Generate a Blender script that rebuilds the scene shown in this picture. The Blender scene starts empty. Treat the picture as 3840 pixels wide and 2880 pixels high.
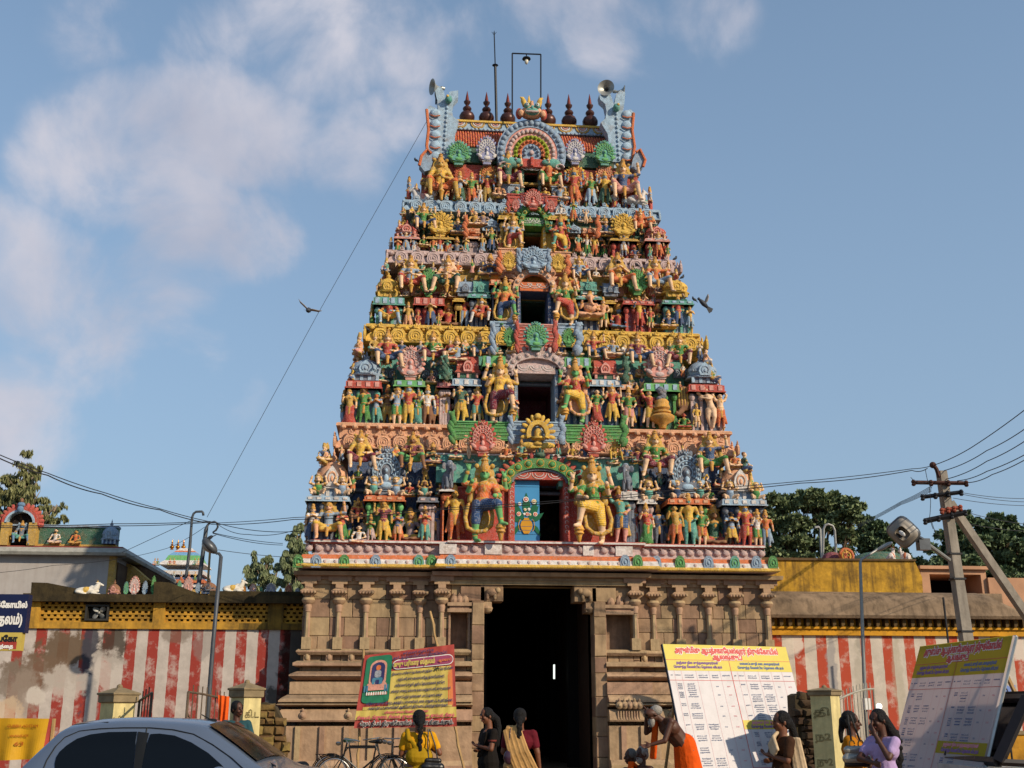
import bpy, math, random
import numpy as np
from mathutils import Vector, Matrix
R = math.radians
rnd = random.Random(7)
sc = bpy.context.scene
COL = sc.collection

# ------------------------------------------------------------------ camera
FPX = 4180.0
CAM = Vector((-3.5, -29.8, 1.55)); YAW = R(5.4); PITCH = R(16.27)
cd = bpy.data.cameras.new('camera'); cam = bpy.data.objects.new('camera', cd); COL.objects.link(cam)
cam.location = CAM; cam.rotation_euler = (math.pi/2+PITCH, 0, -YAW)
cd.sensor_width = 36; cd.lens = 36*FPX/3840; cd.clip_end = 3000; cd.clip_start = .1
sc.camera = cam
sc.render.resolution_x = 1024; sc.render.resolution_y = 768
_f = Vector((math.sin(YAW)*math.cos(PITCH), math.cos(YAW)*math.cos(PITCH), math.sin(PITCH)))
_r = Vector((math.cos(YAW), -math.sin(YAW), 0)); _u = _r.cross(_f)
def ray(px, py):
    return (_f + _r*((px-1920)/FPX) + _u*((1440-py)/FPX))
def P(px, py, y):
    "world point on the plane y=const seen at a pixel of the photograph"
    d = ray(px, py); t = (y-CAM.y)/d.y
    return CAM + d*t
def PX(px, y, z=None, py=1900):
    return P(px, py, y).x

# ------------------------------------------------------------------ sun and sky
SUN_AZ = R(47); SUN_EL = R(28)      # azimuth from -Y towards +X
sund = Vector((math.sin(SUN_AZ)*math.cos(SUN_EL), -math.cos(SUN_AZ)*math.cos(SUN_EL), math.sin(SUN_EL)))
sl = bpy.data.lights.new('sun', 'SUN'); so = bpy.data.objects.new('sun', sl); COL.objects.link(so)
so.rotation_euler = (-sund).to_track_quat('-Z', 'Y').to_euler(); so.location = (20, -40, 40)
sl.energy = 4.3; sl.angle = R(.6); sl.color = (1.0, .85, .64)
w = bpy.data.worlds.new('World'); sc.world = w; w.use_nodes = True
nt = w.node_tree; N = nt.nodes; L = nt.links; N.clear()
out = N.new('ShaderNodeOutputWorld'); bg = N.new('ShaderNodeBackground'); L.new(bg.outputs[0], out.inputs[0])
sky = N.new('ShaderNodeTexSky'); sky.sky_type = 'NISHITA'; sky.sun_disc = False
sky.sun_elevation = SUN_EL; sky.sun_rotation = math.pi-SUN_AZ
sky.air_density = 1.0; sky.dust_density = .6; sky.ozone_density = 2.5; sky.altitude = 0
bg.inputs[1].default_value = .15
tc = N.new('ShaderNodeTexCoord')
def wn(t, **k):
    n = N.new(t)
    for a, b in k.items():
        if a.startswith('i_'): n.inputs[int(a[2:])].default_value = b
        else: setattr(n, a, b)
    return n
# cloud cover: soft lobes of cloud in fixed directions of the sky, broken up by noise
dens = None
LOBES = [(330,640,260,.85),(560,560,300,.9),(820,480,300,.9),(700,780,270,.85),(930,880,210,.7),(1000,520,250,.6),(850,250,260,.6),(1150,120,300,.65),(1500,100,250,.6),
         (1900,60,250,.55),(2280,90,230,.5),(2650,20,200,.4),(2050,250,160,.35),(1280,560,220,.45),(120,1050,320,.85),(260,1280,340,.75),(60,1500,330,.7),(560,1050,300,.55),(760,1350,260,.3),(1500,440,160,.4),(400,80,200,.35)]
for (px, py, rr, a) in LOBES:
    d = ray(px, py).normalized()
    dt = wn('ShaderNodeVectorMath', operation='DOT_PRODUCT'); L.new(tc.outputs['Generated'], dt.inputs[0]); dt.inputs[1].default_value = d
    ang = rr/FPX
    mr = wn('ShaderNodeMapRange', interpolation_type='SMOOTHSTEP'); L.new(dt.outputs['Value'], mr.inputs['Value'])
    mr.inputs['From Min'].default_value = math.cos(ang*1.25); mr.inputs['From Max'].default_value = 1.0
    mr.inputs['To Min'].default_value = 0; mr.inputs['To Max'].default_value = a
    if dens is None: dens = mr.outputs[0]
    else:
        mx = wn('ShaderNodeMath', operation='MAXIMUM'); L.new(dens, mx.inputs[0]); L.new(mr.outputs[0], mx.inputs[1]); dens = mx.outputs[0]
no = wn('ShaderNodeTexNoise'); L.new(tc.outputs['Generated'], no.inputs['Vector']); no.inputs['Scale'].default_value = 9; no.inputs['Detail'].default_value = 9; no.inputs['Roughness'].default_value = .55; no.inputs['Distortion'].default_value = .35
ma = wn('ShaderNodeMath', operation='MULTIPLY_ADD'); L.new(no.outputs['Fac'], ma.inputs[0]); ma.inputs[1].default_value = 2.7; ma.inputs[2].default_value = -1.50
ad = wn('ShaderNodeMath', operation='ADD'); L.new(ma.outputs[0], ad.inputs[0]); L.new(dens, ad.inputs[1])
cm = wn('ShaderNodeMapRange', interpolation_type='SMOOTHSTEP'); L.new(ad.outputs[0], cm.inputs['Value']); cm.inputs['From Min'].default_value = .0; cm.inputs['From Max'].default_value = .95; cm.inputs['To Max'].default_value = .9
gt = wn('ShaderNodeMapRange'); L.new(dens, gt.inputs['Value']); gt.inputs['From Max'].default_value = .28
hz = wn('ShaderNodeMath', operation='MULTIPLY'); L.new(cm.outputs[0], hz.inputs[0]); L.new(gt.outputs[0], hz.inputs[1])
n2 = wn('ShaderNodeTexNoise'); L.new(tc.outputs['Generated'], n2.inputs['Vector']); n2.inputs['Scale'].default_value = 5; n2.inputs['Detail'].default_value = 6
cr = N.new('ShaderNodeValToRGB'); L.new(n2.outputs['Fac'], cr.inputs[0])
cr.color_ramp.elements[0].position = .35; cr.color_ramp.elements[0].color = (2.8, 2.9, 3.5, 1)
cr.color_ramp.elements[1].position = .7; cr.color_ramp.elements[1].color = (4.6, 4.4, 4.7, 1)
SKYTINT = wn('ShaderNodeMix', data_type='RGBA', blend_type='MULTIPLY'); SKYTINT.inputs[0].default_value = 1
L.new(sky.outputs[0], SKYTINT.inputs[6]); SKYTINT.inputs[7].default_value = (.88, .98, .98, 1)
sxz = wn('ShaderNodeSeparateXYZ'); L.new(tc.outputs['Generated'], sxz.inputs[0])
hf = wn('ShaderNodeMapRange'); L.new(sxz.outputs['Z'], hf.inputs['Value']); hf.inputs['From Min'].default_value = .0; hf.inputs['From Max'].default_value = .62; hf.inputs['To Min'].default_value = .9; hf.inputs['To Max'].default_value = .34
HZM = wn('ShaderNodeMix', data_type='RGBA'); L.new(hf.outputs[0], HZM.inputs[0]); L.new(SKYTINT.outputs[2], HZM.inputs[6]); HZM.inputs[7].default_value = (1.85, 2.5, 3.3, 1)
mixc = wn('ShaderNodeMix', data_type='RGBA'); L.new(hz.outputs[0], mixc.inputs[0]); L.new(HZM.outputs[2], mixc.inputs[6]); L.new(cr.outputs[0], mixc.inputs[7])
L.new(mixc.outputs[2], bg.inputs[0])
sc.view_settings.view_transform = 'Standard'; sc.view_settings.look = 'None'; sc.view_settings.gamma = 1
sc.view_settings.exposure = 0.16

# ------------------------------------------------------------------ helpers
def lin(c):
    if isinstance(c, str):
        c = c.lstrip('#'); c = [int(c[i:i+2], 16)/255 for i in (0, 2, 4)]
    return tuple((x/12.92 if x <= .04045 else ((x+.055)/1.055)**2.4) for x in c[:3])
MATS = {}
def mat(name, color, rough=.75, var=.25, scale=6, bump=.3, bscale=None, dirt=0, dirtcol='#2a2118', spec=.3, metal=0, island=0, streak=0, stripe=None, coat=0, wave=0, pat=0):
    "procedural paint / stone: colour broken by noise, dirt blotches, run-down streaks and a bump"
    if name in MATS: return MATS[name]
    m = bpy.data.materials.new(name); m.use_nodes = True; MATS[name] = m
    t = m.node_tree; n = t.nodes; l = t.links; b = n['Principled BSDF']
    c = lin(color)
    b.inputs['Roughness'].default_value = rough; b.inputs['Specular IOR Level'].default_value = spec; b.inputs['Metallic'].default_value = metal
    b.inputs['Coat Weight'].default_value = coat
    tcn = n.new('ShaderNodeTexCoord')
    nz = n.new('ShaderNodeTexNoise'); nz.inputs['Scale'].default_value = scale; nz.inputs['Detail'].default_value = 6; nz.inputs['Roughness'].default_value = .6
    l.new(tcn.outputs['Object'], nz.inputs['Vector'])
    rp = n.new('ShaderNodeValToRGB'); l.new(nz.outputs['Fac'], rp.inputs[0])
    e = rp.color_ramp.elements
    e[0].position = .3; e[0].color = tuple(x*(1-var) for x in c)+(1,)
    e[1].position = .7; e[1].color = tuple(min(1, x*(1+var*.45)) for x in c)+(1,)
    cur = rp.outputs[0]
    if stripe:
        wv = n.new('ShaderNodeTexWave'); wv.bands_direction = 'Z'; wv.inputs['Scale'].default_value = stripe[1]; wv.inputs['Distortion'].default_value = 1.5
        l.new(tcn.outputs['Object'], wv.inputs['Vector'])
        r2 = n.new('ShaderNodeMapRange'); l.new(wv.outputs['Fac'], r2.inputs[0]); r2.inputs[1].default_value = .62; r2.inputs[2].default_value = .75; r2.inputs[4].default_value = .8
        mx = n.new('ShaderNodeMix'); mx.data_type = 'RGBA'; l.new(r2.outputs[0], mx.inputs[0]); l.new(cur, mx.inputs[6]); mx.inputs[7].default_value = lin(stripe[0])+(1,)
        cur = mx.outputs[2]
    if pat:
        vo = n.new('ShaderNodeTexVoronoi'); vo.feature = 'F1'; vo.inputs['Scale'].default_value = 13; l.new(tcn.outputs['Object'], vo.inputs['Vector'])
        sn = n.new('ShaderNodeMath'); sn.operation = 'SINE'; sm_ = n.new('ShaderNodeMath'); sm_.operation = 'MULTIPLY'; sm_.inputs[1].default_value = 20; l.new(vo.outputs['Distance'], sm_.inputs[0]); l.new(sm_.outputs[0], sn.inputs[0]); rv = n.new('ShaderNodeMapRange'); l.new(sn.outputs[0], rv.inputs[0]); rv.inputs[1].default_value = .55; rv.inputs[2].default_value = .85; rv.inputs[3].default_value = 0; rv.inputs[4].default_value = pat
        mx = n.new('ShaderNodeMix'); mx.data_type = 'RGBA'; l.new(rv.outputs[0], mx.inputs[0]); l.new(cur, mx.inputs[6]); mx.inputs[7].default_value = tuple(x*.45+.30 for x in c)+(1,); cur = mx.outputs[2]
    if island:
        g = n.new('ShaderNodeNewGeometry'); hs = n.new('ShaderNodeHueSaturation')
        mm = n.new('ShaderNodeMapRange'); l.new(g.outputs['Random Per Island'], mm.inputs[0]); mm.inputs[3].default_value = 1-island; mm.inputs[4].default_value = 1+island*.6
        m2 = n.new('ShaderNodeMath'); m2.operation = 'MULTIPLY_ADD'; l.new(g.outputs['Random Per Island'], m2.inputs[0]); m2.inputs[1].default_value = .035; m2.inputs[2].default_value = .482
        l.new(m2.outputs[0], hs.inputs['Hue']); l.new(mm.outputs[0], hs.inputs['Value']); l.new(cur, hs.inputs['Color']); cur = hs.outputs[0]
    if dirt:
        n3 = n.new('ShaderNodeTexNoise'); n3.inputs['Scale'].default_value = scale*.45; n3.inputs['Detail'].default_value = 8; n3.inputs['Roughness'].default_value = .7
        l.new(tcn.outputs['Object'], n3.inputs['Vector'])
        r3 = n.new('ShaderNodeMapRange'); l.new(n3.outputs['Fac'], r3.inputs[0]); r3.inputs[1].default_value = .5; r3.inputs[2].default_value = .72; r3.inputs[4].default_value = dirt
        mx = n.new('ShaderNodeMix'); mx.data_type = 'RGBA'; l.new(r3.outputs[0], mx.inputs[0]); l.new(cur, mx.inputs[6]); mx.inputs[7].default_value = lin(dirtcol)+(1,); cur = mx.outputs[2]
    if streak:
        mp = n.new('ShaderNodeMapping'); mp.inputs['Scale'].default_value = (2.2, 2.2, .22); l.new(tcn.outputs['Object'], mp.inputs['Vector'])
        n4 = n.new('ShaderNodeTexNoise'); n4.inputs['Scale'].default_value = 2.2; n4.inputs['Detail'].default_value = 9; n4.inputs['Roughness'].default_value = .68
        l.new(mp.outputs[0], n4.inputs['Vector'])
        r4 = n.new('ShaderNodeMapRange'); l.new(n4.outputs['Fac'], r4.inputs[0]); r4.inputs[1].default_value = .47; r4.inputs[2].default_value = .68; r4.inputs[4].default_value = streak
        mx = n.new('ShaderNodeMix'); mx.data_type = 'RGBA'; l.new(r4.outputs[0], mx.inputs[0]); l.new(cur, mx.inputs[6]); mx.inputs[7].default_value = lin(dirtcol)+(1,); cur = mx.outputs[2]
    l.new(cur, b.inputs['Base Color'])
    if bump:
        nb = n.new('ShaderNodeTexNoise'); nb.inputs['Scale'].default_value = bscale or scale*4; nb.inputs['Detail'].default_value = 5
        l.new(tcn.outputs['Object'], nb.inputs['Vector'])
        hsrc = nb.outputs['Fac']
        if wave:
            wv = n.new('ShaderNodeTexWave'); wv.bands_direction = 'Z'; wv.inputs['Scale'].default_value = wave; wv.inputs['Distortion'].default_value = 2; wv.inputs['Detail'].default_value = 1
            l.new(tcn.outputs['Object'], wv.inputs['Vector'])
            aa = n.new('ShaderNodeMath'); aa.operation = 'MULTIPLY_ADD'; l.new(wv.outputs['Fac'], aa.inputs[0]); aa.inputs[1].default_value = .8; l.new(hsrc, aa.inputs[2]); hsrc = aa.outputs[0]
        if pat:
            ab = n.new('ShaderNodeMath'); ab.operation = 'MULTIPLY_ADD'; l.new(rv.outputs[0], ab.inputs[0]); ab.inputs[1].default_value = 1.6; l.new(hsrc, ab.inputs[2]); hsrc = ab.outputs[0]
        bp = n.new('ShaderNodeBump'); bp.inputs['Strength'].default_value = bump; bp.inputs['Distance'].default_value = .02
        l.new(hsrc, bp.inputs['Height']); l.new(bp.outputs[0], b.inputs['Normal'])
    return m

class MB:
    def __init__(s): s.v = []; s.f = []; s.m = []
    def add(s, vs, fs, m=0):
        o = len(s.v); s.v += [tuple(x) for x in vs]
        for f in fs: s.f.append([i+o for i in f]); s.m.append(m)
        return s
    def box(s, x0, x1, y0, y1, z0, z1, m=0):
        if x0 > x1: x0, x1 = x1, x0
        return s.add([(x0,y0,z0),(x1,y0,z0),(x1,y1,z0),(x0,y1,z0),(x0,y0,z1),(x1,y0,z1),(x1,y1,z1),(x0,y1,z1)],
              [(0,3,2,1),(4,5,6,7),(0,1,5,4),(1,2,6,5),(2,3,7,6),(3,0,4,7)], m)
    def cbox(s, c, sx, sy, sz, m=0, rz=0, bev=0, rx=0, ry=0):
        h = (sx/2, sy/2, sz/2); M = Matrix.Rotation(rz,3,'Z') @ Matrix.Rotation(ry,3,'Y') @ Matrix.Rotation(rx,3,'X'); c = Vector(c)
        vs = [c + M@Vector((a*h[0], b*h[1], d*h[2])) for a,b,d in [(-1,-1,-1),(1,-1,-1),(1,1,-1),(-1,1,-1),(-1,-1,1),(1,-1,1),(1,1,1),(-1,1,1)]]
        return s.add(vs, [(0,3,2,1),(4,5,6,7),(0,1,5,4),(1,2,6,5),(2,3,7,6),(3,0,4,7)], m)
    def block(s, x0, x1, y0, y1, z0, z1, m=0, ch=.012):
        "stone block whose front (-y) edges are worn"
        c = min(ch, (x1-x0)*.3, (z1-z0)*.3); j = lambda: rnd.uniform(.4, 1.3)*c
        vs = [(x0,y1,z0),(x1,y1,z0),(x1,y1,z1),(x0,y1,z1),(x0,y0+c,z0),(x1,y0+c,z0),(x1,y0+c,z1),(x0,y0+c,z1),
              (x0+j(),y0,z0+j()),(x1-j(),y0,z0+j()),(x1-j(),y0,z1-j()),(x0+j(),y0,z1-j())]
        return s.add(vs, [(8,9,10,11),(4,5,9,8),(5,6,10,9),(6,7,11,10),(7,4,8,11),(0,1,5,4),(1,2,6,5),(2,3,7,6),(3,0,4,7)], m)
    def prism(s, poly, y0, y1, m=0):
        n = len(poly); vs = [(x,y0,z) for x,z in poly]+[(x,y1,z) for x,z in poly]
        fs = [list(range(n)), list(range(2*n-1,n-1,-1))]+[(i,i+n,(i+1)%n+n,(i+1)%n) for i in range(n)]
        return s.add(vs, fs, m)
    def lathe(s, c, prof, n=16, m=0, sx=1, sy=1, rot=0, caps=True):
        vs = []; k = len(prof)
        for r, z in prof:
            for i in range(n):
                a = 2*math.pi*i/n+rot; vs.append((c[0]+r*sx*math.cos(a), c[1]+r*sy*math.sin(a), c[2]+z))
        ms = m if isinstance(m, (list, tuple)) else [m]*(k-1)
        o = len(s.v); s.v += vs
        for j in range(k-1):
            for i in range(n):
                s.f.append([o+j*n+i, o+j*n+(i+1)%n, o+(j+1)*n+(i+1)%n, o+(j+1)*n+i]); s.m.append(ms[j])
        if caps:
            s.f.append([o+i for i in range(n)][::-1]); s.m.append(ms[0])
            s.f.append([o+(k-1)*n+i for i in range(n)]); s.m.append(ms[-1])
        return s
    def tube(s, pts, rad, n=8, m=0, caps=True, flat=1):
        pts = [Vector(p) for p in pts]; k = len(pts)
        if not isinstance(rad, (list, tuple)): rad = [rad]*k
        o = len(s.v); prev = None
        for i, p in enumerate(pts):
            d = (pts[min(i+1,k-1)]-pts[max(i-1,0)]); d = d.normalized() if d.length > 1e-9 else Vector((0,0,1))
            if prev is None:
                a = Vector((0,0,1)) if abs(d.z) < .9 else Vector((0,1,0)); x = d.cross(a).normalized()
            else: x = (prev - d*prev.dot(d)).normalized()
            prev = x; y = d.cross(x)
            for j in range(n):
                an = 2*math.pi*j/n; s.v.append(tuple(p + x*(math.cos(an)*rad[i]) + y*(math.sin(an)*rad[i]*flat)))
        for i in range(k-1):
            for j in range(n):
                s.f.append([o+i*n+j, o+i*n+(j+1)%n, o+(i+1)*n+(j+1)%n, o+(i+1)*n+j]); s.m.append(m)
        if caps:
            s.f.append([o+j for j in range(n)][::-1]); s.m.append(m); s.f.append([o+(k-1)*n+j for j in range(n)]); s.m.append(m)
        return s
    def ell(s, c, r, m=0, nu=10, nv=7, M=None):
        if not isinstance(r, (list, tuple)): r = (r, r, r)
        c = Vector(c); vs = []
        for i in range(1, nv):
            th = math.pi*i/nv
            for j in range(nu):
                ph = 2*math.pi*j/nu; vs.append(Vector((r[0]*math.sin(th)*math.cos(ph), r[1]*math.sin(th)*math.sin(ph), r[2]*math.cos(th))))
        vs += [Vector((0,0,r[2])), Vector((0,0,-r[2]))]
        if M is not None: vs = [M@v for v in vs]
        fs = []
        for i in range(nv-2):
            for j in range(nu): fs.append((i*nu+j, (i+1)*nu+j, (i+1)*nu+(j+1)%nu, i*nu+(j+1)%nu))
        T = (nv-1)*nu
        for j in range(nu): fs.append((T, j, (j+1)%nu)); fs.append((T+1, (nv-2)*nu+(j+1)%nu, (nv-2)*nu+j))
        return s.add([v+c for v in vs], fs, m)
    def cap(s, a, b, r0, r1, m=0, n=10):
        "tapered capsule"
        a = Vector(a); b = Vector(b); d = (b-a); Lh = d.length; d = d/Lh if Lh > 1e-6 else Vector((0,0,1))
        pts = []; rad = []
        for t in (-.98, -.8, -.45): pts.append(a+d*t*r0); rad.append(r0*math.sqrt(max(0, 1-t*t)))
        pts.append(a); rad.append(r0); pts.append(b if Lh > 1e-6 else a+d*1e-4); rad.append(r1)
        for t in (.45, .8, .98): pts.append(b+d*t*r1); rad.append(r1*math.sqrt(max(0, 1-t*t)))
        return s.tube(pts, rad, n, m)
    def sweep(s, path, prof, m=0, closed=False, z0=0):
        "profile [(out, z)] carried along a plan path; outwards is to the right of the path"
        n = len(path); P2 = [Vector(p) for p in path]; nor = []
        for i in range(n):
            e0 = (P2[i]-P2[i-1]) if (i > 0 or closed) else None; e1 = (P2[(i+1)%n]-P2[i]) if (i < n-1 or closed) else None
            f = lambda e: Vector((e.y, -e.x)).normalized()
            if e0 is None: nor.append(f(e1))
            elif e1 is None: nor.append(f(e0))
            else:
                a, b = f(e0), f(e1); q = a+b
                nor.append(q/max(.2, q.dot(a)))
        k = len(prof); o = len(s.v)
        for i in range(n):
            for (u, z) in prof: s.v.append((P2[i].x+nor[i].x*u, P2[i].y+nor[i].y*u, z+z0))
        ms = m if isinstance(m, (list, tuple)) else [m]*(k-1)
        for i in range(n if closed else n-1):
            a = o+i*k; b = o+((i+1)%n)*k
            for j in range(k-1): s.f.append([a+j, b+j, b+j+1, a+j+1]); s.m.append(ms[j])
        if not closed:
            s.f.append([o+j for j in range(k)]); s.m.append(ms[0]); s.f.append([o+(n-1)*k+j for j in range(k)][::-1]); s.m.append(ms[0])
        return s
    def quad(s, a, b, c, d, m=0): return s.add([a,b,c,d], [(0,1,2,3)], m)
    def build(s, name, mats, parent=None, smooth=False, local=False, mesh_only=False, autos=None):
        me = bpy.data.meshes.new(name)
        off = Vector((0,0,0))
        if parent is not None and not local: off = wloc(parent)
        me.from_pydata([(x-off.x, y-off.y, z-off.z) for x,y,z in s.v], [], s.f)
        if not isinstance(mats, (list, tuple)): mats = [mats]
        for q in mats: me.materials.append(q)
        me.polygons.foreach_set('material_index', s.m)
        if smooth: me.polygons.foreach_set('use_smooth', [True]*len(s.f))
        me.update()
        if autos is not None:
            me.polygons.foreach_set('use_smooth', [True]*len(s.f)); me.set_sharp_from_angle(angle=autos)
        if mesh_only: return me
        return link(name, me, parent)
def wloc(o):
    p = Vector((0,0,0))
    while o is not None: p = p+Vector(o.location); o = o.parent
    return p
def link(name, me, parent=None):
    o = bpy.data.objects.new(name, me); COL.objects.link(o)
    if parent is not None: o.parent = parent
    return o
def empty(name, loc, label=None, cat=None, group=None, rz=0):
    o = bpy.data.objects.new(name, None); COL.objects.link(o); o.location = loc; o.rotation_euler = (0,0,rz); o.empty_display_size = .2
    tag(o, label, cat, group); return o
def tag(o, label=None, cat=None, group=None, kind=None):
    if label: o['label'] = label
    if cat: o['category'] = cat
    if group: o['group'] = group
    if kind: o['kind'] = kind
    return o
def struct(o): o['kind'] = 'structure'; return o
def setmats(o, ms):
    for i, q in enumerate(ms):
        if i < len(o.material_slots) and q is not None: o.material_slots[i].link = 'OBJECT'; o.material_slots[i].material = q
def children(o): return [c for c in bpy.data.objects if c.parent == o]

# one continuous sculpted surface out of capsules and ellipsoids
class Fig:
    def __init__(s): s.p = []
    def c(s, a, b, r0, r1=None, m=0, bias=0): s.p.append(('c', Vector(a), Vector(b), r0, r0 if r1 is None else r1, m, bias)); return s
    def e(s, c, r, m=0, bias=0, M=None): s.p.append(('e', Vector(c), tuple(r) if isinstance(r,(list,tuple)) else (r,r,r), M, 0, m, bias)); return s
    def mirror(s):
        f = Fig(); fx = lambda v: Vector((-v.x, v.y, v.z))
        for q in s.p:
            if q[0] == 'c': f.p.append(('c', fx(q[1]), fx(q[2]), q[3], q[4], q[5], q[6]))
            else:
                M = q[3]
                if M is not None: S = Matrix.Diagonal((-1,1,1)); M = S@M@S
                f.p.append(('e', fx(q[1]), q[2], M, 0, q[5], q[6]))
        return f
    def mesh(s, name, mats, voxel, smooth=2, only=None):
        b = MB()
        for q in s.p:
            if q[0] == 'c': b.cap(q[1], q[2], q[3], q[4], n=12)
            else: b.ell(q[1], q[2], nu=14, nv=9, M=q[3])
        me = b.build(name+'_raw', [], mesh_only=True)
        o = bpy.data.objects.new(name+'_raw', me); COL.objects.link(o)
        md = o.modifiers.new('r', 'REMESH'); md.mode = 'VOXEL'; md.voxel_size = voxel
        if smooth:
            ms = o.modifiers.new('s', 'SMOOTH'); ms.factor = .5; ms.iterations = smooth
        dg = bpy.context.evaluated_depsgraph_get(); dg.update()
        nm = bpy.data.meshes.new_from_object(o.evaluated_get(dg)); nm.name = name
        bpy.data.objects.remove(o); bpy.data.meshes.remove(me)
        nm.materials.clear()
        for q in mats: nm.materials.append(q)
        F = len(nm.polygons); cc = np.zeros(F*3, dtype=np.float32); nm.polygons.foreach_get('center', cc); cc = cc.reshape(-1,3)
        best = np.full(F, 1e9); idx = np.zeros(F, dtype=np.int32)
        for q in s.p:
            if q[0] == 'c':
                a = np.array(q[1]); d = np.array(q[2])-a; L2 = float(d@d)+1e-12
                t = np.clip(((cc-a)@d)/L2, 0, 1); dist = np.linalg.norm(cc-(a+t[:,None]*d), axis=1)-(q[3]+(q[4]-q[3])*t)
            else:
                rr = np.array(q[2]); x = cc-np.array(q[1])
                if q[3] is not None: x = x@np.array(q[3])
                k = np.linalg.norm(x/rr, axis=1); dist = (k-1)*min(rr)
            dist = dist-q[6]; mk = dist < best; best[mk] = dist[mk]; idx[mk] = q[5]
        nm.polygons.foreach_set('material_index', idx); nm.polygons.foreach_set('use_smooth', [True]*F); nm.update()
        return nm
# ================================================================== painted stucco
PAL = {'o':'#cb6a38','g':'#45853f','y':'#d9ae45','b':'#8a9fb5','n':'#40587f','r':'#b5483a','m':'#7c3240','w':'#d6cfca','t':'#5a9c8e',
       's':'#e0bc9a','G':'#68a468','B':'#6684a0','k':'#d0958a','e':'#dba27c','d':'#36604c','N':'#85604a','u':'#8c7a80','q':'#6c7482','v':'#8f93b4','c':'#c8923f','i':'#9cb5c9','z':'#201a18','x':'#be9746','p':'#c4aaa6'}
def pm(k, st=False):
    return mat('paint_'+{'o':'orange','g':'green','y':'yellow','b':'grey_blue','n':'navy','r':'red','m':'maroon','w':'white','t':'teal','s':'cream','G':'light_green','B':'blue','k':'pink','e':'peach','d':'dark_green','N':'brown','u':'mauve','q':'slate','v':'lavender','c':'gold','i':'pale_blue','z':'black','x':'old_gold','p':'grey_pink'}[k]+('_banded' if st else ''),
               PAL[k], rough=.78, var=.34, scale=9, bump=.55, bscale=22, dirt=.55, dirtcol='#8a6a46', spec=.2, wave=14 if st else 0, pat=0 if k in 'sGBzNk' else .45)
CN = {'o':'orange','g':'green','y':'yellow','b':'grey-blue','n':'navy','r':'red','m':'maroon','w':'white','t':'teal','s':'cream','G':'green','B':'blue','k':'pink','e':'peach','d':'dark green','N':'brown','u':'mauve','q':'slate','v':'lavender','c':'gold','i':'pale blue','z':'black','x':'old gold','p':'grey-pink'}
BASE6 = [pm('s'), pm('r'), pm('y', True), pm('c'), pm('x'), pm('z')]

def head(f, c, s=1.0, crown=.16, hair=True, face=True, beard=False, halo=0, bun=False, tilt=0):
    x, y, z = c
    f.e((x,y,z), (.043*s,.046*s,.056*s), 0); f.e((x,y-.03*s,z-.028*s), (.026*s,.022*s,.024*s), 0)
    f.e((x,y-.048*s,z-.004*s), (.008*s,.012*s,.016*s), 0)
    for q in (-1,1):
        f.e((x+q*.05*s,y+.0,z-.01*s), (.012*s,.012*s,.02*s), 3)
        if face:
            f.e((x+q*.019*s,y-.043*s,z+.01*s), (.010*s,.006*s,.005*s), 5, bias=.002)
    if beard: f.e((x,y-.036*s,z-.04*s), (.03*s,.02*s,.03*s), 5, bias=.003)
    if crown:
        f.c((x,y,z+.035*s), (x,y,z+.05*s), .049*s, .047*s, 3, bias=.004)
        f.c((x,y,z+.06*s), (x,y+.005,z+crown*.92), .041*s, .017*s, 3)
        f.e((x,y,z+.06*s+crown*.35), (.041*s,.041*s,.010), 3); f.e((x,y,z+.05*s+crown*.6), (.036*s,.036*s,.009), 3)
        f.e((x,y,z+crown), (.012,.012,.016), 3)
    elif hair:
        f.e((x,y+.012*s,z+.022*s), (.048*s,.046*s,.045*s), 5)
        if bun: f.e((x,y+.02*s,z+.075*s), (.025*s,.025*s,.022*s), 5)
    if halo:
        f.e((x,y+.035,z+.0), (halo,.022,halo*.95), 4)
        for q in (-1,1): f.e((x+q*halo*.75,y+.02,z+halo*.8), (.03,.025,.03), 4)
        for q in (-1,1): f.e((x+q*halo*.8,y+.03,z-halo*.85), (halo*.45,.03,halo*.6), 4)
def torso(f, hip, sh, s=1, belly=0, bust=False):
    hx,hy,hz = hip; sx,sy,sz = sh
    f.c((hx,hy,hz), ((hx+sx)/2,(hy+sy)/2-belly*.5,(hz+sz)/2), .064*s, .056*s+belly, 1)
    f.c(((hx+sx)/2,(hy+sy)/2-belly*.3,(hz+sz)/2), (sx,sy,sz-.04*s), .056*s+belly*.6, .068*s, 1)
    f.e((sx,sy,sz-.03*s), (.088*s,.052*s,.045*s), 1)
    f.c((sx,sy,sz-.02), (sx,sy-.005,sz+.05*s), .026*s, .022*s, 0)
    f.e((sx,sy-.036*s,sz-.012*s), (.052*s,.028*s,.030*s), 3, bias=.004)      # necklaces
    f.e((sx,sy-.056*s,sz-.055*s), (.014*s,.012*s,.03*s), 3, bias=.004)
    f.e((hx,hy,hz+.035*s), (.069*s,.062*s,.014*s), 3, bias=.003)              # belt
    if bust:
        for q in (-1,1): f.e((sx+q*.033*s,sy-.05*s,sz-.055*s), .026*s, 1)
def arm(f, sh, el, ha, s=1, m=0, hand=True, up=1):
    f.c(sh, el, .030*s, .024*s, up); f.c(el, ha, .023*s, .017*s, m)
    mid = Vector(sh).lerp(Vector(el), .55); f.e(mid, .031*s, 3, bias=.001)
    w_ = Vector(el).lerp(Vector(ha), .85); f.e(w_, .023*s, 3)
    if hand:
        d = (Vector(ha)-Vector(el)).normalized(); f.e(Vector(ha)+d*.018*s, .021*s, m)
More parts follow.
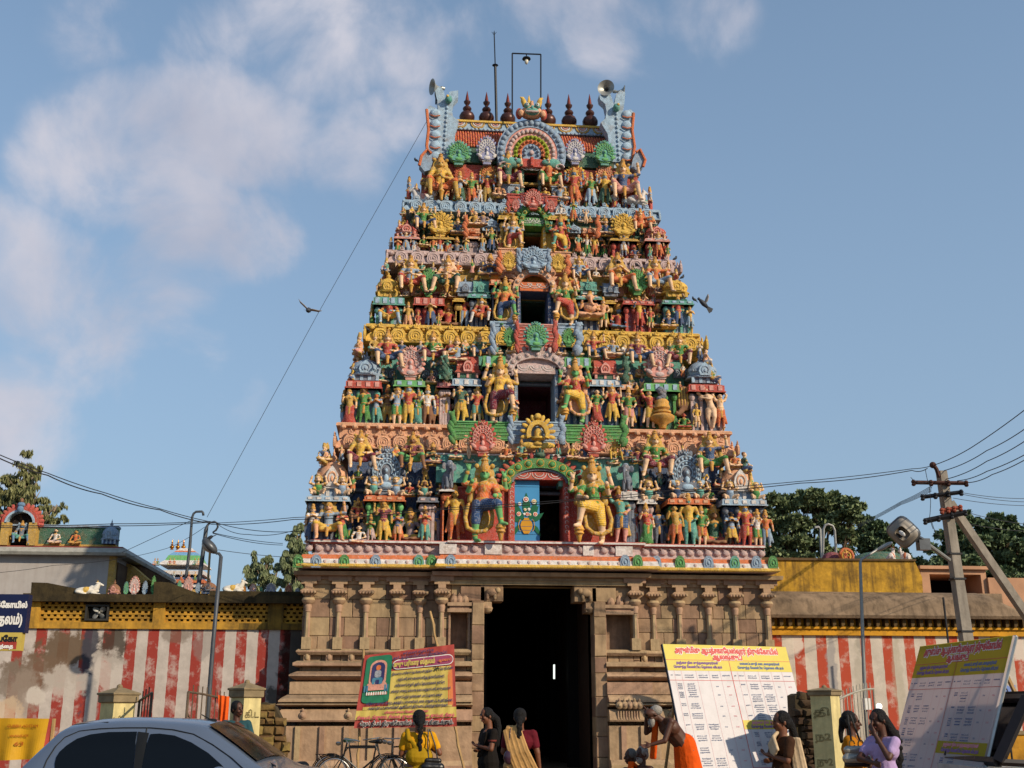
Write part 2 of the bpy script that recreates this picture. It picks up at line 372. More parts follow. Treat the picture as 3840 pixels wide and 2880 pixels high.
def standing(kind='down', style='dhoti', crown=.16, halo=0, beard=False, bust=False, four=False, lean=0):
    f = Fig(); hz = .46
    hip = (lean, 0, hz); sh = (-lean*.5, 0, .71)
    torso(f, hip, sh, bust=bust); head(f, (sh[0]+lean*.3, -.005, .795), crown=crown, halo=halo, beard=beard)
    for q in (-1,1):
        h = (hip[0]+q*.036, 0, hz-.02); k = (q*.046+lean*.6, -.02, .25); a = (q*.052, 0, .035)
        f.c(h, k, .054, .037, 2); f.c(k, a, .034, .021, 2 if style in ('dhoti','skirt') else 0)
        f.c(a, (q*.062,-.06,.014), .020, .013, 0)
        if style == 'dhoti': f.e((q*.052,-.0,.07), (.027,.027,.012), 3)
        if style == 'shorts': f.e((q*.046+lean*.6,-.02,.235), (.04,.04,.012), 3)
    if style == 'skirt':
        f.c((hip[0],.01,hz-.05), (0,.03,.1), .066, .09, 2); f.c((-.05,.02,.28),(-.10,.03,.07),.03,.035,2); f.c((.05,.02,.28),(.10,.03,.07),.03,.035,2)
    else:
        for q in (-1,1): f.c((q*.075,.01,.44), (q*.115,.02,.14), .014, .026, 4 if style=='shorts' else 2)
    f.c((hip[0],-.055,hz-.02), (hip[0]*.5,-.045,.27), .013, .020, 3)
    shl = (sh[0]-.09, sh[1], sh[2]-.02); shr = (sh[0]+.09, sh[1], sh[2]-.02)
    if kind == 'down': arm(f, shl, (-.125,.01,.56), (-.12,-.03,.42)); arm(f, shr, (.13,.01,.56), (.085,-.06,.47))
    elif kind == 'pray': arm(f, shl, (-.12,-.03,.58), (-.018,-.09,.645)); arm(f, shr, (.12,-.03,.58), (.018,-.09,.645))
    elif kind == 'bless': arm(f, shl, (-.125,-.02,.58), (-.105,-.08,.70)); arm(f, shr, (.125,.01,.57), (.13,-.03,.43))
    elif kind == 'raise': arm(f, shl, (-.15,0,.83), (-.06,0,.92)); arm(f, shr, (.125,.01,.57), (.07,-.05,.49))
    elif kind == 'both': arm(f, shl, (-.14,0,.84), (-.06,.01,.92)); arm(f, shr, (.14,0,.84), (.06,.01,.92))
    if four:
        arm(f, (sh[0]-.085,.02,.69), (-.165,.02,.63), (-.155,-.01,.80)); arm(f, (sh[0]+.085,.02,.69), (.165,.02,.63), (.155,-.01,.80))
        f.e((-.158,-.01,.855), (.03,.012,.035), 3); f.c((.157,-.01,.82), (.157,-.01,.90), .022, .01, 4)
    return f
def seated_big(kind='club', halo=.12, beard=False, arms='club'):
    "large enthroned figure, one foot lower than the other"
    f = Fig(); hip = (0,.02,.33); sh = (0,0,.62)
    torso(f, hip, sh, s=1.12); head(f, (0,-.01,.725), s=1.15, crown=.2, halo=halo, beard=beard)
    kl, kr = (-.17,-.17,.38), (.19,-.17,.36)
    f.c((-.06,.0,.31), kl, .066, .048, 2); f.c((.06,0,.31), kr, .066, .048, 2)
    fl, fr = (-.15,-.15,.10), (.24,-.16,.05)
    f.c(kl, fl, .042, .026, 0); f.c(kr, fr, .042, .026, 0)
    f.c(fl, (-.155,-.22,.07), .026, .018, 0); f.c(fr, (.27,-.22,.02), .026, .018, 0)
    f.e((fl[0],fl[1],fl[2]+.05), (.034,.034,.012), 3); f.e((fr[0],fr[1],fr[2]+.05), (.034,.034,.012), 3)
    f.c((-.1,-.08,.27),(.1,-.08,.27),.05,.05,2); f.c((0,-.13,.28),(0,-.14,.12),.03,.02,3)
    a, b = (-.115,0,.585), (.115,0,.585)
    if arms == 'club':
        arm(f, a, (-.17,-.06,.45), (-.03,-.19,.43), s=1.2); arm(f, b, (.17,-.06,.45), (.03,-.2,.39), s=1.2)
        f.c((0,-.2,.5), (0,-.21,.14), .012, .016, 3); f.c((0,-.21,.14), (0,-.21,-.02), .035, .02, 3); f.e((0,-.21,.13),(.045,.045,.03),3)
    elif arms == 'knee':
        arm(f, a, (-.18,-.03,.45), (-.19,-.16,.43), s=1.2); arm(f, b, (.18,-.03,.44), (.06,-.15,.40), s=1.2)
    elif arms == 'pray':
        arm(f, a, (-.16,-.06,.47), (-.02,-.13,.54), s=1.2); arm(f, b, (.16,-.06,.47), (.02,-.13,.54), s=1.2)
    elif arms == 'raise':
        arm(f, a, (-.18,-.03,.45), (-.19,-.16,.43), s=1.2); arm(f, b, (.25,-.02,.62), (.23,-.04,.80), s=1.2)
    for q in (-1,1): f.c((q*.14,.05,.62), (q*.17,.06,.36), .03, .045, 4)
    return f
def seated_cross(crown=.16, halo=.0, arms='knee', beard=False, s_=1):
    f = Fig(); hip = (0,.02,.12); sh = (0,0,.47)
    torso(f, hip, sh, s=1.35); head(f, (0,-.01,.61), s=1.5, crown=.2 if crown else 0, halo=halo, beard=beard)
    for q in (-1,1):
        f.c((q*.07,0,.11), (q*.24,-.1,.10), .085, .06, 2); f.c((q*.24,-.1,.09), (-q*.04,-.17,.05), .05, .032, 0)
        f.e((-q*.07,-.2,.05), (.045,.03,.025), 0)
    f.c((-.2,.02,.02),(.2,.02,.02),.05,.05,4)
    a, b = (-.135,0,.43), (.135,0,.43)
    if arms == 'knee': arm(f, a, (-.2,-.02,.27), (-.2,-.13,.19), s=1.35); arm(f, b, (.2,-.02,.27), (.1,-.16,.2), s=1.35)
    elif arms == 'pray': arm(f, a, (-.19,-.05,.28), (-.02,-.13,.36), s=1.35); arm(f, b, (.19,-.05,.28), (.02,-.13,.36), s=1.35)
    elif arms == 'up': arm(f, a, (-.21,-.02,.30), (-.19,-.1,.45), s=1.35); arm(f, b, (.2,-.02,.27), (.12,-.16,.22), s=1.35)
    return f
def gana():
    "squat figure lifting the cornice with both hands"
    f = Fig(); torso(f, (0,.02,.14), (0,0,.46), s=1.7, belly=.045)
    head(f, (0,-.03,.68), s=2.2, crown=0, halo=0); f.e((0,.0,.72), (.145,.11,.13), 4, bias=-.004)
    for q in (-1,1): f.e((q*.12,-.0,.6), (.05,.05,.06), 4)
    for q in (-1,1):
        f.c((q*.08,0,.12), (q*.25,-.14,.2), .085, .06, 2); f.c((q*.25,-.14,.2), (q*.2,-.12,.05), .055, .04, 0); f.c((q*.2,-.12,.04), (q*.22,-.22,.03), .04, .03, 0)
        arm(f, (q*.15,0,.45), (q*.3,-.02,.50), (q*.24,.0,.76), s=1.9, up=0)
    return f
def guardian(gar=True):
    "door guardian: four arms, tall crown, one leg lifted across onto its club (club on +x side)"
    f = Fig(); hip = (-.03,0,.44); sh = (-.01,0,.66)
    torso(f, hip, sh, s=1.2); head(f, (-.005,-.02,.765), s=1.25, crown=.225, halo=.115)
    f.c((-.07,0,.42), (-.10,-.03,.23), .075, .052, 2); f.c((-.10,-.03,.23), (-.105,-.01,.05), .045, .028, 0); f.c((-.105,-.01,.03), (-.06,-.09,.016), .026, .018, 0)
    f.e((-.105,-.01,.075), (.036,.036,.014), 3)
    f.c((.0,-.03,.42), (.13,-.17,.41), .075, .052, 2); f.e((.1,-.14,.41),(.06,.06,.06),2)
    f.c((.13,-.17,.41), (.165,-.15,.22), .045, .028, 0); f.c((.165,-.15,.2), (.225,-.2,.185), .027, .018, 0); f.e((.163,-.15,.245), (.036,.036,.014), 3)
    f.c((.165,-.12,.47), (.165,-.12,.16), .017, .02, 3); f.c((.165,-.13,.16), (.165,-.12,.03), .052, .022, 3); f.e((.165,-.13,.15),(.062,.062,.022),3); f.e((.165,-.13,.11),(.058,.058,.015),3)
    # four arms
    arm(f, (-.11,0,.63), (-.19,.0,.56), (-.155,-.1,.65), s=1.25); arm(f, (.09,0,.63), (.16,-.06,.52), (.10,-.2,.49), s=1.25)
    arm(f, (-.11,.02,.65), (-.235,.02,.66), (-.19,-.02,.80), s=1.2, m=0); arm(f, (.10,.02,.64), (.235,.02,.60), (.215,-.03,.72), s=1.2)
    for hx, hz_ in ((-.185,.835),(.21,.76)):
        for k in range(4): f.c((hx-.018+k*.012,-.03,hz_), (hx-.03+k*.02,-.035,hz_+.04), .0075, .006, 0)
    # garland swinging behind the legs, and the sash
    if gar:
        pts = [(-.18,.02,.42), (-.215,.0,.28), (-.19,-.02,.16), (-.10,-.04,.115), (.0,-.05,.125), (.07,-.04,.19), (.085,-.03,.3), (.06,-.02,.42)]
        for p, q in zip(pts, pts[1:]): f.c(p, q, .024, .024, 4)
        for k in range(10):
            t = k/9*(len(pts)-1); i = min(int(t), len(pts)-2); f.e(Vector(pts[i]).lerp(Vector(pts[i+1]), t-i)+Vector((0,-.012,0)), .019, 3)
        f.e((-.05,.04,.27), (.12,.02,.14), 4)
    for q in (-1,1): f.c((q*.13,.04,.66), (q*.155,.05,.48), .03, .04, 4)
    return f
def nude_twist():
    f = Fig(); f.c((.02,0,.46),(0,-.01,.58),.07,.052,0); f.c((0,-.01,.58),(-.03,0,.72),.052,.065,0); f.e((-.03,0,.73),(.09,.05,.045),0)
    f.e((-.05,-.02,.85),(.045,.05,.055),0); f.e((-.045,.0,.87),(.05,.05,.05),3); f.c((-.03,0,.75),(-.05,-.01,.82),.025,.022,0)
    f.c((-.02,0,.44),(-.04,-.02,.25),.058,.04,0); f.c((-.04,-.02,.25),(.0,0,.03),.037,.022,0); f.c((.05,0,.44),(.06,-.05,.25),.058,.04,0); f.c((.06,-.05,.25),(.03,-.02,.03),.037,.022,0)
    f.c((-.11,0,.72),(-.2,-.04,.80),.03,.024,0); f.c((-.2,-.04,.80),(-.08,-.06,.90),.023,.018,0); f.c((.05,0,.71),(-.02,-.09,.64),.03,.024,0); f.c((-.02,-.09,.64),(-.16,-.07,.69),.022,.017,0)
    return f
def elephant_seated():
    f = seated_cross(arms='up'); f.p = [q for q in f.p if not (q[0]=='e' and q[1].z > .56 and q[5] == 0 and abs(q[1].x)<.03 and q[1].y < -.03)]
    f.e((0,-.03,.62), (.09,.08,.09), 0); f.e((0,-.02,.30),(.14,.12,.13),0)
    for q in (-1,1): f.e((q*.13,0,.62), (.07,.02,.085), 0)
    pts = [(0,-.09,.6),(0,-.13,.5),(.01,-.15,.4),(.05,-.15,.34),(.09,-.15,.36)]
    for k, (p, q) in enumerate(zip(pts, pts[1:])): f.c(p, q, .04-.006*k, .034-.006*k, 0)
    return f
def standing_elephant():
    f = Fig(); f.e((0,.05,.42),(.15,.2,.2),0); f.c((0,-.05,.55),(0,-.12,.75),.11,.11,0); f.e((0,-.14,.8),(.15,.14,.14),0)
    for q in (-1,1):
        f.e((q*.2,-.08,.76),(.10,.03,.14),0); f.c((q*.08,-.08,.35),(q*.09,-.1,.06),.075,.06,0); f.c((q*.08,.15,.35),(q*.09,.15,.06),.075,.06,0)
        f.c((q*.08,-.24,.68),(q*.12,-.36,.66),.018,.01,1); f.e((q*.06,-.26,.84),(.02,.015,.02),1)
    pts = [(0,-.25,.76),(0,-.32,.6),(0,-.3,.4),(.03,-.28,.24)]
    for k, (p, q) in enumerate(zip(pts, pts[1:])): f.c(p, q, .06-.01*k, .05-.01*k, 0)
    f.e((0,-.1,.93),(.1,.1,.05),2)
    return f
def bull():
    "reclining bull facing +x"
    f = Fig(); f.e((0,0,.28),(.48,.2,.24),0); f.c((.3,0,.38),(.42,0,.66),.15,.1,0); f.e((.2,0,.5),(.12,.09,.12),0)
    f.c((.42,0,.72),(.58,0,.62),.095,.06,0)
    for q in (-1,1):
        f.c((.38,q*.06,.8),(.38,q*.12,.95),.022,.012,1); f.e((.36,q*.14,.74),(.03,.07,.03),0)
        f.c((.25,q*.14,.14),(.52,q*.13,.08),.07,.05,0); f.c((-.3,q*.16,.2),(-.02,q*.2,.08),.12,.06,0); f.e((.5,q*.06,.73),(.014,.014,.014),5)
    f.c((-.45,0,.3),(-.42,.12,.05),.03,.02,0); f.e((0,0,.31),(.2,.215,.22),1,bias=.01); f.e((.36,0,.52),(.06,.13,.1),1,bias=-.01); f.e((.61,0,.6),(.02,.035,.03),5)
    return f
PROTO = {}
def proto(name, fn, vox=.0125, mats=None, smooth=2):
    if name not in PROTO: PROTO[name] = fn().mesh(name, mats or BASE6, vox, smooth)
    return PROTO[name]
POSES = {
 'sd': lambda: standing('down'), 'sD': lambda: standing('down', halo=.085, lean=.015), 'sp': lambda: standing('pray'), 'sP': lambda: standing('pray', crown=0),
 'sb': lambda: standing('bless'), 'sB': lambda: standing('bless', crown=0, lean=.02), 's4': lambda: standing('bless', four=True, halo=.08),
 'ss': lambda: standing('down', style='shorts'), 'sS': lambda: standing('bless', style='shorts', halo=.07, lean=-.015), 'sk': lambda: standing('bless', style='skirt', bust=True, lean=.02), 'sK': lambda: standing('down', style='skirt', crown=0, bust=True, lean=-.02),
 'sr': lambda: standing('raise', style='shorts', lean=.02), 'su': lambda: standing('both', crown=0), 'sh': lambda: standing('pray', style='shorts', crown=0, beard=True),
 'bc': lambda: seated_big(arms='club'), 'bk': lambda: seated_big(arms='knee'), 'bp': lambda: seated_big(arms='pray', beard=True), 'br': lambda: seated_big(arms='raise'), 'bm': lambda: seated_big(arms='knee', halo=.10),
 'cc': lambda: seated_cross(), 'cp': lambda: seated_cross(arms='pray'), 'cu': lambda: seated_cross(arms='up', halo=.12), 'cn': lambda: seated_cross(crown=0), 'cb': lambda: seated_cross(crown=0, beard=True),
 'ga': gana, 'dv': guardian, 'dW': lambda: guardian().mirror(), 'nu': nude_twist, 'el': elephant_seated,
 'sd_m': lambda: standing('down').mirror(), 'sb_m': lambda: standing('bless').mirror(), 'bk_m': lambda: seated_big(arms='knee').mirror(), 'bc_m': lambda: seated_big(arms='club').mirror(), 'br_m': lambda: seated_big(arms='raise').mirror(),
 'sk_m': lambda: standing('bless', style='skirt', bust=True, lean=.02).mirror()}
for k_ in list(POSES): pass

# ------------------------------------------------------------------ ornament prototypes (unit width/height, front at -y)
def fan_mesh(simple=False):
    b = MB(); cz = .50; nu = (8,6)
    b.box(-.17,.17,-.06,.16,0,.09,0); b.box(-.21,.21,-.09,.16,.09,.12,1)
    b.prism([( .34*math.cos(a)*1.12, .12+max(0,.17+.17*math.sin(a))) for a in [math.pi+ i*math.pi/10 for i in range(11)]]+[(.36,.30),(-.36,.30)], -.13, .14, 0)
    b.ell((0,-.12,.2),(.16,.05,.07),1)
    for q in (-1,1): b.ell((q*.33,-.12,.27),(.12,.05,.06),1,M=Matrix.Rotation(-q*.5,3,'Y'))
    ring = [(.365*math.cos(a), cz+.365*math.sin(a)) for a in [2*math.pi*i/28 for i in range(28)]]
    b.prism(ring, -.07, .13, 0)
    def arc(r, n, kr, a0, a1, y, m):
        for i in range(n):
            a = a0+(a1-a0)*i/(n-1); b.ell((r*math.cos(a), y, cz+r*math.sin(a)), (kr,kr*.6,kr), m, nu=8, nv=5)
    def band(r, y, w, m):
        pts = [(r*math.cos(a), y, cz+r*math.sin(a)) for a in [-.5+i*(math.pi+1)/20 for i in range(21)]]; b.tube(pts, w, 5, m)
    arc(.305, 13, .034, -.45, math.pi+.45, -.085, 1); band(.355, -.075, .018, 1); band(.25, -.08, .016, 1)
    arc(.20, 9, .028, -.4, math.pi+.4, -.09, 1); band(.15, -.09, .014, 1); b.ell((0,-.09,cz),(.09,.05,.09),0); b.ell((0,-.13,cz),(.04,.03,.04),1); b.ell((0,-.1,cz-.16),(.07,.05,.09),1)
    for i in range(13):
        a = -.35+(math.pi+.7)*i/12
        if 5.6 < i < 6.4: continue
        Mr = Matrix.Rotation(math.pi/2-a,3,'Y'); b.ell((.425*math.cos(a), .0, cz+.425*math.sin(a)), (.055,.035,.085), 0, nu=6, nv=5, M=Mr)
    b.ell((0,-.04,.90),(.085,.07,.06),0); b.ell((0,-.1,.885),(.03,.03,.02),1)
    for q in (-1,1):
        b.ell((q*.04,-.1,.915),(.022,.02,.022),1); b.ell((q*.055,-.03,.965),(.022,.02,.045),0,M=Matrix.Rotation(q*.3,3,'Y')); b.ell((q*.1,-.03,.92),(.03,.02,.035),0)
    b.ell((0,-.03,.975),(.02,.02,.045),0)
    return b.build('fan', [pm('k'), pm('w')], mesh_only=True, autos=R(50))
def plaque_mesh():
    b = MB()
    b.prism([(-.36,0),(.36,0),(.44,.25),(.40,.5),(.25,.66),(-.25,.66),(-.40,.5),(-.44,.25)], -.06, .1, 0)
    for r, w_ in ((.3,.035),(.17,.03)):
        b.tube([(r*math.cos(a),-.075,.30+r*.9*math.sin(a)) for a in [-.7+i*(math.pi+1.4)/14 for i in range(15)]], w_, 5, 0)
    b.ell((0,-.08,.3),(.07,.05,.08),1); b.tube([(-.3,-.07,.07),(-.1,-.09,.1),(0,-.09,.06),(.1,-.09,.1),(.3,-.07,.07)],.03,5,0)
    b.ell((0,-.02,.73),(.17,.1,.06),0)
    for q, h in ((-1,.82),(0,.9),(1,.82)):
        b.ell((q*.1,-.03,h),(.045,.04,.10),0,nu=7,nv=5); b.ell((q*.1,-.06,h+.0),(.02,.03,.05),1,nu=6,nv=4)
    return b.build('plaque', [pm('e'), pm('e')], mesh_only=True, autos=R(50))
def small_plaque_mesh():
    b = MB(); b.prism([(-.42,0),(.42,0),(.46,.4),(.36,.8),(.15,1),(-.15,1),(-.36,.8),(-.46,.4)], -.05, .1, 0)
    b.tube([(.27*math.cos(a),-.07,.42+.32*math.sin(a)) for a in [-.9+i*(math.pi+1.8)/12 for i in range(13)]], .05, 5, 1); b.ell((0,-.08,.42),(.1,.06,.14),1)
    return b.build('small_plaque', [pm('n'), pm('b')], mesh_only=True, autos=R(50))
def kuta_mesh(n=8, round_=False):
    b = MB(); r2 = math.sqrt(2)
    for ix in (-1,-.33,.33,1): b.box(ix*.36-.05, ix*.36+.05, -.39, -.30, 0, .16, 1)
    b.box(-.36,.36,-.36,.36,0,.16,2)
    rot = math.pi/4 if n == 4 else math.pi/8; k = r2 if n == 4 else 1.09
    prof = [(.50*k,.16),(.52*k,.19),(.46*k,.24),(.42*k,.27),(.44*k,.33),(.46*k,.40),(.43*k,.50),(.34*k,.60),(.2*k,.68),(.1*k,.72)]
    b.lathe((0,0,0), prof, n, [1,0,0,1,0,0,0,0,0], rot=rot)
    for i in range(9): b.ell((-.36+.09*i,-.43,.36),(.035,.03,.035),1,nu=6,nv=4)
    b.lathe((0,0,.70), [(.13,0),(.06,.03),(.09,.06),(.11,.1),(.07,.15),(.03,.17),(.045,.2),(.02,.24),(.005,.3)], 10, 0)
    b.prism([(-.16,.2),(.16,.2),(.2,.32),(.17,.44),(.08,.54),(0,.60),(-.08,.54),(-.17,.44),(-.2,.32)], -.56, -.4, 1)
    b.tube([(.11*math.cos(a),-.57,.36+.11*math.sin(a)) for a in [-.9+i*(math.pi+1.8)/12 for i in range(13)]], .022, 5, 0); b.ell((0,-.57,.34),(.045,.03,.06),0)
    return b.build('kuta', [pm('e'), pm('w'), pm('n')], mesh_only=True, autos=R(35))
def shala_mesh():
    b = MB()
    for ix in (-1,0,1): b.box(ix*.38-.05, ix*.38+.05, -.34,-.26,0,.15,1)
    b.box(-.42,.42,-.3,.3,0,.15,2); b.sweep([(.44,-.3),(-.44,-.3),(-.44,.3),(.44,.3)][::-1], [(0,.15),(.1,.17),(.02,.26),(0,.30)], [1,0,0], closed=True)
    arch = [(-.32,.28),(-.36,.4),(-.33,.55),(-.22,.68),(0,.76),(.22,.68),(.33,.55),(.36,.4),(.32,.28)]
    b.add([(-.46,y,z) for y,z in arch]+[(.46,y,z) for y,z in arch], [list(range(9)), list(range(17,8,-1))]+[(i,i+9,i+10,i+1) for i in range(8)], 0)
    for i in range(8): b.ell((-.42+.12*i,-.36,.40),(.035,.03,.035),1,nu=6,nv=4)
    b.lathe((0,0,.72), [(.07,0),(.04,.04),(.06,.08),(.06,.11),(.02,.16),(.03,.18),(.005,.28)], 8, 0)
    b.prism([(-.17,.18),(.17,.18),(.2,.32),(.15,.46),(0,.58),(-.15,.46),(-.2,.32)], -.5, -.36, 1)
    b.tube([(.11*math.cos(a),-.51,.34+.11*math.sin(a)) for a in [-.9+i*(math.pi+1.8)/12 for i in range(13)]], .022, 5, 0); b.ell((0,-.5,.32),(.045,.04,.07),0)
    return b.build('shala', [pm('r'), pm('k'), pm('n')], mesh_only=True, autos=R(35))
def makara_mesh():
    "twisted scaly monster climbing a gable end"
    b = MB()
    for i in range(7):
        t = i/6; b.ell((.10*math.sin(t*9),0,.1+.7*t),(.24-.07*t,.2,.12),0,nu=8,nv=6,M=Matrix.Rotation(.5,3,'Y'))
    b.ell((0,-.06,.88),(.16,.16,.1),0); b.ell((-.13,-.1,.93),(.08,.05,.05),1); b.ell((.1,-.03,.97),(.05,.04,.06),0); b.ell((-.03,-.18,.91),(.03,.03,.03),1)
    return b.build('makara', [pm('b'), pm('w')], mesh_only=True, autos=R(60))
def yali_mesh():
    b = MB(); b.ell((0,-.02,.42),(.42,.22,.36),0,nu=8,nv=6); b.ell((-.28,-.08,.8),(.16,.14,.14),0,nu=8,nv=5); b.ell((.32,-.02,.72),(.07,.07,.2),0,nu=6,nv=4); b.ell((-.1,-.05,.72),(.14,.1,.12),0)
    return b.build('yali', [pm('p')], mesh_only=True, autos=R(60))
# ================================================================== the gateway tower
XC = P(2010, 2300, 0).x
tower = empty('temple_tower', (XC, 4, 0), 'tall tiered temple gateway tower crowded with brightly painted statues on a brown stone base', 'temple tower')
STONE = mat('brown_sandstone', '#9f8367', rough=.85, var=.3, scale=2.2, bump=.6, bscale=9, dirt=.6, dirtcol='#3c2d22', island=.28, streak=.4)
STONE2 = mat('pale_sandstone', '#aa8d70', rough=.85, var=.28, scale=3, bump=.6, bscale=12, dirt=.35, dirtcol='#45301f', streak=.3, island=.1)
MORTAR = mat('stone_joint', '#3b2a1e', rough=.9, var=.2, scale=4, bump=.3)
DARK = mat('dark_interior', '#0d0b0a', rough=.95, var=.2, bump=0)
def X(px, py, y): return P(px, py, y).x
def Z(px, py, y): return P(px, py, y).z
gz = 0.0
# --- lower stone storey -------------------------------------------------
yb = 0.0                       # wall plane
xL, xR = X(1140, 2350, yb), X(2893, 2350, yb)
jl, jr = X(1815, 2400, -.35), X(2228, 2400, -.35)      # door opening
bl, br = X(1662, 2350, -.35), X(2400, 2350, -.35)       # central bay edges
zc = Z(2010, 2155, 0)          # underside of the main cornice
z_open = Z(2010, 2178, -.35)
def rz_(py, y=0): return Z(1400, py, y)
z_sh0 = rz_(2436); z_capb = rz_(2262)
# wall blocks
def blocks(mb, x0, x1, y, z0, z1, depth=.14, row=(.26, .5), wid=(.28, .72), m=0):
    z = z0
    while z < z1-.02:
        h = rnd.uniform(*row); h = min(h, z1-z)
        if z1-(z+h) < .12: h = z1-z
        x = x0
        while x < x1-.02:
            w_ = rnd.uniform(*wid); w_ = min(w_, x1-x)
            if x1-(x+w_) < .15: w_ = x1-x
            mb.block(x+.004, x+w_-.004, y-rnd.uniform(0,.018), y+depth, z+.004, z+h-.004, m, ch=.016)
            x += w_
        z += h
wbL = MB(); wbR = MB()
core = MB()
nL = (X(1690,2370,-.2), X(1752,2370,-.2), rz_(2440), rz_(2297)); nR = (X(2275,2370,-.2), X(2373,2370,-.2), Z(2320,2440,-.2), Z(2320,2306,-.2))
core.box(xL+.05, bl, .10, 8, gz, zc); core.box(bl, jl, .2, 8, gz, zc); core.box(jr, br, .2, 8, gz, zc); core.box(br, xR-.05, .10, 8, gz, zc)
core.box(jl, jr, .2, 8, z_open+.25, zc)
core.build('core_wall', [MORTAR], tower)
blocks(wbL, xL, bl, yb, z_sh0, zc-.25); blocks(wbR, br, xR, yb, z_sh0, zc-.25)
blocks(wbL, xL, bl, yb+.06, 0, z_sh0, row=(.4,.6)); blocks(wbR, br, xR, yb+.06, 0, z_sh0, row=(.4,.6))
for (a, b_, n_, wb) in ((bl, jl, nL, wbL), (jr, br, nR, wbR)):
    zt = zc-.25
    blocks(wb, a, n_[0], -.2, 0, zt, depth=.42, wid=(.2,.5)); blocks(wb, n_[1], b_, -.2, 0, zt, depth=.42, wid=(.2,.5))
    blocks(wb, n_[0], n_[1], -.2, 0, n_[2], depth=.42); blocks(wb, n_[0], n_[1], -.2, n_[3], zt, depth=.42)
    wb.box(n_[0], n_[1], .18, .25, n_[2], n_[3])
wbL.build('masonry_wall', [STONE], tower); wbR.build('masonry_wall', [STONE], tower)
# side walls of the base
sw = MB()
def blocks_side(mb, x, sgn, y0, y1, z0, z1):
    z = z0
    while z < z1-.02:
        h = min(rnd.uniform(.25,.42), z1-z); y = y0
        while y < y1-.02:
            w_ = min(rnd.uniform(.4,.9), y1-y); e_ = rnd.uniform(0,.02)
            mb.box(x-.1, x+.05+e_, y+.004, y+w_-.004, z+.004, z+h-.004) if sgn > 0 else mb.box(x-.05-e_, x+.1, y+.004, y+w_-.004, z+.004, z+h-.004)
            y += w_
        z += h
blocks_side(sw, xL, -1, .15, 8, 0, zc-.25); sw.build('side_masonry', [STONE], tower); sw = MB(); blocks_side(sw, xR, 1, .15, 8, 0, zc-.25); sw.build('side_masonry', [STONE], tower)
# mouldings, carried round the base on each side of the doorway
pathL = [(xL, 8), (xL, yb), (bl, yb), (bl, -.2), (jl-.30, -.2)]
pathR = [(jr+.30, -.2), (br, -.2), (br, yb), (xR, yb), (xR, 8)]
def torus(z0, z1, o, k=6): return [(0, z0)]+[(o*.35+o*.65*math.sin(math.pi*i/k), z0+(z1-z0)*i/k) for i in range(k+1)]+[(0, z1)]
rows = []
def zz(py): return rz_(py, -.15)
MD = {}
dm = MB(); dm.sweep([(jl-.32,-.2),(jr+.32,-.2)], [(-.3,zc-.31),(.06,zc-.31),(.06,zc-.2),(.12,zc-.19),(.12,zc-.12),(.30,zc-.10),(.32,zc),(-.3,zc)]); dm.build('door_lintel_moulding', [STONE2], tower)
for pth in (pathL, pathR):
    md = MB(); MD[pth is pathR] = md
    md.sweep(pth, [(0,zz(2456)),(.10,zz(2456)),(.16,zz(2446)),(.16,zz(2441)),(.10,zz(2434)),(0,zz(2432))])
    md.sweep(pth, [(0,zz(2500)),(.16,zz(2500)),(.22,zz(2497)),(.22,zz(2486)),(.12,zz(2479)),(0,zz(2478))])
    md.sweep(pth, torus(zz(2552), zz(2518), .30))
    md.sweep(pth, [(0,zz(2603)),(.26,zz(2603)),(.26,zz(2558)),(0,zz(2555))])
    md.sweep(pth, [(0,zz(2633)),(.50,zz(2633)),(.50,zz(2627)),(.42,zz(2616)),(.30,zz(2606)),(0,zz(2604))])
    md.sweep(pth, torus(zz(2652), zz(2634), .56))
    md.sweep(pth, [(0,zz(2706)),(.50,zz(2706)),(.52,zz(2700)),(.47,zz(2668)),(.42,zz(2660)),(0,zz(2660))])
    md.sweep(pth, [(0,zz(2850)),(.40,zz(2850)),(.40,zz(2722)),(0,zz(2722))])
    md.sweep(pth, [(0,0),(.62,0),(.62,zz(2868)),(.5,zz(2850)),(0,zz(2850))])
    md.sweep(pth, [(0,zc-.12),(.02,zc-.12),(.30,zc-.10),(.32,zc),(0,zc)])
    md.sweep(pth, [(0,zc-.30),(.06,zc-.30),(.06,zc-.2),(.12,zc-.19),(.12,zc-.12),(0,zc-.12)])
# small carved relief on the moulding courses
def reliefs(pts, z, out, kind):
    for x, y in pts:
        cv = MD[x > 0]
        if kind == 0: cv.cbox((x, y-out, z), .16, .10, .14); cv.ell((x, y-out-.05, z+.02), (.06,.04,.08))
        elif kind == 1: cv.ell((x, y-out, z), (.10,.06,.10)); cv.ell((x, y-out-.04, z), (.05,.04,.05)); cv.ell((x, y-out, z+.13), (.03,.03,.05))
xs_wall = [xL+.12+i*(bl-xL-.2)/6 for i in range(7)]+[br+.15+i*(xR-br-.25)/6 for i in range(7)]
reliefs([(x, 0) for x in xs_wall], zz(2468), .05, 0)
reliefs([(x, 0) for x in xs_wall[::2]], zz(2684), .50, 1)
for i in range(6): reliefs([(jr+.55+i*.13, -.2)], zz(2645), .55, 1) if i < 5 else None
for i in range(9): MD[1].cbox((jr+.52+i*.07, -.2-.50, zz(2682)), .03, .06, .2)
reliefs([(jr+1.28, -.2)], zz(2680), .5, 1)
for x in [xL-.05, xL+.55, xL+1.15, xL+1.75, xL+2.4, xL+3.1, jr+.6, jr+1.1, br+.3, br+.95]:
    y = -.2 if jl-2 < x < br-.05 and x > bl else 0
    if x > jl and x < jr: continue
    MD[x > 0].box(x, x+.13, y-.46, y-.38, zz(2850), zz(2722))
for q in (0, 1): MD[q].build('base_moulding', [STONE2], tower, autos=R(40))
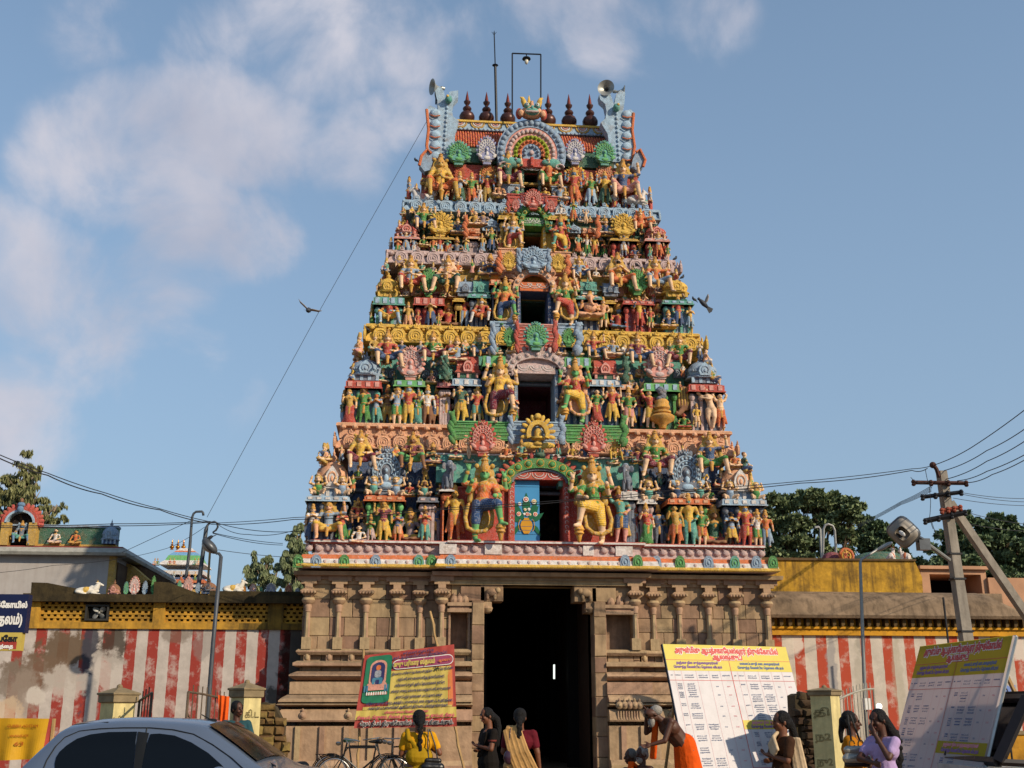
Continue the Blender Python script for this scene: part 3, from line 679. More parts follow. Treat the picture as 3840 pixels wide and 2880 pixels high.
# door jambs and corbels
jb = MB()
for (a, b_) in ((jl-.32, jl), (jr, jr+.32)):
    z = 0
    while z < rz_(2250,-.3):
        h = min(rnd.uniform(.35,.62), rz_(2250,-.3)-z); jb.block(a, b_, -.36-rnd.uniform(0,.03), .6, z+.003, z+h-.003, 0, ch=.02); z += h
    jb.box(a+.06, b_-.02, .6, 8, 0, z_open+.2)
jb.block(jl-.62, jl+.02, -.30, .4, rz_(2250,-.3), rz_(2195,-.3)); jb.block(jr-.02, jr+.62, -.30, .4, rz_(2250,-.3), rz_(2195,-.3))
jb.block(jl-.9, jr+.9, -.33, .5, z_open, zc-.31, 0, ch=.02)
for sg, j in ((1, jl), (-1, jr)):      # stepped brackets with carved animals
    a = [j-.1*sg, j+.20*sg]; a.sort(); jb.block(a[0], a[1], -.30, .35, rz_(2290,-.3), rz_(2252,-.3))
    a = [j-.1*sg, j+.50*sg]; a.sort(); jb.block(a[0], a[1], -.30, .35, rz_(2250,-.3), z_open)
    zz0 = rz_(2235,-.3); c = j+.2*sg
    jb.ell((c, -.34, zz0+.12), (.17,.08,.11)); jb.ell((c+.15*sg, -.36, zz0+.17), (.08,.07,.08)); jb.ell((c-.12*sg, -.35, zz0+.02), (.05,.05,.1)); jb.ell((c+.08*sg, -.35, zz0+.02), (.05,.05,.1))
    jb.lathe((j+.08*sg, -.2, rz_(2297,-.3)), [(.02,0),(.12,.05),(.16,.14),(.12,.2)], 10)
jb.build('door_frame', [STONE], tower, autos=R(40))
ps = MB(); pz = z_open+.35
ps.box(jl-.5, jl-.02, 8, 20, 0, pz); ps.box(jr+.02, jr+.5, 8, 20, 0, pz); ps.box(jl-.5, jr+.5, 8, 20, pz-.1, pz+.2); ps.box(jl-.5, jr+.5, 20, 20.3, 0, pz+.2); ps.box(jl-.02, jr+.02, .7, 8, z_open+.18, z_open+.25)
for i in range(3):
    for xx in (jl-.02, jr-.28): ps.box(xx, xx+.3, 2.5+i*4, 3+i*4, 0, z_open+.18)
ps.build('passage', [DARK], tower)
tb = MB(); q0, q1 = P(2078,2492,3), P(2078,2546,3); tb.tube([q1, q0], .026, 8); TL_ = mat('lit_tube','#ffffff',bump=0); TL_.node_tree.nodes['Principled BSDF'].inputs['Emission Color'].default_value = (.9,1,.9,1); TL_.node_tree.nodes['Principled BSDF'].inputs['Emission Strength'].default_value = 1.2
tb.build('tube_lamp', [TL_], tower)
# niche hoods
for (n_, k) in ((nL, 3), (nR, 3)):
    nh = MB()
    nh.box(n_[0]-.1, n_[1]+.1, -.36, -.15, n_[3]+.0, n_[3]+.09); nh.box(n_[0]-.04, n_[1]+.04, -.32, -.15, n_[3]+.09, n_[3]+.16); nh.box(n_[0]-.1, n_[1]+.1, -.38, -.15, n_[3]+.16, n_[3]+.25)
    for i in range(k):
        x = n_[0]+(i+.5)*(n_[1]-n_[0])/k; nh.lathe((x, -.25, n_[3]+.25), [(.10,0),(.12,.05),(.10,.13),(.05,.2),(.02,.25)], 8)
    for q in (n_[0]-.06, n_[1]+.02): nh.box(q, q+.045, -.26, -.18, n_[2], n_[3])
    nh.build('niche_hood', [STONE2], tower, autos=R(40))
# engaged columns: one mesh each, copied
def column_mesh():
    b = MB(); H = z_capb-z_sh0
    b.box(-.12,.12,-.10,.12,0,.30); b.lathe((0,0,.30), [(.085,0),(.075,.05),(.068,H-.55)], 8, rot=R(22.5))
    z = H-.25; b.lathe((0,0,z), [(.07,0),(.085,.02),(.075,.05),(.10,.14),(.085,.2),(.15,.25),(.175,.31),(.15,.37),(.07,.38)], 14)
    b.lathe((0,0,z+.38), [(.10,0),(.14,.06),(.24,.11),(.26,.16),(.20,.20),(.12,.24)], 4, rot=R(45), sx=1.15)
    for i in range(5): b.ell((-.16+.08*i, -.22, z+.5), (.04,.03,.04))
    b.box(-.10,.10,-.12,.12,z+.60,z+.80); b.box(-.3,.3,-.10,.12,z+.80,z+.97); b.box(-.2,.2,-.12,.12,z+.72,z+.82)
    return b.build('column', [STONE2], mesh_only=True, autos=R(40))
cmesh = column_mesh()
for px, y in ((1152,-.06),(1268,-.06),(1370,-.06),(1486,-.06),(1574,-.02),(2452,-.02),(2550,-.06),(2660,-.06),(2760,-.06),(2880,-.06),(1655,-.30),(2383,-.30)):
    o = link('pilaster', cmesh, tower); o.location = (X(px,2350,y)-XC, y-4, z_sh0)
# --- painted cornice ------------------------------------------------------
ow = 8.0
kz0 = Z(2010, 2133, -.75); kz1 = Z(2010, 2084, -.6)
exL = X(1112, 2122, -.62); exR = X(2925, 2139, -.62)
def ring(l, r, f, bl_=None, br_=None, bf=None, back=8.3):
    if bl_ is None: return [(l, back), (l, f), (r, f), (r, back)]
    return [(l, back), (l, f), (bl_, f), (bl_, bf), (br_, bf), (br_, f), (r, f), (r, back)]
cbl, cbr = X(1655,2100,-.8), X(2452,2100,-.8)
CORN = [pm('y'), pm('w'), pm('o'), pm('p')]
cn = MB()
plan = ring(exL+.35, exR-.35, -.27, cbl+.2, cbr-.2, -.5)
hgt = kz1-kz0
prof = [(-.3,kz0),(.33,kz0),(.36,kz0+.03),(.36,kz0+.08),(.33,kz0+.10),(.30,kz0+.22),(.22,kz0+.34),(.10,kz0+hgt*.92),(.0,kz0+hgt),(-.3,kz0+hgt)]
cn.sweep(plan, prof, [3,0,0,0,1,2,2,2,3])
for i in range(46):
    x = plan[1][0]+.1+i*(plan[-2][0]-plan[1][0]-.2)/45; y = -.27 if not (cbl+.2 < x < cbr-.2) else -.5
    cn.ell((x, y-.325, kz0+.15), (.045,.02,.05), 3, nu=6, nv=4)
cn.build('painted_cornice', CORN, tower, autos=R(35))
fz1 = Z(2010, 2048, -.45)
fr = MB(); fr.sweep(ring(exL+.42, exR-.42, -.22, cbl+.3, cbr-.3, -.45), [(-.3,kz1-.02),(.05,kz1-.02),(.05,kz1+.05),(0,kz1+.06),(0,fz1),(.06,fz1+.02),(-.3,fz1+.02)], 0)
fz2 = Z(2010, 2031, -.45)
fr.sweep(ring(exL+.42, exR-.42, -.22, cbl+.3, cbr-.3, -.45), [(-.4,fz1+.02),(.08,fz1+.02),(.08,fz1+.04),(.14,fz1+.05),(.14,fz2-.02),(.12,fz2),(-3,fz2)], [1,1,1,2,1,1])
for px in (1640+40, 1850, 2218, 2340): fr.box(X(px-32,2065,-.5), X(px+ (32 if px!=2218 else 8),2065,-.5), -.54, -.3, kz1+.03, fz1+.02, 3)
fr.build('frieze', [pm('p'), pm('r'), pm('w'), pm('w')], tower, autos=R(35))
ym = yali_mesh()
xs = [1158+i*37 for i in range(13)]+[1740,1780,1900,1940,1980,2020,2060,2100,2140,2180,2265,2300]+[2420+i*33.5 for i in range(14)]
for px in xs:
    y = -.45 if X(px,2066,-.4) > cbl+.3 and X(px,2066,-.4) < cbr-.3 else -.22
    o = link('lion_relief', ym, tower); b0 = P(px, 2078, y); o.location = (b0.x-XC, y-.02-4, kz1+.07); s_ = (fz1-kz1)*.9; o.scale = (s_*.98, s_, s_)
spm = small_plaque_mesh()
def place(name, me, px, py, y, w_, h_, mats=None, label=None, d_=None, rz=0, parent=tower):
    o = link(name, me, parent); b0 = P(px, py, y); o.location = (b0.x-XC, y-4, b0.z); o.scale = (w_, d_ or w_, h_); o.rotation_euler = (0,0,rz)
    if mats: setmats(o, mats)
    if label: o['label'] = label
    return o
for px, c in ((1117,'g'),(1185,'b'),(1290,'g'),(1408,'b'),(1570,'t'),(1618,'g'),(1690,'b'),(2345,'b'),(2392,'g'),(2462,'b'),(2551,'g'),(2658,'b'),(2757,'t'),(2838,'b'),(2900,'g')):
    inb = cbl+.2 < X(px,2110,-.6) < cbr-.2
    place('eave_plaque', spm, px, 2128 if px < 2400 else 2131, -.83 if inb else -.60, .30, .33, [pm(c), pm('i' if c == 'b' else 'G')], CN[c]+' horseshoe plaque on the orange and white cornice')

# --- the tiers --------------------------------------------------------------
FAN = fan_mesh(); PLQ = plaque_mesh(); KUTA = kuta_mesh(8); KUTA4 = kuta_mesh(4); SHALA = shala_mesh(); MAK = makara_mesh()
# floor px row, left px, right px, floor edge depth, wall depth, kapota (bottom row, top row, left px, right px, front depth), wall colour, cornice colour, room px (left,right,top,bottom)
TI = [
 dict(f=2036, l=1128, r=2893, D=-.40, W=.68, kb=1697, kt=1650, kl=1254, kr=2760, K=.34, wc='n', kc='e', room=(1912,2118,1802,2034), jamb='r', nxt=1600),
 dict(f=1600, l=1266, r=2738, D=.42, W=1.44, kb=1300, kt=1252, kl=1366, kr=2645, K=1.12, wc='t', kc='y', room=(1941,2080,1404,1588), jamb='b', nxt=1232),
 dict(f=1232, l=1376, r=2617, D=1.22, W=2.06, kb=1006, kt=964, kl=1450, kr=2552, K=1.80, wc='x', kc='p', room=(1952,2054,1094,1216), jamb='n', nxt=956),
 dict(f=956, l=1450, r=2526, D=1.88, W=2.62, kb=808, kt=770, kl=1511, kr=2475, K=2.36, wc='d', kc='i', room=(1962,2036,852,944), jamb='N', nxt=768),
 dict(f=768, l=1518, r=2466, D=2.44, W=2.95, kb=634, kt=618, kl=1590, kr=2400, K=2.75, wc='r', kc='w', room=(1962,2020,632,720), jamb='d', nxt=590)]
PQV = [tuple(v.co) for v in PLQ.vertices]; PQF = [list(p.vertices) for p in PLQ.polygons]
for k, T in enumerate(TI):
    T['zf'] = Z(2010, T['f'], T['D']); T['zn'] = Z(2010, T['kt'], T['K'])
    T['x0'] = X(T['l'], T['f'], T['D']); T['x1'] = X(T['r'], T['f'], T['D'])
    T['kx0'] = X(T['kl'], T['kb'], T['K']); T['kx1'] = X(T['kr'], T['kb'], T['K']); T['kz0'] = Z(2010, T['kb'], T['K'])
for k, T in enumerate(TI):
    D, W = T['D'], T['W']; zf = T['zf']; ztop = TI[k+1]['zf'] if k < 4 else T['zn']
    ins = W-D; wl, wr = T['x0']+ins, T['x1']-ins
    rl, rr_, rt, rb = T['room']; ro0, ro1 = X(rl,1500,W), X(rr_,1500,W); zr1 = Z(2010, rt, D+.1)
    t = empty('storey', (0,0,0)); t.parent = tower; t.location = (0, 0, zf); T['obj'] = t
    b = MB(); by = 8-W
    b.box(wl, ro0, W, by, zf-.3, ztop); b.box(ro1, wr, W, by, zf-.3, ztop); b.box(ro0, ro1, W, by, zr1, ztop); b.box(ro0, ro1, W+1.8, by, zf-.3, zr1)
    b.build('storey_wall', [pm(T['wc'])], t)
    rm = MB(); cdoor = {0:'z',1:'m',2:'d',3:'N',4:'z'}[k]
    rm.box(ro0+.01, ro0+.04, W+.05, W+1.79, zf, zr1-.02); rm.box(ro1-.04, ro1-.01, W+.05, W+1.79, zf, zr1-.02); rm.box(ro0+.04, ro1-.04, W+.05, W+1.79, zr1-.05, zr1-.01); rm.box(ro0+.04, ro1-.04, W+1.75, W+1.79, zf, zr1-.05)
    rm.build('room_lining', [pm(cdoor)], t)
    if k > 0:     # floor slab edge = top of the cornice below
        fl = MB(); fl.sweep(ring(T['x0'], T['x1'], D, back=8-D), [(-.6,zf-.12),(-.02,zf-.12),(.04,zf-.10),(.04,zf-.03),(.0,zf),(-2.2,zf)], 0); [fl.ell((T['x0']+.15+.33*i, D-.01, zf-.13), (.09,.08,.07), 0, nu=7, nv=5) for i in range(int((T['x1']-T['x0']-.2)/.33))]; fl.build('floor_slab', [pm(TI[k-1]['kc'])], t, autos=R(35))
    # cornice (curved eave) with small studs
    kz0, kz1 = T['kz0'], T['zn']; h = kz1-kz0; ov = W-T['K']+.3
    kb_ = MB(); pl = ring(T['kx0']+.2, T['kx1']-.2, T['K']+.2, back=8-T['K']-.2)
    kb_.sweep(pl, [(-.5,kz0),(.19,kz0),(.22,kz0+.015),(.22,kz0+.05),(.19,kz0+.07),(.17,kz0+h*.35),(.12,kz0+h*.65),(.03,kz0+h*.9),(-.03,kz0+h),(-.8,kz0+h)], 0)
    nst = int((pl[2][0]-pl[1][0])/.2)
    if k < 4:      # raised band between the eave and the next floor, and a run of carved gable plaques
        kb_.sweep(ring(T['kx0']+.1, T['kx1']-.1, T['K']+.16, back=8-T['K']-.2), [(-.3,kz1-.02),(.0,kz1-.02),(.0,ztop-.02),(-.3,ztop-.02)], 0)
        for sd in (0, 1, 2):
            Lr = (pl[2][0]-pl[1][0]) if sd == 0 else 5.0; npq = int(Lr/(h*1.25)); s_ = h*1.45
            for i in range(npq):
                t_ = (i+.5)/npq
                for (vx, vy, vz) in PQV:
                    a_, b_ = vx*s_*.86, vy*s_*.8
                    if sd == 0: kb_.v.append((pl[1][0]+t_*Lr+a_, T['K']-.01+b_, kz0+.04+vz*s_))
                    elif sd == 1: kb_.v.append((pl[1][0]-.21+b_, T['K']+.2+t_*Lr-a_, kz0+.04+vz*s_))
                    else: kb_.v.append((pl[2][0]+.21-b_, T['K']+.2+t_*Lr+a_, kz0+.04+vz*s_))
                o_ = len(kb_.v)-len(PQV)
                for f_ in PQF: kb_.f.append([o_+q for q in f_]); kb_.m.append(0)
    for i in range(nst): kb_.ell((pl[1][0]+.1+i*.2, T['K']+.02, kz0+.13), (.05,.03,.035), 0, nu=6, nv=4)
    for i in range(nst): kb_.ell((pl[1][0]+.1+i*.2, T['K']+.12, kz1+.06), (.06,.05,.045), 0, nu=6, nv=4)
    if k < 4: kb_.build('storey_cornice', [pm(T['kc'])], t, autos=R(40))
    # dark pilastered dado behind the figures + row of leaf plaques above it
    pb = MB(); n = 22 if k < 2 else 16
    zm = zf+(kz0-zf)*.5
    for i in range(n):
        x = wl+.06+(wr-wl-.12)*i/(n-1)
        if ro0-.35 < x < ro1+.35: continue
        pb.box(x-.05, x+.05, W-.09, W, zf, zm); pb.lathe((x, W-.09, zm), [(.07,0),(.11,.05),(.11,.1)], 8, 1); pb.box(x-.10, x+.10, W-.2, W, zm+.10, zm+.16, 0)
    pb.sweep(ring(wl, wr, W, back=8-W)[1:3], [(0,zm+.16),(.16,zm+.16),(.18,zm+.2),(.12,zm+.26),(0,zm+.28)], 1)
    dc = ['d','d','m','d','N'][k]
    pb.build('wall_pilasters', [pm(dc), pm(['q','q','k','d','x'][k])], t, autos=R(40))
    # side faces: shrines, figures and plaques that show in the outline
    for sgn in (-1, 1):
        xs_ = T['x0'] if sgn < 0 else T['x1']
        for j in range(3 if k < 4 else 2):
            y = D+.9+j*1.5
            if y > 7: continue
            o = link('eave_plaque', PLQ, tower); s_ = h*1.25; xk = (T['kx0']+.0) if sgn < 0 else (T['kx1']-.0)
            o.location = (xk-XC, y-.3-4, kz0); o.scale = (s_*.9,s_*.8,s_); o.rotation_euler = (0,0,sgn*math.pi/2); setmats(o, [pm(T['kc'])]*2)
# statue, ornament placement -------------------------------------------------
def clr(s): return [pm(s[0]), pm(s[1]), pm(s[2], True), pm('c'), pm(s[3] if len(s) > 3 else 'x'), pm('z')]
NAMES = {'sp':'praying_statue','sP':'praying_statue','sh':'praying_statue','s4':'four_armed_statue','sk':'female_statue','sK':'female_statue','sk_m':'female_statue','s':'standing_statue','b':'seated_statue','c':'cross_legged_statue','g':'crouching_statue','d':'guardian_statue','n':'twisting_statue','e':'elephant_headed_statue'}
def statue(pose, px, yt, yf, colors, y, ws=1.1, rz=None):
    me = proto(pose, POSES[pose], {'d':.0075,'b':.010}.get(pose[0], .0125))
    b0 = P(px, yf, y); h = P(px, yt, y).z-b0.z
    nm_ = NAMES.get(pose, NAMES[pose[0]]); o = link(nm_, me, tower); o.location = (b0.x-XC, y-4, b0.z); s_ = h/ (1.0 if pose[0] in 'sbdn' else .9)
    if pose in ('sP','sB','sh','su','cn','cb','ga'): s_ = h/.9
    o.scale = (s_*ws, s_*ws, s_); o.rotation_euler = (0,0, rz if rz is not None else rnd.uniform(-.22,.22)*(0 if pose[0]=='d' else 1))
    setmats(o, clr(colors)); kind = nm_.replace('_',' ')
    o['label'] = '%s with %s skin, %s top and %s lower garment' % (kind, CN[colors[0]], CN[colors[1]], CN[colors[2]])
    return o
DATA = [
# tier 1
"""sp 1168 1881 2032 swn; br 1228 1851 2038 ebyx; sp 1280 1894 2032 srg; bk 1340 1859 1975 NrN 1; cn 1344 1951 2040 sww 0; sp 1388 1924 2035 Ngp; s4 1436 1859 2035 xmy; sh 1490 1913 2035 oneo; cu 1537 1891 2034 Nuy 1;
sp 1591 1891 2033 Nrt; sb 1632 1862 2033 Nnu 1; sb 1704 1810 2027 xyo; dv 1817 1701 2037 Gon 9; dW 2222 1708 2045 sgy 9; sr 2328 1813 2038 ktn; sK 2382 1880 2036 sbw 1; sk 2426 1878 2046 srg; sd 2472 1886 2046 Nbq 1; sB 2535 1889 2049 xxo;
sd 2588 1840 2051 tyt; ss 2634 1886 2050 sgo; cu 2680 1875 2050 Ndr 1; sh 2747 1913 2054 zby; sD 2801 1872 2057 brry; sS 2845 1902 2054 swg; sb 2877 1905 2054 eob;
bk 1348 1600 1775 sym 2; bc 1546 1608 1772 NmG 2; bk_m 2461 1600 1802 sgm 2; br 2667 1605 1795 sng 2; ga 1192 1777 1856 sgs 3; ga 1282 1780 1858 sbs 3; ga 1401 1779 1858 sts 3; ga 1485 1783 1862 sbs 3; ga 1591 1796 1862 Nts 3; ga 2434 1795 1880 sts 3;
ga 2540 1796 1872 sns 3; ga 2628 1798 1872 sts 3; ga 2739 1800 1876 sbs 3; ga 2837 1803 1876 sgs 3;
cp 1708 1640 1722 smt 8; nu 1757 1640 1722 sss 8; cn 1898 1648 1722 soe 8; cc 1955 1640 1712 xtm 8; su 2094 1650 1712 srt 8; cn 2148 1650 1722 syk 8; cc 2196 1640 1728 snk 8; br 2308 1640 1732 yyx 8; cp 1622 1650 1745 Ndn 2; cn 2350 1650 1726 Nnd 2; cb 2390 1655 1740 Nmt 2""",
# tier 2
"""sk 1306 1441 1596 sxr; sD 1360 1433 1593 Nggr; sP 1409 1471 1593 obt; sp 1451 1436 1596 NNx 1; sS 1488 1436 1596 sbg; s4 1530 1425 1596 iryy; sk_m 1569 1463 1592 sgt; sb 1601 1436 1597 wwN; ss 1637 1439 1597 Nmn 1; sp 1672 1425 1597 Nxr 1;
sB 1726 1436 1585 sdy; sS 1789 1441 1588 srt; dv 1876 1333 1592 sym 9; sP 1925 1477 1582 srg; dW 2158 1341 1588 Grye 9; sp 2107 1469 1580 NNx; sK 2240 1441 1585 sgr; s4 2297 1431 1585 srye; ss 2360 1444 1604 sgk; sD 2393 1439 1604 Nmn 1; sr 2439 1441 1607 srys;
sp 2526 1450 1561 Byo 1; cn 2566 1534 1608 rgg; ss 2615 1509 1604 sys; nu 2667 1441 1610 sss; su 2705 1471 1607 sso;
bm 1450 1224 1392 srn 2; bk 1622 1230 1376 sgm 2; cc 1713 1249 1363 sbr 2; br 1798 1238 1355 sdn 2; br 2226 1233 1355 srn 2; cc 2299 1254 1338 sbw 2; bm 2393 1235 1386 smn 2; bk_m 2553 1238 1388 sgm 2;
cn 1863 1273 1333 sts 8; cb 1917 1273 1325 sys 8; cn 2107 1275 1333 sns 8; cn 2164 1272 1336 sGs 8""",
# tier 3
"""bk 1459 1095 1228 iry; sb 1529 1128 1231 sxe; ss 1567 1166 1229 srr; sp 1614 1103 1228 sxn; ss 1644 1171 1230 sxg; cu 1680 1128 1230 NrN 1; sB 1738 1106 1231 Nrb 1; bk_m 1806 1101 1220 wro; dv 1895 1036 1225 Gon 9; dW 2120 1017 1225 sgr 9;
el 2213 1082 1196 eee; ss 2264 1109 1230 seg; cc 2321 1131 1240 Brm 1; s4 2399 1106 1229 nyrr; ss 2441 1144 1231 srg; cc 2470 1131 1236 Ndq 1; cc 2508 1155 1232 sny; sd 2546 1101 1229 trn; sp 2590 1139 1231 syi;
bc 1537 946 1109 sbr 2; bc_m 1678 946 1109 seds 2; cp 1838 943 1044 Nnx 2; bk 2172 952 1063 sbn 2; bp 2319 935 1103 sxo 2; br 2460 952 1105 sob 2""",
# tier 4
"""sp 1491 879 958 sog; su 1521 866 955 sbb; sk 1550 882 955 sbw; cc 1588 876 925 sgx; sd 1624 882 955 sog; ss 1649 874 957 sri; sp 1678 882 955 GtO; cc 1713 882 958 Nqq; sp 1747 879 952 syt; sb 1782 882 952 qqq 1; sk 1808 872 945 sxb; s4 1843 850 942 sgn; ss 1876 874 944 sxr;
dv 1925 800 950 sbr 9; dW 2102 804 955 tryr 9; sK 2170 869 945 sto; sb 2202 876 956 swg; sB 2229 882 958 syo; sp 2267 899 962 Nrg 1; sd 2290 899 962 NNr 1; sS 2341 868 962 qqw; cn 2381 915 964 Nnr; sp 2400 896 962 Nyd 1; sk 2438 910 964 sgt; s4 2471 863 966 sbo; ss 2506 915 966 sgg;
br 1586 752 878 sgn 2; cc 1716 811 880 snn 2; cn 1781 776 852 sxx 2; cb 1811 776 852 suu 2; cc 1908 750 808 syy 8; sp 2151 743 827 xgo 8; cb 2103 752 812 www 8; su 2197 787 840 sss 2; cc 2273 811 884 snn 2; br 2403 773 881 sooo 2""",
# tier 5
"""bc 1649 562 768 xyo 7; sp 1723 637 766 sbd; sb 1768 642 766 sgo; s4 1828 637 764 Brx; cc 1873 672 742 see; br 1905 555 722 sdm 6; cb 1937 687 751 sGG; bk 2059 570 722 sogx 6; cb 2044 690 750 syw; cb 2099 675 755 sbb; s4 2154 622 768 Broy; sb 2218 642 771 sgi;
s4 2270 637 771 bydo; br 2340 585 772 snk 7; sd_m 1800 690 764 sww; sd 2120 700 768 xxo"""]
DATA[3] = DATA[3].replace('GtO','Gto')
for k, txt in enumerate(DATA):
    T = TI[k]
    for it in txt.replace('\n',' ').split(';'):
        q = it.split()
        if not q: continue
        pose, px, yt, yf, c = q[0], float(q[1]), float(q[2]), float(q[3]), q[4]; lay = q[5] if len(q) > 5 else '0'
        if pose not in POSES: raise Exception('no pose '+pose)
        y = {'0': T['D']+.17, '1': T['D']+.46, '2': T['D']+.34, '3': T['D']+.24, '9': T['D']-.02, '8': T['D']+.15, '7': T['D']+.2, '6': T['D']+.15}[lay]
        if k == 0 and lay == '9': y = -.50
        statue(pose, px, yt, yf, c, y, ws={'9':1.0,'2':1.32,'7':1.15,'6':1.1,'3':1.2,'8':1.15}.get(lay, 1.3))
# shrines, fans, ledges: kind px-left px-right top-row bottom-row colours tier depth-offset
ORN = """k 1179 1306 1672 1862 ewb 0 .30; k 2714 2845 1688 1872 ewb 0 .30; f 1374 1518 1674 1858 qi 0 .30; f 2504 2652 1685 1865 qi 0 .30;
k 1308 1432 1304 1424 biq 1 .22; k 2586 2702 1311 1434 biq 1 .22; f 1484 1594 1296 1425 kp 1 .22; f 2415 2532 1296 1434 kp 1 .22; s 1709 1799 1300 1416 rkd 1 .24; s 2225 2316 1318 1420 rkd 1 .24; k 1642 1702 1330 1420 dtd 1 .3; m 1655 1685 1330 1424 dt 1 .05; m 2334 2364 1335 1432 dt 1 .05;
k 1408 1500 1004 1110 yyx 2 .22; k 2490 2590 1012 1110 yyx 2 .22; f 1572 1640 1003 1112 gG 2 .2; f 2350 2432 1006 1106 gG 2 .2; s 1772 1836 1027 1112 ttw 2 .24; s 2174 2242 1033 1102 ttw 2 .24; s 1712 1778 1030 1110 bqq 2 .3; s 2262 2322 1040 1110 bqq 2 .3;
k 1480 1570 811 886 rkm 3 .2; k 2424 2506 822 892 rkm 3 .2; f 1602 1700 792 886 yy 3 .15; f 2292 2390 798 892 yy 3 .15; s 1742 1802 838 882 eoo 3 .24; s 2184 2250 838 884 eoo 3 .24; k 1802 1884 795 864 biq 3 .24; k 2124 2184 826 872 biq 3 .24; m 1732 1758 806 886 oe 3 .05; m 2232 2256 806 890 oe 3 .05;
f 1758 1862 1575 1710 rk 0 -.05; f 2176 2280 1578 1712 rk 0 -.05; f 1962 2060 1205 1312 tG 1 -.12; f 1884 1938 1225 1296 gG 1 -.05; f 2106 2160 1228 1298 gG 1 -.05; f 1948 2056 922 1022 bi 2 -.12; f 1882 1938 940 1012 yy 2 -.05; f 2066 2126 948 1018 yy 2 -.05; f 1960 2040 706 784 rk 3 -.05; f 1918 1950 740 790 rk 3 -.02; f 2052 2086 745 792 rk 3 -.02;
m 1900 1928 1556 1662 bi 0 -.12; m 2092 2124 1556 1662 bi 0 -.12; m 1676 1712 1540 1660 gG 0 -.0; m 2324 2360 1556 1672 gG 0 -.0; m 1832 1862 1206 1326 bi 1 -.05; m 2150 2190 1206 1330 bi 1 -.05; m 1926 1950 1200 1318 rk 1 -.1; m 2070 2096 1200 1318 rk 1 -.1;
m 1856 1886 940 1022 oe 2 -.05; m 2116 2144 955 1030 oe 2 -.05; m 1936 1958 932 1018 bi 2 -.08; m 2048 2070 932 1018 bi 2 -.08; m 1896 1914 735 795 rm 3 0; m 2040 2056 735 792 rm 3 0;
f 1700 1748 608 700 ro 4 .36; f 1796 1868 612 700 xo 4 .36; f 2118 2200 615 700 yo 4 .36; f 2232 2310 612 700 oe 4 .36"""
for it in ORN.replace('\n',' ').split(';'):
    q = it.split()
    if not q: continue
    kd, l, r, t_, b_, c, k, dy = q[0], float(q[1]), float(q[2]), float(q[3]), float(q[4]), q[5], int(q[6]), float(q[7])
    y = TI[k]['D']+dy; px = (l+r)/2; w_ = X(r, b_, y)-X(l, b_, y); h_ = Z(px, t_, y)-Z(px, b_, y)
    me, nm, yo = {'k': (KUTA, 'domed_corner_shrine', .45), 's': (SHALA, 'barrel_roofed_shrine', .35), 'f': (FAN, 'fan_arch_ornament', 0), 'm': (MAK, 'scaly_monster_ornament', 0)}[kd]
    s_ = w_ if kd != 'm' else w_*1.9
    o = link(nm, me, tower); b0 = P(px, b_, y); d_ = max(s_*.8, .25) if kd != 'f' else s_*1.0
    o.location = (b0.x-XC, y+yo*d_-4+(0 if kd != 'f' else .05), b0.z); o.scale = (s_, d_, h_)
    if px > 2010 and kd == 'm': o.scale.x = -s_
    setmats(o, [pm(x) for x in c]); o['label'] = CN[c[0]]+' '+nm.replace('_',' ')
# entablature ledges (tray under each shrine) and the pilastered bays that carry them
LED = """1147 1310 1858 1880 i 0 .08 n; 1366 1518 1857 1880 o 0 .10 g; 1566 1642 1862 1884 q 0 .16 q; 1650 1700 1832 1843 w 0 .0 r; 2330 2392 1840 1875 w 0 .05 n; 2392 2460 1868 1890 w 0 .16 q; 2506 2662 1868 1892 o 0 .10 d; 2710 2876 1870 1896 i 0 .08 n;
1296 1430 1426 1456 r 1 .08 b; 1478 1594 1424 1450 G 1 .10 t; 1640 1700 1432 1454 m 1 .2 q; 1696 1802 1418 1448 i 1 .14 n; 2212 2330 1422 1450 i 1 .14 n; 2320 2372 1440 1462 e 1 .2 q; 2416 2548 1436 1468 G 1 .10 d; 2584 2718 1440 1470 r 1 .08 q; 1811 1896 1332 1376 G 1 .02 n; 2118 2216 1338 1378 G 1 .02 n;
1400 1516 1112 1144 t 2 .08 b; 1552 1666 1114 1146 r 2 .10 m; 1700 1740 1116 1132 y 2 .18 N; 1756 1838 1100 1118 t 2 .14 n; 2160 2256 1108 1124 t 2 .14 n; 2338 2452 1126 1144 r 2 .10 m; 2486 2600 1124 1142 t 2 .08 b; 2270 2306 1124 1140 y 2 .2 N; 1838 1882 1046 1070 o 2 .05 n; 2090 2172 1048 1076 o 2 .05 n;
1480 1572 884 896 k 3 .1 m; 1600 1702 886 898 x 3 .12 m; 1740 1800 884 896 e 3 .2 q; 2290 2392 892 904 x 3 .12 m; 2420 2510 892 906 k 3 .1 m; 1870 1940 806 824 y 3 .02 y; 2058 2128 808 826 y 3 .02 y"""
lm = {}
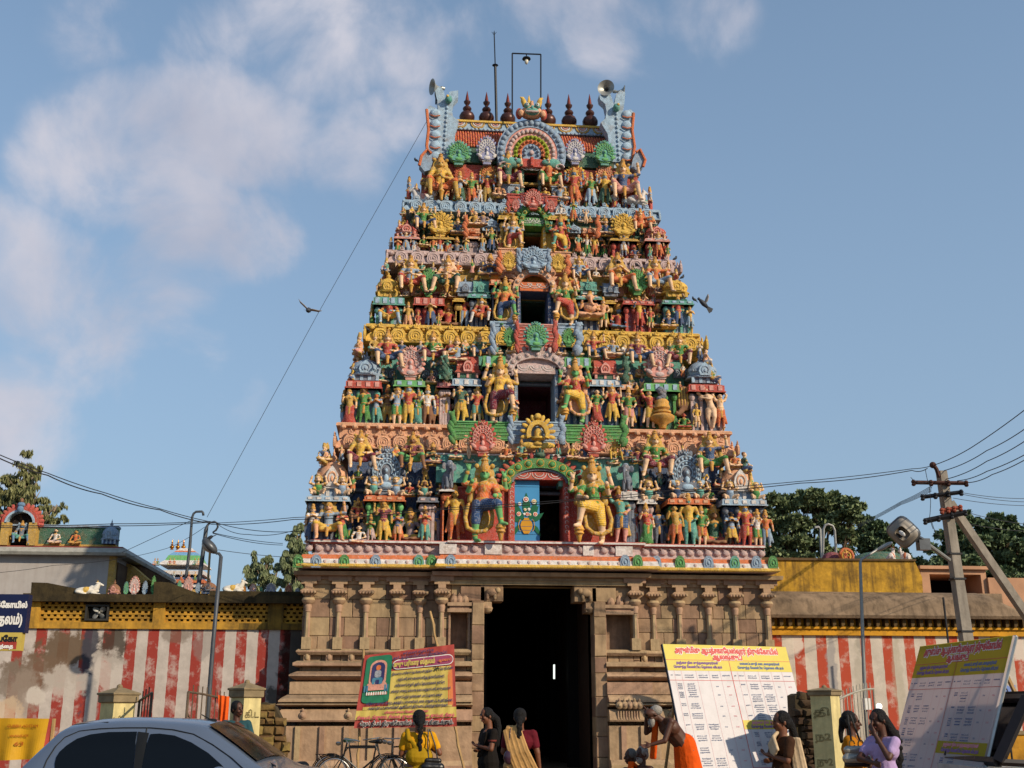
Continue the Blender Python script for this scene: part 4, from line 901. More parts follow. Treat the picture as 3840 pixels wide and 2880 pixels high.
for it in LED.replace('\n',' ').split(';'):
    q = it.split()
    if not q: continue
    l, r, t_, b_ = map(float, q[:4]); c, k, dy, pc = q[4], int(q[5]), float(q[6]), q[7]; T = TI[k]; y = T['D']+dy; px = (l+r)/2
    x0, x1, z1, z0 = X(l,b_,y), X(r,b_,y), Z(px,t_,y), Z(px,b_,y); b = MB()
    b.box(x0, x1, y, T['W'], z0, z1-.03, 0); b.box(x0+.04, x1-.04, y+.05, T['W'], z1-.03, z1, 0); b.box(x0-.03, x1+.03, y-.03, T['W'], z0, z0+.035, 0)
    n = max(2, int((x1-x0)/.22))
    for i in range(n): xx = x0+(i+.5)*(x1-x0)/n; b.box(xx-.06, xx+.06, y-.025, y, z0+.05, z1-.045, 1)
    b.build('ledge', [pm(c), pm({'i':'w','o':'e','r':'k','G':'i','t':'i','w':'w','q':'p','k':'w','x':'y','y':'x','e':'w','m':'k'}.get(c,'w'))], T['obj'])
    if z0-T['zf'] > .3:
        b = MB(); yy = y+.22; b.box(x0+.08, x1-.08, yy, T['W'], T['zf'], z0, 0)
        for i in range(4):
            xx = x0+.12+i*(x1-x0-.24)/3; b.box(xx-.04, xx+.04, yy-.06, yy, T['zf'], z0-.2, 1); b.lathe((xx, yy-.04, z0-.22), [(.05,0),(.09,.06),(.09,.12),(.05,.2)], 8, 1)
        b.build('pilastered_bay', [pm(pc), pm({'n':'q','g':'G','b':'t','t':'G','m':'r','N':'x','q':'p','r':'o','d':'g','y':'x'}.get(pc,'q'))], T['obj'], autos=R(40))
# crowds of small worn relief figures in the recesses: too many and too small to tell apart
low = [POSES[q]().mesh('low_'+q, BASE6, .03, 1) for q in ('sd','sp','sb','ss','sk')]; lowc = [POSES[q]().mesh('low_'+q, BASE6, .04, 1) for q in ('cc','cp','bk','cn')]
def arrs(me):
    v = np.zeros(len(me.vertices)*3, dtype=np.float32); me.vertices.foreach_get('co', v); f = [list(p.vertices) for p in me.polygons]; m = [p.material_index for p in me.polygons]; return v.reshape(-1,3), f, m
lowA = [arrs(m) for m in low]; lowB = [arrs(m) for m in lowc]
FM = 'srybgteokNdnuwx'
for k, T in enumerate(TI):
    V_, F_, M_ = [], [], []; r = random.Random(40+k); H = T['kz0']-T['zf']
    def add(src, x, y, z, h, ws, rz=0):
        v, f, m = src; o_ = sum(len(a) for a in V_); c_, s_ = math.cos(rz), math.sin(rz); q = v*np.array([h*ws,h*ws,h]); q = np.stack([q[:,0]*c_-q[:,1]*s_+x, q[:,0]*s_+q[:,1]*c_+y, q[:,2]+z], axis=1); V_.append(q)
        cm = {0:0, 1:r.randrange(1,15), 2:r.randrange(1,15), 3:12+2, 4:14, 5:9}; F_.extend([[i+o_ for i in p] for p in f]); M_.extend([cm[i] for i in m])
    hs = {0:.95,1:1.05,2:.80,3:.62,4:.80}[k]; x0, x1 = T['x0']+.35, T['x1']-.35; rl, rr_, _, _ = T['room']; d0, d1 = X(rl,1500,T['W'])-.3, X(rr_,1500,T['W'])+.3
    x = x0
    while x < x1:
        if not d0 < x < d1: add(r.choice(lowA), x, T['D']+r.uniform(.58,.7) if k < 4 else T['D']+.32, T['zf'], hs*r.uniform(.85,1.08), 1.25)
        x += hs*.40*r.uniform(.85,1.2)
    if k < 4:
        for lev, hh, dy in ((.50,.17,.52),(.66,.2,.60),(.84,.2,.36)):
            x = x0+.1
            while x < x1-.1:
                if not d0-.2 < x < d1+.2: add(r.choice(lowB if r.random() < .7 else lowA), x, T['D']+dy, T['zf']+H*lev+r.uniform(-.04,.04), H*hh*r.uniform(.9,1.3), 1.25, r.uniform(-.4,.4))
                x += H*hh*.8*r.uniform(.85,1.3)
        for sgn in (-1, 1):      # side faces
            for lev, hh, st_ in ((0,.36,.34),(.5,.3,.5),(.8,.28,.5)):
                y = T['D']+.4
                while y < 6.5: add(r.choice(lowA if lev == 0 else lowB), (T['x0'] if sgn < 0 else T['x1'])-sgn*(.1+.5*lev), y, T['zf']+H*lev, H*hh*r.uniform(.85,1.2), 1.25, sgn*math.pi/2); y += st_*H/2.4*r.uniform(.8,1.3)
    VV = np.concatenate(V_); me = bpy.data.meshes.new('relief_figures'); me.from_pydata((VV-np.array(wloc(T['obj']))).tolist(), [], F_); me.polygons.foreach_set('material_index', M_); me.polygons.foreach_set('use_smooth', [True]*len(F_))
    for q in FM: me.materials.append(pm(q))
    o = link('relief_figures', me, T['obj']); o['kind'] = 'stuff'; o['label'] = 'crowd of small worn painted figures in the recesses of the storey'
# leaf plaques below the cornices
for k, c, c2, pl, py in ((0,'n','b',[1338,1368,1540,1572,1600,2440,2480,2492,2690,2700],1816),(1,'q','i',[1442,1470,1598,1628,2372,2400,2540,2568],1418),(2,'e','k',[1526,1552,1664,1690,2300,2327,2445,2470],1110)):
    for px in pl: place('leaf_plaque', spm, px, py, TI[k]['W']-.22, .26, .30, [pm(c), pm(c2)])

# --- central bays, doorways and arches --------------------------------------
def arch_strip(mb, cx, cz, rx, rz_a, y0, y1, th, m=0, n=26, a0=0, a1=math.pi):
    pts_o = []; pts_i = []
    for i in range(n+1):
        a = a0+(a1-a0)*i/n; pts_o.append((cx+(rx+th)*math.cos(a), cz+(rz_a+th)*math.sin(a))); pts_i.append((cx+rx*math.cos(a), cz+rz_a*math.sin(a)))
    for i in range(n):
        mb.prism([pts_o[i], pts_o[i+1], pts_i[i+1], pts_i[i]], y0, y1, m)
def doorway(k, l, r, t_, b_, y, jc, arch=None, lint=None):
    T = TI[k]; x0, x1 = X(l,(t_+b_)/2,y), X(r,(t_+b_)/2,y); z1, z0 = Z(2010,t_,y), T['zf']; jw = .17 if k == 0 else .10
    b = MB(); b.box(x0-jw, x0, y, T['W']+.05, z0, z1+.02, 0); b.box(x1, x1+jw, y, T['W']+.05, z0, z1+.02, 0)
    b.box(x0-jw, x1+jw, y-.02, T['W']+.05, z1+.02, z1+.16, 0)
    for s_ in (x0-jw, x1):
        b.box(s_+jw*.12, s_+jw*.88, y-.012, y, z0+.28, z1-.05, 1); b.box(s_+jw*.12, s_+jw*.88, y-.012, y, z0+.03, z0+.24, 1)
        nb = int((z1-z0-.35)/.13)
        for i in range(nb): b.tube([(s_+jw*.5+jw*.25*math.cos(a), y-.014, z0+.35+i*.13+.045*math.sin(a)) for a in [j*.7 for j in range(7)]], .008, 4, 2)
    b.build('door_surround', [pm(jc), pm('r' if jc=='r' else jc), pm('w')], T['obj'])
    if arch:
        ac, fc, cx_px, al, ar, at, ab, yo = arch
        cx = X(cx_px,at,y); rx = (X(ar,ab,y)-X(al,ab,y))/2; zt, zb = Z(2010,at,y), Z(2010,ab,y); rzz = zt-zb
        a = MB(); th = rx*.26; arch_strip(a, cx, zb, rx-th, rzz-th, y-.16, y+.05, th, 0, a0=-.12, a1=math.pi+.12)
        for i in range(9):
            an = .1+(math.pi-.2)*i/8; p = (cx+(rx-th*.5)*math.cos(an), y-.17, zb+(rzz-th*.5)*math.sin(an))
            a.ell(p, (th*.30,.05,th*.30), 0); a.tube([(p[0]+th*.36*math.cos(q), y-.165, p[2]+th*.36*math.sin(q)) for q in [j*math.pi/5 for j in range(11)]], .014, 4, 1)
        for s_ in (-1, 1):
            a.tube([(cx+s_*(rx-th*.5+th*.45*math.cos(q)*(1-q/9)), y-.12, zb-.05-th*.3+th*.45*math.sin(q)*(1-q/9)) for q in [j*.6 for j in range(11)]], th*.16, 6, 0)
        for i in range(17):
            an = .05+(math.pi-.1)*i/16
            if abs(an-math.pi/2) < .1: continue
            Mr = Matrix.Rotation(math.pi/2-an,3,'Y'); a.ell((cx+(rx+.06)*math.cos(an), y-.04, zb+(rzz+.06)*math.sin(an)), (.065,.05,.14), 2, nu=7, nv=6, M=Mr)
        a.ell((cx, y-.1, zt+.10), (.14,.1,.08), 3); a.ell((cx, y-.12, zt+.2), (.05,.05,.1), 3)
        for s_ in (-1,1): a.ell((cx+s_*.09, y-.1, zt+.17), (.035,.04,.09), 3)
        if k == 0:
            arch_strip(a, cx, zb, rx-th-.06, rzz-th-.06, y-.10, y+.02, .06, 4)
        a.build('door_arch', [pm(ac), pm('w' if ac in 'pe' else ('y' if ac == 'g' else 'w')), pm(fc), pm(ac if ac != 'g' else 'd'), pm('q')], T['obj'], autos=R(50))
    if lint:
        lc, lt, lb = lint; b = MB(); b.box(x0-.02, x1+.02, y-.06, T['W'], Z(2010,lb,y), Z(2010,lt,y), 0)
        zt_, zb_ = Z(2010,lt,y), Z(2010,lb,y)
        for i in range(3):
            cx = x0+(i+.5)*(x1-x0)/3
            for rr_ in (.2,.12): b.tube([(cx+rr_*math.cos(q), y-.065, zt_-.03-rr_*.8*math.sin(q)) for q in [j*math.pi/8 for j in range(9)]], .012, 4, 1)
        b.build('lintel', [pm(lc), pm('w')], T['obj'])
def slab(k, l, r, t_, b_, y, c, name='panel', th=.1, c2=None, ridges=0):
    T = TI[k]; b = MB(); x0, x1, z1, z0 = X(l,(t_+b_)/2,y), X(r,(t_+b_)/2,y), Z(2010,t_,y), Z(2010,b_,y)
    b.box(x0, x1, y, y+th, z0, z1, 0); b.box(x0-.02, x1+.02, y-.03, y+th, z1, z1+.04, 1)
    for i in range(ridges): zz_ = z0+(i+.6)*(z1-z0)/ridges; b.box(x0+.01, x1-.01, y-.02, y, zz_-.012, zz_+.012, 1)
    b.build(name, [pm(c), pm(c2 or c)], T['obj'])
# bay walls behind guardians
slab(0, 1652, 1905, 1835, 2036, -.02, 'r', 'bay_wall', th=.3); slab(0, 2136, 2390, 1838, 2040, -.02, 'r', 'bay_wall', th=.3)
slab(0, 1636, 1935, 1712, 1815, -.08, 't', 'bay_entablature', th=.5, c2='w'); slab(0, 2095, 2395, 1716, 1822, -.08, 't', 'bay_entablature', th=.5, c2='w'); slab(0, 1935, 2095, 1708, 1776, -.04, 't', 'bay_entablature', th=.4, c2='w')
slab(0, 1700, 1916, 1590, 1655, .30, 'g', 'gable_panel', th=.4, c2='G', ridges=5); slab(0, 2122, 2340, 1595, 1658, .30, 'g', 'gable_panel', th=.4, c2='G', ridges=5); slab(0, 1916, 2120, 1586, 1664, .24, 'b', 'gable_panel', th=.4, c2='i', ridges=4)
slab(1, 1808, 1938, 1405, 1588, .72, 'n', 'bay_wall', th=.3); slab(1, 2084, 2215, 1410, 1590, .72, 'n', 'bay_wall', th=.3)
slab(1, 1898, 2130, 1328, 1376, .60, 'p', 'bay_entablature', th=.5, c2='w'); slab(1, 1840, 1936, 1215, 1300, 1.12, 'b', 'gable_panel', th=.3, c2='i', ridges=3); slab(1, 2092, 2185, 1215, 1300, 1.12, 'b', 'gable_panel', th=.3, c2='i', ridges=3); slab(1, 1936, 2090, 1220, 1325, 1.04, 'r', 'gable_panel', th=.3, c2='k', ridges=8)
slab(2, 1850, 1948, 1070, 1226, 1.48, 'n', 'bay_wall', th=.3); slab(2, 2058, 2160, 1075, 1228, 1.48, 'n', 'bay_wall', th=.3); slab(2, 1870, 1938, 940, 1046, 1.74, 'e', 'gable_panel', th=.3, ridges=3); slab(2, 2066, 2140, 945, 1048, 1.74, 'e', 'gable_panel', th=.3, ridges=3); slab(2, 1938, 2062, 938, 1024, 1.7, 'b', 'gable_panel', th=.3, c2='i', ridges=4)
slab(3, 1880, 1960, 808, 952, 2.16, 'y', 'bay_wall', th=.2); slab(3, 2040, 2128, 810, 956, 2.16, 'y', 'bay_wall', th=.2); slab(3, 1902, 1960, 735, 790, 2.4, 'r', 'gable_panel', th=.2, ridges=2); slab(3, 2040, 2090, 738, 792, 2.4, 'r', 'gable_panel', th=.2, ridges=2); slab(3, 1952, 2050, 730, 790, 2.38, 'm', 'gable_panel', th=.2)
slab(4, 1868, 1950, 700, 762, 2.72, 'b', 'bay_wall', th=.2); slab(4, 2070, 2125, 700, 768, 2.72, 'b', 'bay_wall', th=.2)
doorway(0, 1930, 2113, 1802, 2034, -.12, 'r', ('g','r',2023,1880,2166,1722,1812,0), ('r',1772,1800))
doorway(1, 1941, 2080, 1404, 1588, .62, 'b', ('p','p',2012,1898,2129,1320,1392,0), ('p',1370,1403))
doorway(2, 1952, 2054, 1098, 1216, 1.40, 'n', ('e','e',2004,1918,2086,1012,1102,0), ('o',1062,1094))
doorway(3, 1962, 2036, 852, 944, 2.08, 'y', ('g','g',2001,1944,2060,780,860,0), ('g',820,850))
doorway(4, 1965, 2018, 640, 718, 2.72, 'd', None, ('o',622,636))
# gold lingam shrine over the first door
g = MB(); y = .02; cx = X(2017,1660,y); z0, z1 = Z(2010,1682,y), Z(2010,1560,y); h = z1-z0; rx = (X(2076,1640,y)-X(1958,1640,y))/2
arch_strip(g, cx, z0+h*.42, rx*.45, h*.30, y-.1, y+.1, rx*.28, 0, a0=-.3, a1=math.pi+.3)
for i in range(11):
    an = -.2+(math.pi+.4)*i/10; g.ell((cx+rx*.9*math.cos(an), y, z0+h*.45+h*.5*math.sin(an)), (.06,.04,.11), 0, M=Matrix.Rotation(math.pi/2-an,3,'Y'))
g.lathe((cx,y-.02,z0+.08), [(.16,0),(.17,.04),(.1,.08),(.08,.14),(.2,.18),(.2,.23),(.09,.25),(.09,.42),(.05,.48)], 12, 0); g.box(cx-rx*.5,cx+rx*.5,y-.12,y+.1,z0,z0+.08,0); g.ell((cx,y-.05,z1-.02),(.1,.07,.09),0)
for s_ in (-1,1): g.ell((cx+s_*rx*.62,y-.05,z0+.08),(.2,.06,.09),0)
g.build('lingam_shrine', [pm('y'), pm('c')], TI[0]['obj'], autos=R(50))
# painted blue door leaf with a vase of flowers
d = MB(); y = -.02; x0, x1 = X(1930,1920,y), X(2023,1920,y); z0, z1 = TI[0]['zf']+.01, Z(2010,1803,y)
d.box(x0, x1, y, y+.05, z0, z1, 0); d.box(x0, x1, y-.006, y, z0+(z1-z0)*.155, z0+(z1-z0)*.162, 6); d.box(x0, x1, y-.006, y, z1-(z1-z0)*.1, z1-(z1-z0)*.094, 6)
W_ = x1-x0; Hh = z1-z0
def disc(mb, x, z, r, yy, m, n=14, sz=1): mb.prism([(x+r*math.cos(2*math.pi*i/n), z+r*sz*math.sin(2*math.pi*i/n)) for i in range(n)], yy, yy+.006, m)
def leaf(mb, x, z, w_, h_, ang, yy, m):
    p = []
    for i in range(9): t = i/8; p.append((w_*math.sin(math.pi*t**.8)*(1-t*.25), h_*t))
    for i in range(7,0,-1): t = i/8; p.append((-w_*math.sin(math.pi*t**.8)*(1-t*.25), h_*t))
    ca, sa = math.cos(ang), math.sin(ang); mb.prism([(x+a*ca+b*sa, z-a*sa+b*ca) for a, b in p], yy, yy+.004, m)
cx = x0+W_*.47; zv = z0+Hh*.40
for i, (dx, dz, w_, h_, an) in enumerate([(0,.05,.18,.36,0),(.25,.06,.12,.26,.35),(-.28,.02,.13,.26,-.4),(.32,-.04,.12,.22,.9),(-.33,-.05,.11,.2,-1.0),(.12,-.02,.14,.28,.6),(-.12,-.02,.15,.28,-.7),(.38,-.1,.09,.2,2.6),(-.38,-.1,.09,.18,-2.7)]):
    leaf(d, cx+dx*W_*.8, zv+dz*Hh, w_*W_, h_*Hh, an, y-.012-.0012*i, 1)
for dx, dz, r, m in ((-.02,.30,.11,2),(.36,.27,.10,3),(-.32,.23,.07,4),(-.06,.14,.06,3),(.12,.145,.06,4),(-.36,.07,.09,5),(.04,.07,.08,5),(.42,.07,.09,5),(.17,.065,.05,3),(-.1,.07,.05,4)):
    xx, zz_ = cx+dx*W_*.85, zv+dz*Hh*1.0; disc(d, xx, zz_, r*W_, y-.030, 4); disc(d, xx, zz_, r*W_*.72, y-.036, m); disc(d, xx, zz_, r*W_*.25, y-.042, 4)
vs = [(.10,.0),(.14,.03),(.22,.10),(.24,.16),(.20,.22),(.12,.255),(.09,.27),(.11,.29)]
zb_ = z0+Hh*.165; d.prism([(cx+a*W_, zb_+b*Hh*.85) for a, b in vs]+[(cx-a*W_, zb_+b*Hh*.85) for a, b in vs[::-1]], y-.034, y-.026, 7)
for zz_ in (.05,.11,.2): d.box(cx-.2*W_, cx+.2*W_, y-.038, y-.034, zb_+zz_*Hh, zb_+zz_*Hh+.008, 6)
for s_ in (-1,1): d.tube([(cx+s_*W_*(.22+.1*math.sin(q)), y-.03, zb_+Hh*(.1+.09*math.cos(q)*-1+.03)) for q in [j*math.pi/8 for j in range(9)]], .009, 5, 7)
d.build('painted_door', [mat('door_blue','#3f87b8',rough=.5,var=.1,scale=2,bump=.1,dirt=.15), mat('leaf_green','#0f5c3c',rough=.5,var=.15,bump=0), pm('r'), pm('y'), mat('flower_white','#dcdcd6',bump=0), mat('flower_orange','#cf5320',bump=0), mat('door_line','#2b5b80',bump=0), mat('vase_yellow','#c08a1e',rough=.5,var=.15,bump=0)], TI[0]['obj'])
# hanging tube lamps in the openings
for k, px, t_, b_ in ((0,2064,1815,1843),(1,2012,1420,1445),(2,2005,1108,1124),(3,1997,870,894)):
    y = TI[k]['W']+.3; b = MB(); a0, a1 = P(px,t_,y), P(px,b_,y)
    b.tube([a0+Vector((0,0,.3)), a0], .006, 4, 1); b.lathe((a0.x,a0.y,a1.z), [(.02,0),(.035,.03),(.035,(a0.z-a1.z)*.75),(.02,a0.z-a1.z)], 8, 0)
    b.build('hanging_bulb', [mat('bulb_glass','#cfc9b8',rough=.3,bump=0), DARK], TI[k]['obj'], autos=R(40))
# elephants, bulls, churning pot, snake hood
EL = standing_elephant().mesh('elephant', [pm('q'), pm('w'), pm('b')], .022, 2)
for px, yt, yf, s_ in ((1679,1726,1833,1),(2352,1737,1842,-1)):
    y = -.30; b0 = P(px,yf,y); h = P(px,yt,y).z-b0.z; o = link('elephant_statue', EL, tower); o.location = (b0.x-XC,y-4,b0.z); o.scale = (h,h,h); o.rotation_euler = (0,0,s_*.5)
BUL = bull().mesh('bull', [pm('w'), pm('k'), pm('y'), pm('c'), pm('x'), pm('z')], .022, 2)
for px, yt, yf, y, s_ in ((2385,700,768,2.5,1),(1585,690,766,2.6,-1)):
    b0 = P(px,yf,y); h = P(px,yt,y).z-b0.z; o = link('bull_statue', BUL, tower); o.location = (b0.x-XC,y-4,b0.z); o.scale = (s_*h,h,h)
b = MB(); y = TI[1]['D']+.1; p = P(2485,1607,y); hh = P(2485,1458,y).z-p.z
b.lathe(p, [(.10,0),(.13,.1*hh),(.34,.2*hh),(.36,.28*hh),(.3,.33*hh),(.2,.36*hh),(.26,.38*hh),(.26,.42*hh),(.18,.45*hh),(.24,.5*hh),(.22,.56*hh),(.2,.6*hh),(.21,.66*hh),(.15,.72*hh)], 14, 0)
for i in range(9): b.ell((p.x+rnd.uniform(-.08,.08), p.y-.05, p.z+hh*(.7+i*.035)), (.1,.1,.08), 1)
b.build('churning_pot', [pm('c'), pm('q')], TI[1]['obj'], autos=R(50))
b = MB(); p = P(2566,1495,y+.25); b.ell(p, (.27,.06,.38), 0); 
for i in range(5): b.ell((p.x-.17+.085*i, p.y-.03, p.z+.05), (.035,.05,.3), 1)
b.tube([p+Vector((-.05,-.02,-.3)), p+Vector((-.2,-.05,-.5)), p+Vector((-.3,-.06,-.45))], .09, 8, 0); b.build('serpent_hood', [pm('N'), pm('x')], TI[1]['obj'], autos=R(50))
# side faces: figures and fans seen edge-on in the outline
for k, T in enumerate(TI):
    for sgn in (-1, 1):
        xs_ = T['x0'] if sgn < 0 else T['x1']; hfig = (T['kz0']-T['zf'])*(.44 if k < 4 else .8)
        for j in range(3):
            y = T['D']+.55+j*.85; me = proto(['sd','sp','sb'][j], POSES[['sd','sp','sb'][j]]); o = link('standing_statue', me, tower)
            o.location = (xs_-sgn*.12-XC, y-4, T['zf']); o.scale = (hfig*1.15,hfig*1.15,hfig); o.rotation_euler = (0,0,sgn*math.pi/2); setmats(o, clr(['sgo','Nxb','syr','eig','sbr'][(k+j)%5]))
        if k < 4:
            o = link('fan_arch_ornament', FAN, tower); hh = (T['kz0']-T['zf'])*.52; o.location = (xs_-sgn*.45-XC, T['D']+2.0-4, T['zf']+(T['kz0']-T['zf'])*.5); o.scale = (hh*1.0,hh*1.2,hh*1.0)
            o.rotation_euler = (0,0,sgn*math.pi/2); setmats(o, [pm(['d','N','e','g'][k]), pm('q')])
            for j in range(2):
                me = proto('bk', POSES['bk']); o = link('seated_statue', me, tower); o.location = (xs_-sgn*.5-XC, T['D']+1.1+j*1.9-4, T['zf']+(T['kz0']-T['zf'])*.45); o.scale = (hh,hh,hh*.95); o.rotation_euler = (0,0,sgn*math.pi/2); setmats(o, clr('sym' if j else 'Nbr'))

# --- roof -------------------------------------------------------------------
yr = 3.05; yc = 4.0
rx0, rx1 = X(1692,550,yr), X(2296,550,yr)
zb0, zt0 = Z(2010,612,yr), Z(2010,462,3.55); H = zt0-zb0
TILE = pm('o')
rb = MB()
n = 12; prof = []
for i in range(n+1):
    t = i/n; prof.append((yr+.18-.30*math.sin(min(1,t*1.6)*math.pi/2)*(1-t)+ (yc-yr-.35)*t**1.8, zb0+H*.12+H*.72*t))
def roofband(i0, i1, m): 
    for s_ in (0,1):
        for i in range(i0, i1):
            (ya,za),(yb_,zb_) = prof[i], prof[i+1]
            if s_: ya, yb_ = 8-ya, 8-yb_
            rb.quad((rx0,ya,za),(rx1,ya,za),(rx1,yb_,zb_),(rx0,yb_,zb_), m)
roofband(0, 3, 1); roofband(3, n, 0)
rb.box(rx0, rx1, yr-.15, 8-yr+.15, zb0-.15, zb0+H*.12, 1)
rb.build('barrel_roof', [pm('r'), pm('d')], tower)
tl = MB(); cols = 62
for c_ in range(cols):
    x = rx0+.06+(rx1-rx0-.12)*c_/(cols-1)
    for i in range(3, n-1):
        (ya,za),(yb_,zb_) = prof[i], prof[i+1]
        tl.ell((x,(ya+yb_)/2-.02,(za+zb_)/2), (.042,.05,(zb_-za)*.62), (c_+i)%3==0 and 1 or 0, nu=6, nv=4)
tl.build('roof_tiles', [pm('o'), pm('r')], tower, smooth=True)
rg = MB(); y = prof[-1][0]
rg.box(rx0, rx1, y-.20, 8-y+.20, zb0+H*.82, zt0-.05, 0); rg.box(rx0-.02, rx1+.02, y-.26, 8-y+.26, zt0-.05, zt0+.02, 1)
for i in range(40): rg.ell((rx0+.05+(rx1-rx0-.1)*i/39, y-.21, zb0+H*.83), (.06,.05,.05), 0, nu=6, nv=4)
for i in range(9):
    cx = rx0+.3+(rx1-rx0-.6)*i/8
    for r_, m in ((.22,2),(.15,3),(.08,4)): rg.tube([(cx+r_*math.cos(q), y-.205-r_*.03, zt0-.06-r_*.9*math.sin(q)) for q in [j*math.pi/10 for j in range(11)]], .028, 5, m)
rg.build('ridge_beam', [pm('i'), pm('y'), pm('x'), pm('w'), pm('k')], tower, autos=R(50))
# gable horns: tall scaled fins at both ends
for sgn, l, r in ((-1,1604,1700),(1,2288,2372)):
    gb = MB(); xg = rx0 if sgn < 0 else rx1
    o_ = lambda px, py, y=2.9: (X(px,py,y), Z(px,py,y))
    if sgn < 0: out = [(1702,600),(1608,612),(1600,545),(1607,485),(1600,410),(1612,398),(1634,408),(1642,420),(1640,380),(1630,338),(1650,326),(1664,345),(1673,388),(1686,346),(1718,342),(1718,366),(1702,382),(1694,412),(1699,440),(1720,455),(1706,500)]
    else: out = [(2290,610),(2370,606),(2380,550),(2371,490),(2376,424),(2364,412),(2344,420),(2334,428),(2340,392),(2344,350),(2326,340),(2310,356),(2302,396),(2288,356),(2246,358),(2250,376),(2268,392),(2274,420),(2270,446),(2252,462),(2278,505)]
    poly = [o_(*p) for p in out]
    if sgn > 0: poly = poly[::-1]
    gb.prism(poly, 2.85, 3.2, 0); 
    ol = [p for p in out if abs(p[0]-(1606 if sgn<0 else 2372)) < 16]
    gb.tube([(X(px,py,2.83), 2.83, Z(px,py,2.83)) for px, py in [p for p in out][1 if sgn<0 else 1:5]], .05, 6, 1)
    for i in range(5):
        px, py = (1632,585-40*i) if sgn < 0 else (2350,590-40*i); c = P(px,py,2.84); gb.ell((c.x, 2.84, c.z), (.17,.09,.16), 0); gb.tube([(c.x-.16*1,2.78,c.z-.1),(c.x,2.75,c.z-.16),(c.x+.16,2.78,c.z-.1)], .02, 5, 1)
    for i in range(12):
        px, py = (1664+ i*1.2,590-17*i) if sgn < 0 else (2322-i*1.0,595-17*i); c = P(px,py,2.82); gb.ell((c.x, 2.82, c.z), (.045,.03,.06), 0)
    # the gable wall behind the fin, running to the rear
    xs_ = xg+sgn*.02
    gb.add([(xs_, yy, z_) for yy, z_ in [(2.95,zb0-.1),(2.9,zb0+H*.5),(3.3,zt0+.1),(4,zt0+.7),(4.7,zt0+.1),(5.1,zb0+H*.5),(5.05,zb0-.1)]]+[(xs_+sgn*.3, yy, z_) for yy, z_ in [(2.95,zb0-.1),(2.9,zb0+H*.5),(3.3,zt0+.1),(4,zt0+.7),(4.7,zt0+.1),(5.1,zb0+H*.5),(5.05,zb0-.1)]],
           [list(range(7)), list(range(13,6,-1))]+[(i,i+7,(i+1)%7+7,(i+1)%7) for i in range(7)], 0)
    gb.ell((xs_+sgn*.1, 2.75, zb0+H*1.15), (.12,.15,.14), 3); gb.ell((xs_+sgn*.14, 2.62, zb0+H*1.18), (.05,.04,.05), 4)
    gb.build('gable_horn', [pm('i'), pm('o'), pm('w'), pm('t'), pm('y')], tower, autos=R(45))
    # blue and orange wing below
    wg = MB(); pts = [(1592,645),(1572,620),(1580,585),(1602,560),(1618,575),(1622,610),(1612,640)] if sgn < 0 else [(2382,640),(2412,625),(2420,600),(2400,560),(2386,570),(2372,600),(2366,630)]
    pp = [(X(a,b_,2.7), Z(a,b_,2.7)) for a, b_ in pts]
    if sgn > 0: pp = pp[::-1]
    wg.prism(pp, 2.65, 3.0, 0); wg.tube([(X(a,b_,2.62),2.62,Z(a,b_,2.62)) for a, b_ in pts[1:5]], .05, 6, 1); wg.build('gable_wing', [pm('b'), pm('o')], tower, autos=R(45))
# fans on the roof
for l, r, t_, b_, c in ((1672,1768,528,620,'tG'),(1784,1868,510,618,'vw'),(2118,2196,520,618,'vw'),(2224,2312,528,622,'tG')):
    y = 2.72; px = (l+r)/2; w_ = X(r,b_,y)-X(l,b_,y); h_ = Z(px,t_,y)-Z(px,b_,y); o = place('fan_arch_ornament', FAN, px, b_, y, w_, h_, [pm(c[0]), pm(c[1])], CN[c[0]]+' fan arch ornament on the roof')
# the great central arch of the roof with a monster face
ga = MB(); y = 2.62; cx = X(1993,560,y); zc_ = Z(1993,575,y); ro = (X(2122,540,y)-X(1864,540,y))/2; hh_ = Z(1993,448,y)-zc_
arch_strip(ga, cx, zc_, ro*.76, hh_*.76, y-.02, y+.55, ro*.24, 0, n=32, a0=-.35, a1=math.pi+.35)
arch_strip(ga, cx, zc_, ro*.52, hh_*.53, y-.0, y+.4, ro*.24, 1, n=32, a0=-.3, a1=math.pi+.3)
arch_strip(ga, cx, zc_, ro*.40, hh_*.40, y-.02, y+.4, ro*.12, 2, n=24, a0=-.2, a1=math.pi+.2)
arch_strip(ga, cx, zc_, ro*.28, hh_*.28, y-.02, y+.4, ro*.12, 3, n=24, a0=-.2, a1=math.pi+.2)
ga.prism([(cx+ro*.29*math.cos(q), zc_+hh_*.29*math.sin(q)) for q in [2*math.pi*i/20 for i in range(20)]], y, y+.3, 0)
for (rr_, kk, nn, m, yo) in ((.88,.075,21,0,-.04),(.64,.065,19,4,-.03),(.46,.045,15,2,-.05),(.34,.04,11,3,-.05),(.2,.045,8,0,-.04)):
    for i in range(nn):
        an = -.25+(math.pi+.5)*i/(nn-1); ga.ell((cx+ro*rr_*math.cos(an), y+yo, zc_+hh_*rr_*math.sin(an)), (ro*kk,.06,ro*kk*1.1), m, nu=8, nv=5)
ga.ell((cx,y-.05,zc_),(.08,.05,.08),4)
